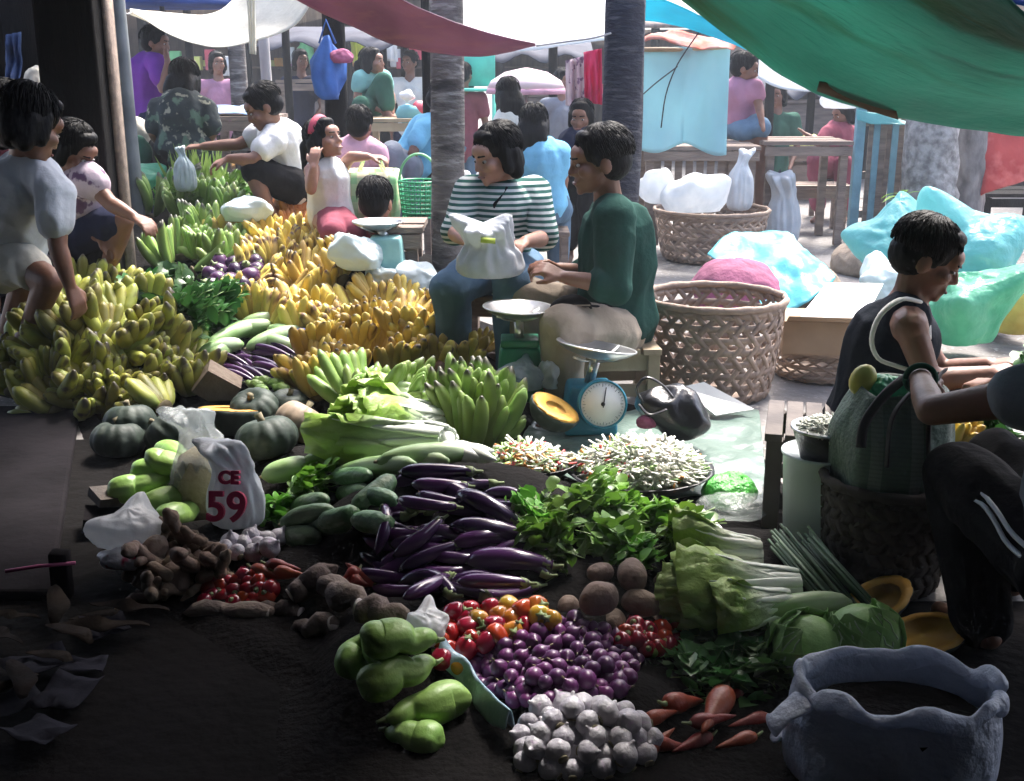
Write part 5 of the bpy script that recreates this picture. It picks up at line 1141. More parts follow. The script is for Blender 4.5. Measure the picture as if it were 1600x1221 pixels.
H_gr = [hand_proto(m_greenb, .165, .019, .3, 2, 6, 42), hand_proto(m_greenb, .155, .02, .2, 2, 5, 40)]
H_or = [hand_proto(m_orangeb, .11, .018, .2, 2, 6, 70)]
def inpoly(u, v, P):
    c = False; j = len(P) - 1
    for i in range(len(P)):
        if (P[i][1] > v) != (P[j][1] > v) and u < (P[j][0] - P[i][0]) * (v - P[i][1]) / (P[j][1] - P[i][1]) + P[i][0]: c = not c
        j = i
    return c
def scatter(P, n, dmin, tries=6000, seed=1):
    rg = random.Random(seed); us = [p[0] for p in P]; vs = [p[1] for p in P]; out = []
    for _ in range(tries):
        if len(out) >= n: break
        u = rg.uniform(min(us), max(us)); v = rg.uniform(min(vs), max(vs))
        if inpoly(u, v, P) and all((u - a) ** 2 + (1.5 * (v - b)) ** 2 > dmin ** 2 for a, b in out): out.append((u, v))
    return sorted(out, key=lambda p: p[1])
def hands(P, n, dmin, protos, label, group, tilt=(5, 85), yaw=(-110, 110), sc_=(1.05, 1.45), off=.01, seed=1, roll=(-15, 15)):
    for u, v in scatter(P, n, dmin, seed=seed):
        p = R(u, v + 14, off)
        dup(random.choice(protos), p, rotm(0, 0, rnd(*yaw)) @ rotm(rnd(*tilt), 0, 0) @ rotm(0, rnd(*roll), 0), rnd(*sc_), label, group)
hands([(362, 480), (380, 420), (420, 372), (470, 368), (530, 395), (545, 450), (610, 462), (690, 480), (700, 500), (690, 520), (560, 515), (430, 515)], 52, 33, H_ripe, 'hand of spotted ripe bananas in the big yellow heap in front of the teal scale', 'ripe bananas in the big heap', seed=3)
hands([(340, 368), (390, 352), (480, 362), (530, 385), (500, 400), (400, 385)], 16, 26, H_ripe, 'hand of ripe bananas at the back of the yellow heap', 'ripe bananas at the back', seed=4)
hands([(468, 600), (480, 545), (520, 515), (700, 520), (730, 545), (720, 575), (560, 575), (500, 610)], 26, 34, H_ripe, 'hand of ripe bananas standing tips up in the front yellow row', 'ripe bananas in the front row', tilt=(45, 100), yaw=(-40, 40), sc_=(1.15, 1.45), seed=5)
for u, v in ((735, 552), (752, 545), (742, 565)): dup(H_ripe[1], R(u, v, .03), rotm(20, 0, rnd(0, 360)), .7, 'small dark ripe banana hand at the right end of the front yellow row', 'small ripe bananas')
hands([(432, 352), (440, 325), (490, 328), (485, 352)], 5, 22, H_or, 'orange red banana hand beside the girl with the headband', 'orange bananas', seed=6)
hands([(12, 610), (20, 560), (60, 500), (110, 450), (160, 438), (225, 460), (250, 500), (300, 540), (300, 600), (250, 632), (150, 640), (60, 630)], 58, 32, H_un, 'hand of yellow green bananas in the dim heap at the left', 'yellow green bananas', tilt=(5, 75), yaw=(-140, 140), sc_=(1.1, 1.6), seed=7, off=.0)
hands([(245, 405), (270, 372), (330, 365), (390, 385), (380, 405), (320, 420)], 14, 26, H_gr, 'hand of green bananas between the dark leaves and the ripe heap', 'green bananas at the back', seed=8)
hands([(500, 640), (520, 615), (580, 605), (670, 612), (690, 635), (600, 645)], 8, 36, H_gr, 'hand of green bananas in front of the ripe row', 'green bananas in front of the ripe row', tilt=(15, 50), seed=9, sc_=(1.2, 1.5))
hands([(705, 685), (705, 640), (730, 628), (752, 645), (762, 670), (755, 698), (735, 698)], 9, 24, H_gr, 'hand of long green bananas in the heap beside the green scale', 'green bananas beside the green scale', tilt=(25, 75), yaw=(-70, 0), seed=10, sc_=(1.2, 1.6))
hands([(225, 330), (240, 300), (300, 270), (345, 290), (360, 330), (300, 335)], 14, 26, H_gr, 'hand of green bananas at the foot of the tall herbs', 'green bananas by the herbs', tilt=(60, 100), seed=11, sc_=(1.1, 1.6))
# eggplants
m_egg = mat('eggplant skin', (.062, .02, .085), (.03, .012, .048), 5, .22, 0, rv=.35, spec=.6, coat=.25)
m_calyx = mat('green calyx', (.2, .26, .1), (.13, .17, .07), 20, .6)
def eggplant(L=.24, r=.026, bend=.1):
    pts = [Vector((0, L * t, bend * L * math.sin(math.pi * t))) for t in [i / 13 for i in range(14)]]
    rad = [r * k for k in (.5, .66, .74, .8, .86, .92, .97, 1, 1.02, 1.02, .98, .86, .6, .15)]
    o = MB().tube(pts, rad, 14).build('eggplant', m_egg)
    mb = MB(); mb.tube([pts[0] + Vector((0, -.03, .004)), pts[0] + Vector((0, -.01, 0)), pts[0] + Vector((0, .004, 0)), pts[1] + Vector((0, .008, 0))], [.005, .006, r * .62, r * .78], 10, fn=lambda a, t: 1 + (.0 if t < .9 else .1 * math.cos(5 * a)))
    mb.build('calyx', m_calyx, o, local=True); return proto(o)
EG = [eggplant(.24, .027, .06), eggplant(.25, .025, -.12), eggplant(.22, .03, .12), eggplant(.23, .024, .2)]
glabel = 'dark purple eggplant in the glossy pile in the middle of the stall'
eg = [(740, 737, 622, 738), (822, 792, 690, 750), (812, 818, 704, 768), (712, 792, 632, 782), (845, 850, 702, 822), (815, 830, 735, 828), (862, 885, 715, 878), (868, 862, 768, 866), (825, 912, 752, 910), (648, 795, 590, 770),
      (690, 812, 640, 850), (600, 790, 592, 840), (720, 850, 650, 880), (780, 800, 690, 790), (800, 842, 720, 850), (858, 900, 770, 895), (700, 900, 640, 930), (660, 830, 605, 880), (730, 760, 650, 758), (840, 805, 760, 775)]
for i, e in enumerate(eg): lay(EG[i % 4], *e, .24, .05 if i < 9 else .035, None, rnd(-90, 90), glabel, 'eggplants in the main pile')
for u, v in scatter([(590, 800), (640, 745), (700, 745), (840, 830), (860, 900), (740, 935), (620, 925), (590, 880)], 34, 24, seed=12):
    a = rnd(-.5, .5); lay(EG[random.randrange(4)], u + 50 * math.cos(a), v + 25 * math.sin(a), u - 50 * math.cos(a), v - 25 * math.sin(a), .24, .015, None, rnd(-90, 90), glabel, 'eggplants in the main pile')
for i in range(26):
    u = rnd(345, 450); v = rnd(548, 592); a = rnd(.2, .8)
    lay(EG[i % 4], u + 32 * math.cos(a), v + 22 * math.sin(a), u - 32 * math.cos(a), v - 22 * math.sin(a), .2, .02 + .01 * (i % 3), .6, 0, 'thin dark eggplant in the small bundle behind the grey squashes', 'thin eggplants')
m_purple_r = mat('round purple eggplant', (.06, .02, .07), (.03, .012, .04), 5, .25, 0, rv=.3)
o = MB().lathe([(0, -.045), (.03, -.042), (.048, -.015), (.045, .015), (.026, .042), (.01, .052), (0, .053)], 18).build('round_eggplant', m_purple_r); MB().lathe([(.02, .045), (.022, .05), (.006, .056), (.005, .075), (0, .075)], 10).build('calyx', m_calyx, o, local=True); ROUND = proto(o)
for i, (u, v) in enumerate(scatter([(318, 445), (335, 412), (370, 400), (405, 410), (400, 440), (360, 452)], 16, 17, seed=13)):
    dup(ROUND, R(u, v + 2, .09), rotm(rnd(-60, 60), rnd(-60, 60), rnd(0, 360)), rnd(.9, 1.15), 'round purple eggplant in the small heap left of the ripe bananas', 'round eggplants')
# chayotes
m_chay = mat('pale green chayote skin', (.27, .43, .11), (.19, .34, .075), 6, .42, .2, 40, rv=.15, pat=p_spots((.3, .44, .15), 14, .55, .75, (2.5, .5, 2.5)))
def chayote(L=.16, r=.044):
    pts = [Vector((0, L * i / 15, .006 * math.sin(i))) for i in range(16)]; rad = []
    for i in range(16):
        t = i / 15; k = (.02, .36, .5, .58, .64, .7, .77, .84, .91, .96, 1, 1, .95, .83, .6, .1)[i]; rad.append(r * k)
    mb = MB().tube(pts, rad, 30, .85, fn=lambda a, t: 1 - .05 * max(0, math.cos(5 * a)) ** 4 * (.4 + t) - .05 * max(0, math.cos(a)) ** 8 * t)
    mb.jit(.004, 22, L * 10); o = mb.build('chayote', m_chay, sub=1)
    MB().tube([(0, -.014, .003), (0, -.004, 0), (0, .004, 0)], [.004, .005, .008], 6).build('stem', m_calyx, o, local=True)
    return proto(o)
CH = [chayote(), chayote(.155, .047), chayote(.17, .043)]
for i, (e, lab) in enumerate([((684, 1000, 568, 995), 'pale green chayote on top of the front group, widest part to the left'), ((682, 1035, 562, 1070), 'large green chayote in the middle of the front group'), ((600, 1125, 720, 1090), 'green chayote at the lower right of the front group'),
        ((590, 985, 535, 1050), 'dim green chayote at the back left of the front group'), ((575, 980, 600, 1022), 'pale chayote squeezed behind the top of the front group'), ((600, 1140, 650, 1150), 'dark chayote at the very bottom of the front group')]):
    lay(CH[i % 3], *e, .15, (.17, .11, .06, .07, .09, .03)[i], 1.12 if i < 3 else .95, 40 * i, lab, None, (.8, 1.4))
for i, (e, lab) in enumerate([((322, 752, 232, 712), 'bright green chayote standing on the left group'), ((322, 768, 212, 796), 'pale green chayote lying at the front of the left group'), ((268, 748, 176, 770), 'small chayote at the left end of the left group'),
        ((314, 792, 228, 824), 'dark green chayote under the left group'), ((292, 738, 205, 742), 'green chayote at the back of the left group'), ((312, 736, 250, 700), 'green chayote at the top of the left group')]):
    lay(CH[i % 3], *e, .15, (.1, .08, .06, .03, .05, .06)[i], 1.12, 60 * i, lab, None, (.9, 1.6))
for i, (u, v) in enumerate([(395, 598), (412, 608), (425, 596), (408, 592), (436, 604)]):
    lay(CH[i % 3], u - 12, v, u + 14, v + 5, .15, .08, .6, 0, 'small pale chayote on the grey squashes', 'small chayotes', (.55, .8))
# squashes
m_sq = mat('dark grey green squash skin', (.034, .05, .038), (.018, .028, .022), 5, .6, .25, 20, rv=.2, spec=.3, pat=p_spots((.08, .095, .08), 12, .55, .72))
m_sqt = mat('tan squash skin', (.32, .24, .17), (.22, .19, .14), 4, .5, .15, 20)
m_flesh = mat('orange squash flesh', (.72, .4, .06), (.64, .31, .035), 10, .6, .2, 30); m_core = mat('squash core', (.36, .15, .03), (.25, .1, .02), 24, .8, .6, 50)
m_stem = mat('dry stem', (.2, .17, .1), None, 9, .8)
def squash(mt, r=.1, h=.13):
    prof = [(.012, h * .36), (.03, h * .43), (r * .5, h * .47), (r * .8, h * .36), (r * .97, h * .12), (r, -.02 * h), (r * .95, -h * .22), (r * .75, -h * .4), (r * .4, -h * .48), (.0, -h * .45)]
    o = MB().lathe(prof, 60, lambda a, t: 1 - .09 * (1 - abs(math.cos(6 * a))) ** 1.2).build('squash', mt, sub=1)
    MB().tube([(0, 0, h * .34), (.004, 0, h * .45), (.012, .004, h * .58)], [.016, .011, .013], 8, fn=lambda a, t: 1 + .15 * math.cos(5 * a)).build('stem', m_stem, o, local=True); return proto(o)
SQ = squash(m_sq); SQ2 = squash(m_sqt, .095, .15)
for u, v, s, rt, pr, lab in [(188, 690, 1.05, (8, 4), SQ, 'grey green ribbed squash at the left front of the squashes'), (205, 660, 1.0, (12, -8), SQ, 'dark squash behind the left front squash'), (262, 676, .95, (40, 30), SQ, 'dark squash half hidden by the bag of beige grains'),
        (418, 692, 1.12, (-10, 12), SQ, 'large dark squash right of the bag of beige grains'), (468, 662, 1.0, (14, 35), SQ2, 'tan ribbed squash beside the Chinese cabbage'), (452, 630, .85, (10, 0), SQ, 'grey squash behind the tan squash'), (398, 640, 1.0, (14, 20), SQ2 if False else SQ, 'grey squash between the cut squash and the tan squash')]:
    p = R(u, v + 22, 0); p.z = max(.0, hz(p.x, p.y)) + .06 * s; dup(pr, p, rotm(rt[0], rt[1], rnd(0, 360)), s, lab)
def cut_squash(name, label, c, r, M, cav=.45, asp=1.):
    o = thing(name, label, 'squash', c); c = Vector(c)
    prof = [(0, -r * .85)] + [(r * math.sin(a) * 1., -r * .85 * math.cos(a)) for a in [math.radians(10 * k) for k in range(1, 10)]]
    S = Matrix.Diagonal((1, asp, 1))
    MB().lathe(prof + [(r * .97, .002)], 48, lambda a, t: 1 - .05 * (1 - abs(math.cos(6 * a))), c=c, M=M @ S).build('rind', m_sq, o)
    MB().lathe([(r * .965, .003), (r * .75, .006), (r * (cav + .06), .004), (r * cav, -.004), (r * cav * .8, -.02), (0, -.03)], 48, lambda a, t: 1 - .03 * (1 - abs(math.cos(6 * a))), c=c, M=M @ S).build('flesh', m_flesh, o)
    mb = MB().lathe([(r * cav * .95, -.006), (r * cav * .6, -.01), (0, -.012)], 30, c=c, M=M @ S).jit(.006, 60, 3)
    k = mb.build('seed_core', m_core, o)
    mb = MB()
    for i in range(22):
        a = rnd(0, 6.3); rr = r * cav * rnd(.3, .9); mb.ell(c + M @ S @ Vector((rr * math.cos(a), rr * math.sin(a), -.004)), (.007, .004, .003), M @ rotm(0, 0, rnd(0, 180)), 7, 5)
    mb.build('seeds', mat('squash seeds', (.6, .5, .32), None, 9, .5), k)
    return o
c = W(868, 638, 3.98); cut_squash('cut_squash', 'halved squash with yellow flesh beside the blue scale', c, .098, rotm(0, 0, 25) @ rotm(20, 20, 0), .36)
c = R(360, 640, .07); cut_squash('cut_squash', 'wide grey squash half with its thin orange rim on top among the squashes', c, .125, rotm(-12, 3, 0), .5)
c = W(1370, 940, 2.75); cut_squash('cut_squash', 'halved orange squash facing up behind the cabbages', c, .12, rotm(34, 0, 0) @ rotm(0, 0, 32), .6, .5)
c = W(1448, 990, 2.58); cut_squash('cut_squash', 'second halved squash with dark seeds above the open plastic sack', c, .12, rotm(30, 6, 0) @ rotm(0, 0, 18), .66, .5)
p = R(338, 602, .06)
tag(MB().box(p, (.16, .08, .13), rotm(20, 35, 20)).jit(.012, 12).build('cardboard_scrap', m_tansack, loc=p, smooth=False), 'tan cardboard scrap standing behind the grey squash half', 'cardboard')
# cucumbers, gourds
m_cuc = mat('cucumber skin', (.1, .2, .09), (.06, .14, .06), 6, .45, .3, 60, rv=.2, pat=p_spots((.22, .34, .2), 18, .52, .7, (2.5, .5, 2.5)))
m_gourd = mat('pale gourd skin', (.25, .37, .16), (.18, .29, .1), 6, .45, .1, rv=.15, pat=p_spots((.38, .48, .3), 9, .55, .7, (2, .5, 2)))
def cuc(mt, name, L=.2, r=.026, bend=.05):
    o = MB().tube([Vector((0, L * t, bend * L * math.sin(math.pi * t))) for t in [i / 11 for i in range(12)]], [r * k for k in (.25, .66, .84, .93, .98, 1, 1, .98, .95, .88, .7, .25)], 16, fn=lambda a, t: 1 + .03 * math.cos(6 * a)).jit(.0016, 50).build(name, mt)
    MB().tube([(0, -.012, 0), (0, .002, 0)], [.004, .006], 6).build('stem', m_stem, o, local=True); return proto(o)
CU = cuc(m_cuc, 'cucumber'); CU2 = cuc(m_cuc, 'cucumber', .19, .03, -.04); GO = cuc(m_gourd, 'gourd', .28, .032, .04); PG = cuc(m_gourd, 'gourd', .2, .036, .0)
for i, e in enumerate([(550, 795, 615, 745), (515, 748, 610, 742), (500, 815, 560, 800), (440, 820, 520, 800), (550, 812, 590, 818), (455, 800, 520, 780), (530, 770, 600, 765), (480, 830, 545, 822), (445, 835, 500, 838), (560, 780, 610, 785), (430, 810, 470, 830)]):
    lay(CU if i % 2 else CU2, *e, .19, .05 if i < 6 else .025, 1.1, rnd(-90, 90), 'green cucumber in the pile left of the eggplants', 'cucumbers', (.8, 1.3))
for i, e in enumerate([(590, 722, 725, 710), (470, 728, 560, 712), (520, 745, 640, 728), (410, 745, 470, 728), (560, 735, 690, 722)]):
    lay(GO if i % 2 == 0 else PG, *e, .26, .05, 1.05, 0, 'long pale green gourd in front of the Chinese cabbages', 'long gourds', (.8, 1.6))
for i, e in enumerate([(325, 540, 400, 510), (350, 520, 440, 505), (385, 545, 460, 520), (400, 530, 470, 545), (310, 555, 370, 540), (420, 515, 475, 530), (375, 510, 430, 500), (330, 560, 350, 545)]):
    lay(PG if i % 2 else GO, *e, .24, .05, 1.15, 0, 'pale green gourd on the pile behind the thin eggplants', 'gourds at the back', (.8, 1.5))
lay(GO, 1170, 965, 1330, 942, .28, .06, 1.0, 0, 'long dark green gourd in front of the white cabbage leaves', None, (.8, 1.4))
lay(PG, 1200, 985, 1262, 982, .2, .04, .8, 0, 'short gourd between the round cabbages and the long gourd', None, (.6, 1.4))
# leafy cabbages
m_leafw = mat('chinese cabbage leaf', (.42, .58, .14), (.28, .47, .07), 7, .45, .5, 26, trl=.25, pat=p_many(p_spots((.46, .6, .24), 8, .5, .7, (1, .4, 1)), p_grad(1, .2, .06, (.76, .82, .72))))
m_rib = mat('white leaf rib', (.78, .82, .74), (.68, .74, .62), 9, .4, .1)
def napa(L=.3, r=.07, n=16, seed=0):
    rg = random.Random(seed); root = MB().tube([(0, 0, 0), (0, L * .3, 0), (0, L * .75, 0), (0, L * .95, 0)], [r * .5, r * .85, r * .8, r * .2], 14).jit(.006, 14).build('chinese_cabbage', m_leafw)
    mb = MB(); rb = MB()
    for k in range(n):
        a0 = k * 2.4; lay_ = 1 + .08 * (k / n) * 3; LL = L * rg.uniform(.85, 1.08); g = []
        for i in range(13):
            t = i / 12; rr = r * lay_ * (.62 + .55 * math.sin(min(1, t * 1.15) * math.pi * .62)) * (1 - .45 * sstep(.7, 1.02, t) * (.3 + .7 * ((k * 5) % 7) / 7))
            if k >= n - 6: rr *= 1 + .75 * sstep(.35, 1, t)
            hw = (.28 + .75 * sstep(.1, .7, t)) * (1 if t < .9 else .8); row = []
            for j in range(13):
                s = (j / 12 - .5) * 2; a = a0 + s * hw
                ruf = .019 * sstep(.25, .7, t) * math.sin(s * 11 + k * 2 + t * 9) * abs(s) ** .7 + .008 * sstep(.3, .8, t) * math.sin(s * 23 + k + t * 17) + .006 * noise.noise(Vector((s * 3, t * 6, k + seed)))
                fl = .028 * sstep(.75, 1, t) * rg.uniform(.6, 1)
                row.append(Vector(((rr + ruf + fl) * math.cos(a), LL * (t - .05 * abs(s) ** 2 * t), max(-r * .75, (rr + ruf + fl) * math.sin(a) * .9))))
            g.append(row)
        mb.grid(g)
        pts = [g[i][6] * 1.0 + Vector((math.cos(a0), 0, math.sin(a0))) * .003 for i in range(10)]
        rb.tube(pts, [.017, .017, .016, .014, .012, .01, .008, .006, .004, .002], 8, .4, ref=Vector((math.cos(a0), 0, math.sin(a0))))
    mb.build('leaves', m_leafw, root, local=True, solid=.001); rb.build('ribs', m_rib, root, local=True)
    return proto(root)
NA = [napa(seed=1), napa(.28, .075, 15, 2)]
for i, (e, th, of, lab) in enumerate([((690, 655, 520, 660), .92, .08, 'Chinese cabbage on top of the pair beside the tan squash'), ((700, 690, 510, 688), .9, .04, 'Chinese cabbage at the front of the pair beside the tan squash'), ((690, 625, 560, 635), .8, .05, 'Chinese cabbage at the back of the pair beside the tan squash'),
        ((1188, 868, 1050, 872), .72, .05, 'Chinese cabbage at the back of the pair beside the potatoes'), ((1246, 915, 1040, 925), .8, .06, 'Chinese cabbage at the front of the pair with spread leaves beside the potatoes'), ((1235, 945, 1120, 965), .7, .04, 'small Chinese cabbage beside the long dark gourd')]):
    lay(NA[i % 2], *e, .29, of + (.03 if i < 3 else .02), th, rnd(0, 360), lab, None, (.7, 1.6))
m_radish = mat('white radish', (.8, .8, .76), (.7, .72, .64), 7, .4, .05)
o = MB().tube([Vector((0, .24 * i / 9, 0)) for i in range(10)], [.008, .026, .031, .032, .031, .029, .026, .02, .012, .003], 14).build('white_radish', m_radish); MB().tube([(0, -.04, .01), (0, -.01, 0), (0, .01, 0)], [.006, .012, .02], 8).build('leaf_stub', m_leafw, o, local=True); RA = proto(o)
for e in [(700, 708, 765, 705), (680, 700, 750, 715), (705, 698, 770, 718), (640, 698, 660, 712)]: lay(RA, *e, .22, .05, .95, 0, 'white radish beside the Chinese cabbages', 'white radishes', (.6, 1.2))
m_cab = mat('round cabbage leaf', (.26, .45, .14), (.18, .36, .09), 6, .5, .3, 24, trl=.15, pat=p_spots((.3, .42, .24), 5, .56, .72))
def cabbage(r=.085, seed=0):
    root = MB().ell((0, 0, 0), (r * .93, r * .93, r * .85), None, 24, 16).build('cabbage', m_cab); mb = MB(); vn = MB()
    for k in range(9):
        a0 = k * 2.4 + seed; el0 = .1 + .5 * ((k * 7) % 5) / 5; g = []
        M = Matrix.Rotation(a0, 3, 'Z') @ Matrix.Rotation(el0, 3, 'Y')
        for i in range(11):
            t = i / 10; row = []
            for j in range(11):
                s = j / 10 - .5; th = 2.3 - t * 1.9; ph = s * 2.0 * math.sin(math.pi * min(1, t * .75 + .2))
                rr = r * (1 + .006 * k) + .004 * noise.noise(Vector((t * 5, s * 5, k))) + (.012 if t > .93 or abs(s) > .46 else 0)
                row.append(M @ Vector((rr * math.sin(th) * math.cos(ph), rr * math.sin(th) * math.sin(ph), rr * math.cos(th) * .92)))
            g.append(row)
        mb.grid(g)
        for br in (-1, 0, 1): vn.tube([g[i][5 + int(br * max(0, i - 3) * .55)] * 1.008 for i in range(1, 10)], [.004 - .0003 * i for i in range(9)], 5)
    mb.build('leaves', m_cab, root, local=True, solid=.001); vn.build('veins', mat('pale vein', (.34, .46, .26), None, 9, .5), root, local=True); return proto(root)
CB = cabbage(); 
for u, v, s, lab, rz in [(1262, 1045, 1.0, 'round green cabbage left of its pair beside the open plastic sack', 20), (1340, 1028, 1.05, 'round green cabbage right of its pair touching the open plastic sack', 200)]:
    p = R(u, v + 18); p.z += .085; dup(CB, p, rotm(20, 15, rz), s, lab)
# garlic, shallots, tomatoes, potatoes
m_garlic = mat('garlic skin', (.46, .445, .47), (.33, .31, .36), 18, .45, .3, 60, rv=.12, pat=p_spots((.42, .32, .44), 30, .58, .75, (3, 3, .3)))
o = MB().lathe([(0, -.024), (.012, -.024), (.024, -.014), (.028, -.002), (.025, .011), (.015, .02), (.006, .025), (.0042, .032), (.003, .036)], 40, lambda a, t: 1 + .1 * abs(math.cos(3.5 * a)) * (1 - t)).build('garlic_bulb', m_garlic, sub=1); MB().lathe([(.011, -.0235), (.012, -.027), (0, -.028)], 12).build('root_plate', m_stem, o, local=True); GA = proto(o)
for u, v in scatter([(800, 1195), (815, 1130), (840, 1100), (930, 1085), (1000, 1115), (1020, 1150), (1000, 1190), (920, 1200)], 40, 27, seed=14):
    dup(GA, R(u, v + 6, .02), rotm(rnd(-80, 80), rnd(-80, 80), rnd(0, 360)), rnd(.85, 1.1), 'white garlic bulb in the heap at the bottom of the photo', 'garlic bulbs in front')
for u, v in scatter([(825, 1170), (850, 1110), (930, 1100), (990, 1130), (990, 1180)], 16, 32, seed=15):
    dup(GA, R(u, v, .055), rotm(rnd(-80, 80), rnd(-80, 80), rnd(0, 360)), rnd(.85, 1.1), 'white garlic bulb in the heap at the bottom of the photo', 'garlic bulbs in front')
for u, v in scatter([(345, 856), (360, 838), (400, 830), (440, 835), (430, 856), (370, 862)], 16, 18, seed=16):
    dup(GA, R(u, v + 4, .03), rotm(rnd(-60, 60), rnd(-60, 60), rnd(0, 360)), rnd(.9, 1.15), 'garlic bulb in front of the red lettered bag', 'garlic bulbs at the left')
m_shal = mat('purple shallot skin', (.11, .02, .105), (.06, .011, .065), 14, .36, .1, rv=.35, pat=p_spots((.2, .08, .19), 24, .6, .78, (3, 3, .4)))
o = MB().lathe([(0, -.021), (.008, -.022), (.018, -.013), (.0215, 0), (.018, .012), (.009, .019), (.004, .024), (.002, .029)], 18).build('shallot', m_shal); MB().lathe([(.0032, .024), (.0025, .033), (.001, .037)], 6).build('dry_tip', m_stem, o, local=True); SHA = proto(o)
for u, v in scatter([(735, 1060), (730, 1020), (780, 985), (830, 965), (900, 960), (960, 985), (1000, 1030), (970, 1075), (900, 1090), (800, 1090)], 150, 15.5, seed=17, tries=20000):
    dup(SHA, R(u, v + 4, .018), rotm(rnd(-100, 100), rnd(-100, 100), rnd(0, 360)), rnd(.72, 1.05), 'purple shallot in the heap between the peppers and the garlic', 'shallots')
for u, v in scatter([(770, 1050), (790, 1000), (850, 980), (930, 985), (960, 1030), (900, 1070)], 60, 20, seed=18):
    dup(SHA, R(u, v + 4, .045), rotm(rnd(-100, 100), rnd(-100, 100), rnd(0, 360)), rnd(.75, 1.05), 'purple shallot in the heap between the peppers and the garlic', 'shallots')
m_red = mat('red pepper skin', (.36, .014, .012), (.25, .009, .01), 5, .2, 0, rv=.3, coat=.3); m_orr = mat('orange pepper skin', (.55, .19, .02), (.42, .26, .03), 9, .22, 0, rv=.3, coat=.3)
def pepper(mt, r=.028, h=.05):
    o = MB().lathe([(.003, h * .38), (r * .4, h * .46), (r * .85, h * .36), (r, h * .1), (r * .9, -h * .2), (r * .66, -h * .42), (r * .3, -h * .48), (0, -h * .44)], 24, lambda a, t: 1 - .09 * (1 - abs(math.cos(2 * a)))).build('pepper', mt, sub=1)
    MB().lathe([(.0, h * .38), (.011, h * .46), (.004, h * .5), (.0035, h * .78), (0, h * .8)], 10, lambda a, t: 1 + .3 * math.cos(5 * a) * (t < .4)).build('calyx', m_calyx, o, local=True); return proto(o)
PE = [pepper(m_red), pepper(m_red, .026, .06), pepper(m_orr)]
for i, (u, v) in enumerate(scatter([(682, 1000), (690, 955), (760, 932), (830, 935), (862, 965), (800, 985), (740, 1010), (720, 1040), (690, 1030)], 46, 21, seed=19)):
    k = 2 if (u > 770 and i % 5 < 3) or i % 9 == 0 else i % 2
    dup(PE[k], R(u, v + 5, .03 + .02 * (i % 2)), rotm(rnd(-110, 110), rnd(-60, 60), rnd(0, 360)), rnd(.9, 1.2), ('orange yellow' if k == 2 else 'glossy red') + ' pepper in the heap beside the front chayotes', 'orange peppers' if k == 2 else 'red peppers')
m_tom = mat('red tomato skin', (.36, .02, .015), (.26, .012, .012), 5, .2, 0, rv=.3, coat=.3); m_lime2 = mat('yellow green lime', (.3, .36, .07), None, 6, .4)
o = MB().lathe([(0, -.02), (.014, -.019), (.023, -.004), (.021, .012), (.01, .019), (0, .017)], 18).build('tomato', m_tom); MB().lathe([(.009, .018), (.003, .021), (0, .028)], 8).build('calyx', m_calyx, o, local=True); TO = proto(o)
for u, v in scatter([(965, 1000), (985, 975), (1080, 975), (1085, 1000), (1010, 1012)], 20, 16, seed=20): dup(TO, R(u, v + 3, .022), rotm(rnd(-90, 90), rnd(-90, 90), 0), rnd(.9, 1.2), 'small red tomato in the row in front of the potatoes', 'tomatoes in front of the potatoes')
for u, v in scatter([(312, 935), (330, 905), (400, 895), (430, 920), (400, 945)], 26, 15, seed=21): dup(TO, R(u, v + 3, .022), rotm(rnd(-90, 90), rnd(-90, 90), 0), rnd(.9, 1.2), 'small red tomato in the dim patch beside the ginger', 'tomatoes beside the ginger')
for u, v in ((1018, 1018), (1092, 985), (1036, 1000)): p = R(u, v, .02); tag(MB().ell(p, (.018, .018, .017)).build('lime', m_lime2, loc=p), 'yellow green lime beside the red tomatoes', 'lime', 'limes')
m_pot = mat('potato skin', (.19, .135, .105), (.13, .09, .07), 8, .8, .3, 50, rv=.2, pat=p_spots((.09, .06, .045), 20, .6, .7))
POT = []
for k in range(4): POT.append(proto(MB().ell((0, 0, 0), (.042, .05 + .006 * k, .04), None, 20, 14).jit(.008, 14, k).jit(.003, 40, k).build('potato', m_pot, sub=1)))
for i, (u, v, s, of, lab) in enumerate([(935, 935, 1.05, .12, 'big round potato in the middle of the potato heap'), (988, 898, .95, .13, 'potato on top right of the potato heap'), (1002, 942, .85, .09, 'potato at the right of the potato heap'), (938, 895, .7, .1, 'potato at the back of the potato heap'), (888, 948, .7, .05, 'potato at the left of the potato heap'), (962, 972, .7, .04, 'potato at the front of the potato heap'), (1030, 970, .75, .04, 'potato at the right foot of the potato heap'), (1040, 905, .6, .06, 'small potato behind the right of the potato heap')]):
    dup(POT[i % 4], R(u, v, of - .05) , rotm(rnd(-30, 30), rnd(-30, 30), rnd(0, 180)), s, lab)
for i, (u, v, lab) in enumerate([(242, 858, 'round brown tuber beside the white printed bag'), (275, 900, 'round pale brown tuber in front of the ginger')]): dup(POT[i], R(u, v, .05), rotm(20, 30, 40 * i), .95, lab)
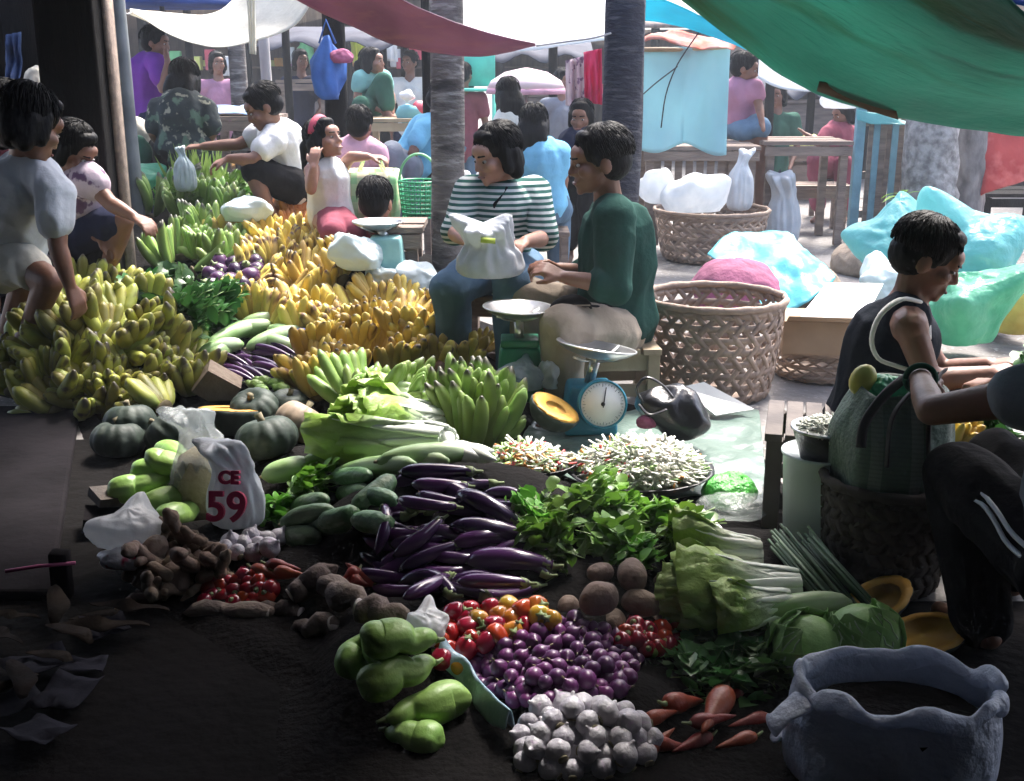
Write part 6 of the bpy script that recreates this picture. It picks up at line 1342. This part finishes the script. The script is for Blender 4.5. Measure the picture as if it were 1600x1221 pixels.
# ginger and yams
m_ging = mat('ginger skin', (.2, .14, .1), (.12, .08, .055), 12, .85, .4, 40, rv=.25)
def ginger(seed):
    rg = random.Random(seed); mb = MB(); p = Vector((0, 0, 0))
    for k in range(9):
        q = p + Vector((rg.uniform(-.035, .035), rg.uniform(-.02, .04), rg.uniform(-.012, .015))); mb.caps(p, q, rg.uniform(.011, .018), rg.uniform(.009, .015), 10)
        if rg.random() > .4: p = q
    return proto(mb.jit(.004, 40, seed).build('ginger_root', m_ging))
GI = [ginger(1), ginger(2), ginger(3)]
for i, (u, v) in enumerate(scatter([(232, 900), (250, 850), (300, 835), (345, 850), (350, 890), (300, 930), (250, 925)], 30, 19, seed=22)): dup(GI[i % 3], R(u, v, .03), rotm(rnd(-60, 60), rnd(-60, 60), rnd(0, 360)), rnd(.9, 1.3), 'knobbly ginger root in the brown heap at the left front', 'ginger roots')
m_yam = mat('yam skin', (.16, .12, .1), (.09, .065, .06), 9, .9, .5, 40, rv=.25); m_yamcut = mat('cut yam flesh', (.6, .55, .5), (.5, .44, .42), 20, .7, .2)
def yam(L, r, seed):
    o = MB().tube([Vector((.012 * math.sin(i * 1.1 + seed), L * i / 11, .01 * math.cos(i))) for i in range(12)], [r * k for k in (.8, .95, 1, 1.02, 1, 1.04, 1, .92, .86, .74, .5, .12)], 18).jit(.008, 18, seed).jit(.003, 60, seed).build('yam', m_yam)
    MB().lathe([(0, -.002), (r * .74, -.002), (r * .76, .004)], 18, M=rotm(-90, 0, 0) @ rotm(180, 0, 0)).build('cut_end', m_yamcut, o, local=True); return proto(o)
YA = [yam(.17, .036, 1), yam(.2, .038, 2)]
for i, (e, lab) in enumerate([((455, 932, 530, 880), 'brown yam with its pale cut end towards the viewer'), ((510, 915, 600, 965), 'thick dark yam at the right of the yams'), ((560, 950, 640, 965), 'yam tapering towards the front chayotes'), ((420, 960, 300, 955), 'dark yam lying along the front of the tomatoes'), ((470, 960, 400, 950), 'dark yam below the cut yam'), ((520, 975, 470, 985), 'dark yam at the front edge of the yams')]):
    lay(YA[i % 2], *e, .18, .05 if i < 3 else .02, .85 if i < 3 else .7, 30 * i, lab, None, (.7, 1.2))
# carrots and chillies
m_car = mat('carrot skin', (.26, .034, .012), (.19, .022, .009), 9, .45, .2, 40, rv=.2)
o = MB().tube([Vector((0, .17 * i / 9, 0)) for i in range(10)], [.014, .026, .027, .026, .023, .017, .014, .011, .007, .002], 14, fn=lambda a, t: 1 + .03 * math.sin(40 * t)).build('carrot', m_car); MB().tube([(0, -.035, .008), (0, -.012, 0), (0, .004, 0)], [.004, .006, .009], 6).build('stalk', m_calyx, o, local=True); CA = proto(o)
for i, e in enumerate([(1135, 1080, 1085, 1165), (1080, 1130, 1150, 1118), (1160, 1085, 1120, 1095), (1200, 1120, 1140, 1135), (1010, 1125, 1060, 1110), (1015, 1160, 1050, 1165), (1110, 1150, 1050, 1175), (1180, 1150, 1130, 1165), (1040, 1100, 1100, 1095), (1005, 1180, 1040, 1150)]): lay(CA, *e, .17, .05 if i < 2 else .02, None, rnd(0, 90), 'orange red carrot in the dim patch right of the garlic', 'carrots in front', (.6, 1.1))
for i, e in enumerate([(418, 882, 470, 890), (430, 893, 480, 900), (585, 912, 540, 880), (545, 905, 580, 915), (395, 888, 440, 905), (560, 890, 535, 910)]): lay(CA, *e, .17, .03, .7, 0, 'red carrot beside the yams', 'carrots beside the yams', (.4, .9))
# leafy greens
m_leafg = mat('leafy greens', (.14, .3, .035), (.07, .18, .02), 6, .45, .1, rv=.3, trl=.3); m_leafd = mat('dark leafy greens', (.05, .16, .035), (.03, .095, .02), 6, .4, .1, rv=.3, trl=.25); m_stalk = mat('green stalk', (.26, .38, .14), (.18, .3, .09), 9, .5)
def bunch(name, mt, n=16, L=.22, lw=.045, ll=.055, seed=0, spread=.5, per=6):
    rg = random.Random(seed); st = MB(); lv = MB()
    for k in range(n):
        a = rg.uniform(-spread, spread); e = rg.uniform(-.1, .75); d = Vector((math.sin(a), math.cos(a), math.sin(e))).normalized(); l = L * rg.uniform(.6, 1.1); sag = rg.uniform(.1, .6)
        pts = [Vector((rg.uniform(-.02, .02), 0, 0)) + d * (l * i / 6) - Vector((0, 0, sag * l * (i / 6) ** 2 * .6)) for i in range(7)]
        st.tube(pts, [.0032 - .0003 * i for i in range(7)], 5)
        for j in range(per):
            t = rg.uniform(.3, 1); q = pts[min(6, int(t * 6))]; b = rg.uniform(0, 6.3)
            dd = (d * .4 + Vector((math.cos(b), math.sin(b) * .5, math.sin(b) * .7 + .3))).normalized(); s = rg.uniform(.7, 1.2)
            leafblade(lv, q, dd, Vector((rg.uniform(-.5, .5), rg.uniform(-.5, .5), 1)), ll * s, lw * s, rg.uniform(0, .5), 4, rg.uniform(.05, .4))
    o = st.build(name, m_stalk); lv.build('leaves', mt, o, local=True); return proto(o)
BU = [bunch('greens_bunch', m_leafg, 16, seed=k) for k in range(3)]; BD = [bunch('dark_greens_bunch', m_leafd, 16, .2, .055, .07, seed=10 + k, spread=1.1, per=7) for k in range(2)]
for i, (u, v) in enumerate(scatter([(820, 810), (845, 780), (910, 765), (1000, 800), (1060, 835), (1070, 865), (1000, 868), (900, 865), (850, 850)], 22, 34, seed=23)):
    dup(BU[i % 3], R(u, v + 8, .015), rotm(rnd(0, 22), rnd(-15, 15), rnd(90, 330)), rnd(.7, 1.0), 'bunch of sweet potato tops in the leafy heap right of the eggplants', 'leafy tops')
for i, (u, v) in enumerate(scatter([(190, 450), (215, 425), (280, 430), (345, 470), (355, 520), (300, 525), (250, 490)], 26, 26, seed=24)):
    dup(BD[i % 2], R(u, v + 8, .01), rotm(rnd(0, 40), rnd(-15, 15), rnd(0, 360)), rnd(.8, 1.15), 'bunch of dark green leaves between the two left banana heaps', 'dark leafy bunches')
for i, (u, v) in enumerate(scatter([(235, 300), (260, 240), (330, 235), (390, 280), (385, 320), (300, 330)], 26, 26, seed=25)):
    dup(BU[i % 3], R(u, v + 10, .01), rotm(rnd(20, 70), rnd(-15, 15), rnd(0, 360)), rnd(.8, 1.2), 'bunch of green herbs under the hands of the crouching man', 'herb bunches at the back')
for i, (u, v) in enumerate(scatter([(1100, 1060), (1110, 1000), (1180, 1000), (1185, 1050), (1150, 1075)], 9, 30, seed=26)):
    dup(BD[i % 2], R(u, v, .01), rotm(rnd(0, 20), 0, rnd(0, 360)), rnd(.6, .9), 'bunch of dark herbs left of the round cabbages', 'dark herbs in front')
for i, (u, v) in enumerate([(150, 255), (175, 240), (240, 275), (160, 300), (215, 320)]): dup(BU[i % 3], R(u, v, .02), rotm(30, 0, rnd(0, 360)), 1.3, 'bunch of greens beside the green tinted bag', 'greens at the far left')
for i, (u, v, y) in enumerate([(1530, 700, 3.3), (1570, 690, 3.3), (1560, 720, 3.25), (1600, 590, 3.4)]):
    p = W(u, v, y); dup(BD[i % 2], p, rotm(40, 0, 90 * i), .7, ('bunch of green herbs beyond the arm at the right edge' if i < 3 else 'bunch of greens at the boys hands'), 'herbs at the right edge' if i < 3 else None)
for i, (u, v) in enumerate([(455, 770), (440, 785), (470, 762), (430, 800)]): dup(BU[i % 3], R(u, v, .03), rotm(20, 0, rnd(180, 300)), .8, 'bunch of pale greens beside the red lettered bag', 'pale greens')
m_grass = mat('lemongrass blades', (.26, .36, .1), (.16, .26, .06), 6, .5, .1, trl=.3)
mb = MB(); p = R(312, 318, .0)
for k in range(130):
    a = rnd(0, 6.3); r = rnd(0, .13); b = p + Vector((r * math.cos(a) * 1.4, r * math.sin(a), -.02)); leafblade(mb, b, Vector((rnd(-.35, .35), rnd(-.3, .2), 1)), Vector((0, 1, 0)), rnd(.25, .42), .02, rnd(-.1, .35), 5)
tag(mb.build('lemongrass_clump', m_grass, loc=p), 'upright clump of green lemongrass stalks beside the dangling plastic bag', 'lemongrass')
m_bean = mat('long beans', (.12, .2, .11), (.08, .14, .075), 9, .5)
mb = MB(); p = R(1255, 905, .03)
for k in range(40):
    a = rnd(-.06, .06); b = p + Vector((rnd(-.02, .1), rnd(-.06, .05), rnd(0, .05))); d = Vector((.35 + a, -1, -.12)).normalized(); mb.tube([b - d * .14 + Vector((0, 0, .02)), b, b + d * .14 - Vector((0, 0, .02))], .004, 5)
tag(mb.build('long_bean_bundle', m_bean, loc=p), 'bundle of dark green long beans right of the Chinese cabbages', 'beans')
# trays of mixed shredded vegetables
shr = [mat('shreds ' + n, c, None, 9, .55) for n, c in (('white', (.78, .78, .7)), ('green', (.25, .42, .12)), ('red', (.55, .06, .06)), ('orange', (.6, .26, .06)), ('pale green', (.5, .62, .34)))]
def tray(label, c, rx, ry, n, mixw, lab2, rim=True, hh=.06):
    o = thing('tray', label, 'tray', c); c = Vector(c); S = Matrix.Diagonal((1, ry / rx, 1)).to_3x3()
    MB().lathe([(0, .0), (rx * .8, .0), (rx * .95, .02), (rx * 1.1, .045), (rx * 1.13, .048), (rx * 1.05, .046), (rx * .9, .02), (0, .01)], 40, lambda a, t: 1 + .015 * math.sin(14 * a) * t, c=c, M=S).build('tray_shell', m_black, o)
    hp = thing('vegetable_mix', lab2, 'vegetables', c); hp['kind'] = 'stuff'
    MB().lathe([(0, hh * .8), (rx * .4, hh * .7), (rx * .8, hh * .35), (rx * .93, .025)], 30, c=c, M=S).jit(.008, 18).build('core', shr[4], hp)
    for k, mt in enumerate(shr):
        mb = MB()
        for i in range(int(n * mixw[k])):
            a = rnd(0, 6.3); r = math.sqrt(rnd(0, 1)) * rx * .9
            if k in (0,) and math.cos(a) < -.2 and rnd(0, 1) < .6: continue
            if k == 1 and math.cos(a) > .3 and rnd(0, 1) < .7: continue
            q = c + S @ Vector((r * math.cos(a), r * math.sin(a), 0)); q.z += .03 + hh * (1 - (r / rx) ** 2) * .95
            L = rnd(.018, .045) * (1.3 if k == 0 else 1); d = Vector((rnd(-1, 1), rnd(-1, 1), rnd(-.3, .5))).normalized() * L
            if k == 4 and i % 3 == 0: mb.ell(q, (.016, .011, .009), rotm(rnd(0, 180), rnd(0, 180), 0), 8, 6)
            else: mb.tube([q - d, q + Vector((rnd(-.008, .008), rnd(-.008, .008), rnd(0, .012))), q + d], rnd(.003, .0075), 5, rnd(.4, 1))
        mb.build('shreds', mt, hp)
c = W(1005, 765, 3.75); c.z = .035; tray('black tray heaped with white shredded vegetables', G(998, 752, .07), .22, .2, 760, (2.2, .3, .06, .08, .4), 'white bean sprouts and shredded vegetables heaped on the larger black tray', hh=.1)
tray('small tray of mixed green and orange vegetable strips', G(818, 742, .09), .16, .12, 300, (.6, .7, .16, .3, .6), 'mixed green and orange vegetable strips on the small tray beside the eggplants')
# things lying on the right side
m_mat_film = mat('grey green plastic sheeting', (.13, .185, .16), (.09, .135, .115), 5, .3, .7, 9, spec=.6)
g = []
for i in range(31):
    t = i / 30; row = []
    for k in range(41):
        s = k / 40; a = cr([G(835, 672), G(960, 660), G(1060, 650), G(1185, 655)], s); b = cr([G(800, 722), G(960, 790), G(1110, 800), G(1200, 800)], s)
        p = a.lerp(b, t); p.z = .035 + .022 * noise.noise(p * 5) + .012 * (1 - 2 * abs(noise.noise(p * 12))); row.append(p)
    g.append(row)
tag(MB().grid(g).build('plastic_sheet', m_mat_film, loc=g[0][0], solid=.002, sub=1), 'crumpled grey green plastic sheet spread under the trays and the blue scale', 'plastic sheet')
q = [G(1062, 606, .14), G(1118, 650, .06), G(1178, 640, .07), G(1100, 598, .16)]
tag(MB().add(q, [(0, 1, 2, 3)]).build('white_board', m_paper, loc=q[0], smooth=False, solid=.008), 'white board leaning between the black bag and the largest basket', 'board')
q = [G(1045, 812, .05), G(1080, 835, .05), G(1130, 828, .05), G(1090, 788, .05)]
tag(MB().add(q, [(0, 1, 2, 3)]).build('white_card', m_paper, loc=q[0], smooth=False, solid=.008), 'small white card in front of the bright green noodle bag', 'card')
m_patent = mat('black leather', (.014, .014, .018), (.008, .008, .01), 8, .28, .5, 14)
p = W(1052, 642, 4.05); o = thing('handbag', 'black leather bag slumped in front of the largest basket', 'bag', (p.x, p.y, .04))
mb = MB().ell(p, (.14, .085, .075), rotm(0, 22, -12), 30, 16)
for q in mb.v: q += (q - p).normalized() * (.03 * noise.noise(q * 9) + .02 * (1 - 2 * abs(noise.noise(q * 14))))
mb.build('bag_body', m_patent, o, sub=1)
Q = [W(1005, 630, 4.0), W(995, 608, 4.0), (W(1010, 590, 4.0)), W(1035, 602, 4.0), W(1052, 622, 3.98)]
MB().tube([cr(Q, i / 20) for i in range(21)], .01, 8, .5).build('handle', m_patent, o)
MB().tube([cr([W(998, 632, 3.96), W(1015, 648, 3.94), W(1042, 640, 3.95)], i / 12) for i in range(13)], .008, 8, .5).build('handle', m_patent, o)
p = G(1140, 770, .07); tag(bundle('noodle_bag', '', '', p, (.095, .08, .06), mat('bright green noodles', (.1, .5, .08), (.05, .36, .04), 30, .35, .7, 60), amp=.012, scl=14, seed=80), 'bag of bright green noodles at the right edge of the plastic sheet', 'noodles')
p = G(1150, 790, .06); tag(bundle('plastic_wrap', '', '', p, (.13, .1, .035), mat('thin wrap film', (.75, .82, .8), None, 12, .15, .9, 22, trl=.3, alpha=.3, spec=.8), amp=.02, scl=8, seed=81), 'clear plastic wrap around the bright green noodles', 'plastic wrap')
tag(bundle('red_pouch', '', '', W(1010, 660, 4.0), (.035, .03, .025), m_maroonsack, amp=.01, scl=12, seed=82), 'small red pouch between the blue scale and the black bag', 'pouch')
# bags among the produce at the left
c = R(325, 800); c.z -= .01
o = poly_bag('grain_bag', 'clear plastic bag filled with beige grains among the squashes', 'bag', c, .2, .17, .34, mat('thin clear film', (.75, .8, .82), None, 12, .15, .9, 22, trl=.3, alpha=.32, spec=.8), 12, .02, neck=.5)
mb = MB().lathe([(0, .005), (.075, .01), (.096, .06), (.094, .14), (.076, .2), (.035, .225), (0, .23)], 26, c=c).jit(.006, 14); k = mb.build('grains', mat('beige grains', (.55, .47, .3), (.46, .38, .23), 60, .8, .3, 120), o); k.location = (0, 0, 0); k.data.transform(Matrix.Translation(o.location - o.location))
c2 = R(372, 818); c2.z -= .01
o = poly_bag('printed_bag', 'white plastic bag with big red lettering in front of the grain bag', 'bag', c2, .16, .12, .25, m_white_film, 15, .02, neck=.75, flare=1.2)
m_redp = mat('red print', (.42, .02, .09), None, 9, .5)
def text(body, size, p, M, mt, name, parent, ext=.0012):
    cu = bpy.data.curves.new(name, 'FONT'); cu.body = body; cu.size = size; cu.extrude = ext; cu.offset = .0025; cu.align_x = 'CENTER'; cu.align_y = 'CENTER'
    t = link(bpy.data.objects.new(name, cu)); dg = bpy.context.evaluated_depsgraph_get(); me = bpy.data.meshes.new_from_object(t.evaluated_get(dg)); bpy.data.objects.remove(t)
    me.materials.clear(); me.materials.append(mt); x = link(bpy.data.objects.new(name, me)); x.parent = parent; x.matrix_world = Matrix.Translation(p) @ M.to_4x4(); x.matrix_parent_inverse = Matrix.Identity(4)
    x.matrix_local = Matrix.Translation(Vector(p) - parent.location) @ M.to_4x4(); return x
TX = []
TX.append((o, c2))
LX = rotm(74, 0, -4)
text('59', .12, c2 + Vector((-.005, -.1, .098)), LX, m_redp, 'lettering', o, .008)
text('CE', .05, c2 + Vector((.004, -.08, .182)), LX, m_redp, 'lettering', o, .008)
c3 = R(205, 862); 
o = bundle('printed_bag', '', '', c3 + Vector((0, 0, .06)), (.09, .07, .055), m_white_film, amp=.03, scl=9, seed=90); tag(o, 'crumpled bluish white bag at the left front corner of the produce', 'bag')
c3 = R(200, 885)
o = bundle('printed_bag', '', '', c3 + Vector((0, 0, .03)), (.075, .06, .03), mat('white plastic with red print', (.7, .68, .72), None, 6, .4, .5, 20, pat=p_spots((.45, .02, .08), 16, .55, .62)), amp=.025, scl=10, seed=91); tag(o, 'torn white bag with red print below the bluish white bag', 'bag')
for i, (u, v, lab) in enumerate([(165, 812, 'grey flattened carton beside the left chayotes'), (178, 775, 'tan carton piece behind the left chayotes')]):
    p = R(u, v, .04); tag(MB().box(p, (.13, .1, .05 - .02 * i), rotm(8, 10, 15 + 30 * i)).jit(.01, 10, i).build('carton', m_drat if i else m_conc, loc=p, smooth=False), lab, 'carton')
p = R(470, 525, .05); tag(bundle('plastic_bag', '', '', p, (.07, .06, .03), m_blue_tarp, amp=.02, scl=10, seed=93), 'small blue plastic bag at the edge of the ripe bananas', 'bag')
# front plastic strips
g = []
for i in range(21):
    t = i / 20; row = []
    for k in range(9):
        s = k / 8; a = R(int(680 + 110 * t), int(1035 + 115 * t), .02); b = R(int(705 + 100 * t), int(1022 + 122 * t), .02); p = a.lerp(b, s)
        p.z += .05 * math.sin(math.pi * s) + .02 * noise.noise(p * 16); row.append(p)
    g.append(row)
tag(MB().grid(g).build('plastic_strip', mat('blue white plastic', (.32, .42, .52), (.2, .36, .42), 9, .35, .6, 20), loc=g[0][0], solid=.002, sub=1), 'pale blue plastic strip right of the front chayotes', 'plastic')
p = R(664, 985, .03); tag(bundle('plastic_bag', '', '', p, (.045, .04, .04), m_white_film, amp=.02, scl=14, seed=94), 'crumpled white plastic between the front chayotes and the peppers', 'plastic')
# open sack at the lower right
c = W(1408, 1074, 2.02); M = rotm(0, 0, -6); z1 = c.z; c.z = .0
m_sackp = mat('bluish white poly sack', (.58, .63, .74), (.44, .5, .62), 5, .35, .9, 26, trl=.3)
o = thing('open_sack', 'open bluish white plastic sack with a rolled rim at the lower right', 'sack', (c.x, c.y, 0))
S = lambda a, rx, ry: c + M @ Vector((rx * math.cos(a) * (1 + .06 * math.sin(3 * a)), ry * math.sin(a) * (1 + .05 * math.cos(2 * a)), 0))
g = []
for z, k in ((.005, .98), (z1 * .15, 1.06), (z1 * .35, 1.12), (z1 * .6, 1.1), (z1 * .85, 1.05), (z1 * 1.02, 1.0), (z1 * 1.0, .95), (z1 * .7, .92)): g.append([S(2 * math.pi * i / 40, .19 * k, .13 * k) + Vector((0, 0, z)) for i in range(41)])
mb = MB().grid(g); mb.jit(.02, 8, 3).jit(.012, 18, 4); mb.build('sack_wall', m_sackp, o, solid=.002, sub=2)
mb = MB().tube([S(2 * math.pi * i / 48, .19, .13) + Vector((0, 0, z1 + .012 * math.sin(i * .9))) for i in range(49)], [.014 + .004 * math.sin(i * .7) + .003 * math.sin(i * 2.1) for i in range(49)], 12, 1.5).jit(.007, 9, 5).jit(.008, 26, 2); mb.build('rolled_rim', m_sackp, o, sub=1)
MB().lathe([(0, z1 * .8), (.1, z1 * .79), (.168, z1 * .76), (.172, z1 * .5)], 30, c=c, M=M @ Matrix.Diagonal((1, .73, 1))).jit(.006, 20).build('shade_insert', mat('dark contents', (.008, .007, .007), None, 20, 1., .6, 60, spec=.1), o)  # near-black insert: the shade inside the sack put into its colour
Q = [S(3.3, .19, .14) + Vector((0, 0, z1 * .9)), S(3.4, .27, .2) + Vector((0, 0, z1 * .7)), W(1235, 1120, 2.1), W(1208, 1155, 2.08)]
MB().tube([cr(Q, i / 16) for i in range(17)], [.03 - .0012 * i + .006 * math.sin(i * 1.4) for i in range(17)], 14, .35).jit(.012, 16, 9).jit(.005, 40, 4).build('sack_ear', m_sackp, o, sub=1)
# bananas at right behind the bag
for u, v, y in ((1500, 690, 3.25), (1490, 702, 3.2)): dup(H_ripe[1], W(u, v, y), rotm(70, 0, -20), .7, 'ripe banana hand behind the striped shopping bag', 'ripe bananas at the right')
# sacking beneath everything
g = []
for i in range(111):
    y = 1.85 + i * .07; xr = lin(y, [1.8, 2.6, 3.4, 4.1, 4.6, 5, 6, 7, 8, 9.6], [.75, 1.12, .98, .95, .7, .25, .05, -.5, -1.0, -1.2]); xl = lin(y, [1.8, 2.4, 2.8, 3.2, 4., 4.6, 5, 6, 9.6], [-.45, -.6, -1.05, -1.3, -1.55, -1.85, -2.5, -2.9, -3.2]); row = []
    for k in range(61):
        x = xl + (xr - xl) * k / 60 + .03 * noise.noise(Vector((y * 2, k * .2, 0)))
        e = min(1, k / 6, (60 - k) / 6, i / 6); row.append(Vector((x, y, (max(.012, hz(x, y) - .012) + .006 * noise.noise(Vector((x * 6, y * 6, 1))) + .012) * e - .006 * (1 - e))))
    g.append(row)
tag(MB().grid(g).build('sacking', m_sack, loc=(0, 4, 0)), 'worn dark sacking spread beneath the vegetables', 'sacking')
# litter on the dark floor at the lower left
m_lit = mat('dry leaf litter', (.022, .016, .012), (.01, .008, .007), 6, .95, .3, rv=.4, spec=.08); m_litb = mat('grey paper litter', (.018, .018, .025), None, 6, .95, .2, rv=.3, spec=.08)
lt = []
for k in range(2):
    mb = MB(); leafblade(mb, Vector((0, 0, .012)), Vector((0, 1, .02)), Vector((0, 0, 1)), .3, .06, .0, 14, .4); mb.jit(.03, 9, k); lt.append(proto(mb.build('dry_leaf', m_lit, solid=.002)))
g2 = [[Vector((x * .03, y * .025, .02 + .03 * noise.noise(Vector((x * .5, y * .5, 1))))) for x in range(-3, 4)] for y in range(-3, 4)]
pp2 = proto(MB().grid(g2).build('paper_scrap', m_litb, solid=.002))
for i, (u, v, rz) in enumerate([(60, 970, 80), (200, 965, 100), (30, 1010, 50), (90, 985, 20), (230, 985, 95), (120, 1040, 70), (60, 1060, 130), (40, 1100, 30), (260, 960, 80), (150, 1010, 60)]): dup(lt[i % 2], G(u, v, .015 + .004 * i), rotm(rnd(-6, 6), rnd(-10, 10), rz), rnd(.5, .8), 'dry leaf strip among the litter on the dark floor', 'dry leaf litter')
for i, (u, v) in enumerate([(165, 985), (60, 1045), (130, 1045), (105, 1090), (25, 1100), (60, 1150)]): dup(pp2, G(u, v, .02), rotm(rnd(-8, 8), rnd(-8, 8), rnd(0, 180)), rnd(.5, .85), 'grey paper scrap among the litter on the dark floor', 'paper litter')
p = G(100, 935, .0); tag(MB().box(p + Vector((0, 0, .07)), (.05, .04, .14), rotm(4, 3, 0)).build('wooden_peg', m_conc, loc=p, bevel=.004), 'short wooden peg in front of the dark step', 'peg')
p = G(60, 884, .1); q = G(118, 878, .1); tag(MB().tube([G(8, 893, .112), G(60, 885, .112), G(118, 880, .112)], .005, 6).build('pink_cord', mat('pink cord', (.35, .06, .16), None, 6, .7), loc=G(8, 893, .112)), 'thin pink cord lying along the edge of the dark step', 'cord')
for o in PROTOS:
    for ch in list(o.children):
        for g_ in list(ch.children): bpy.data.objects.remove(g_)
        bpy.data.objects.remove(ch)
    bpy.data.objects.remove(o)
# added thin volume standing in for veiling glare of the lens
m_veil = bpy.data.materials.new('lens_veil'); m_veil.use_nodes = True; nt = m_veil.node_tree
nt.nodes.remove(nt.nodes['Principled BSDF']); pv = nt.nodes.new('ShaderNodeVolumePrincipled'); pv.inputs['Color'].default_value = (.86, .92, 1, 1); pv.inputs['Density'].default_value = .0045
nt.links.new(pv.outputs[0], nt.nodes['Material Output'].inputs['Volume'])
hb = MB().box((0, 70, 3), (300, 200, 8)).build('lens_veil', m_veil, smooth=False); hb['kind'] = 'stuff'
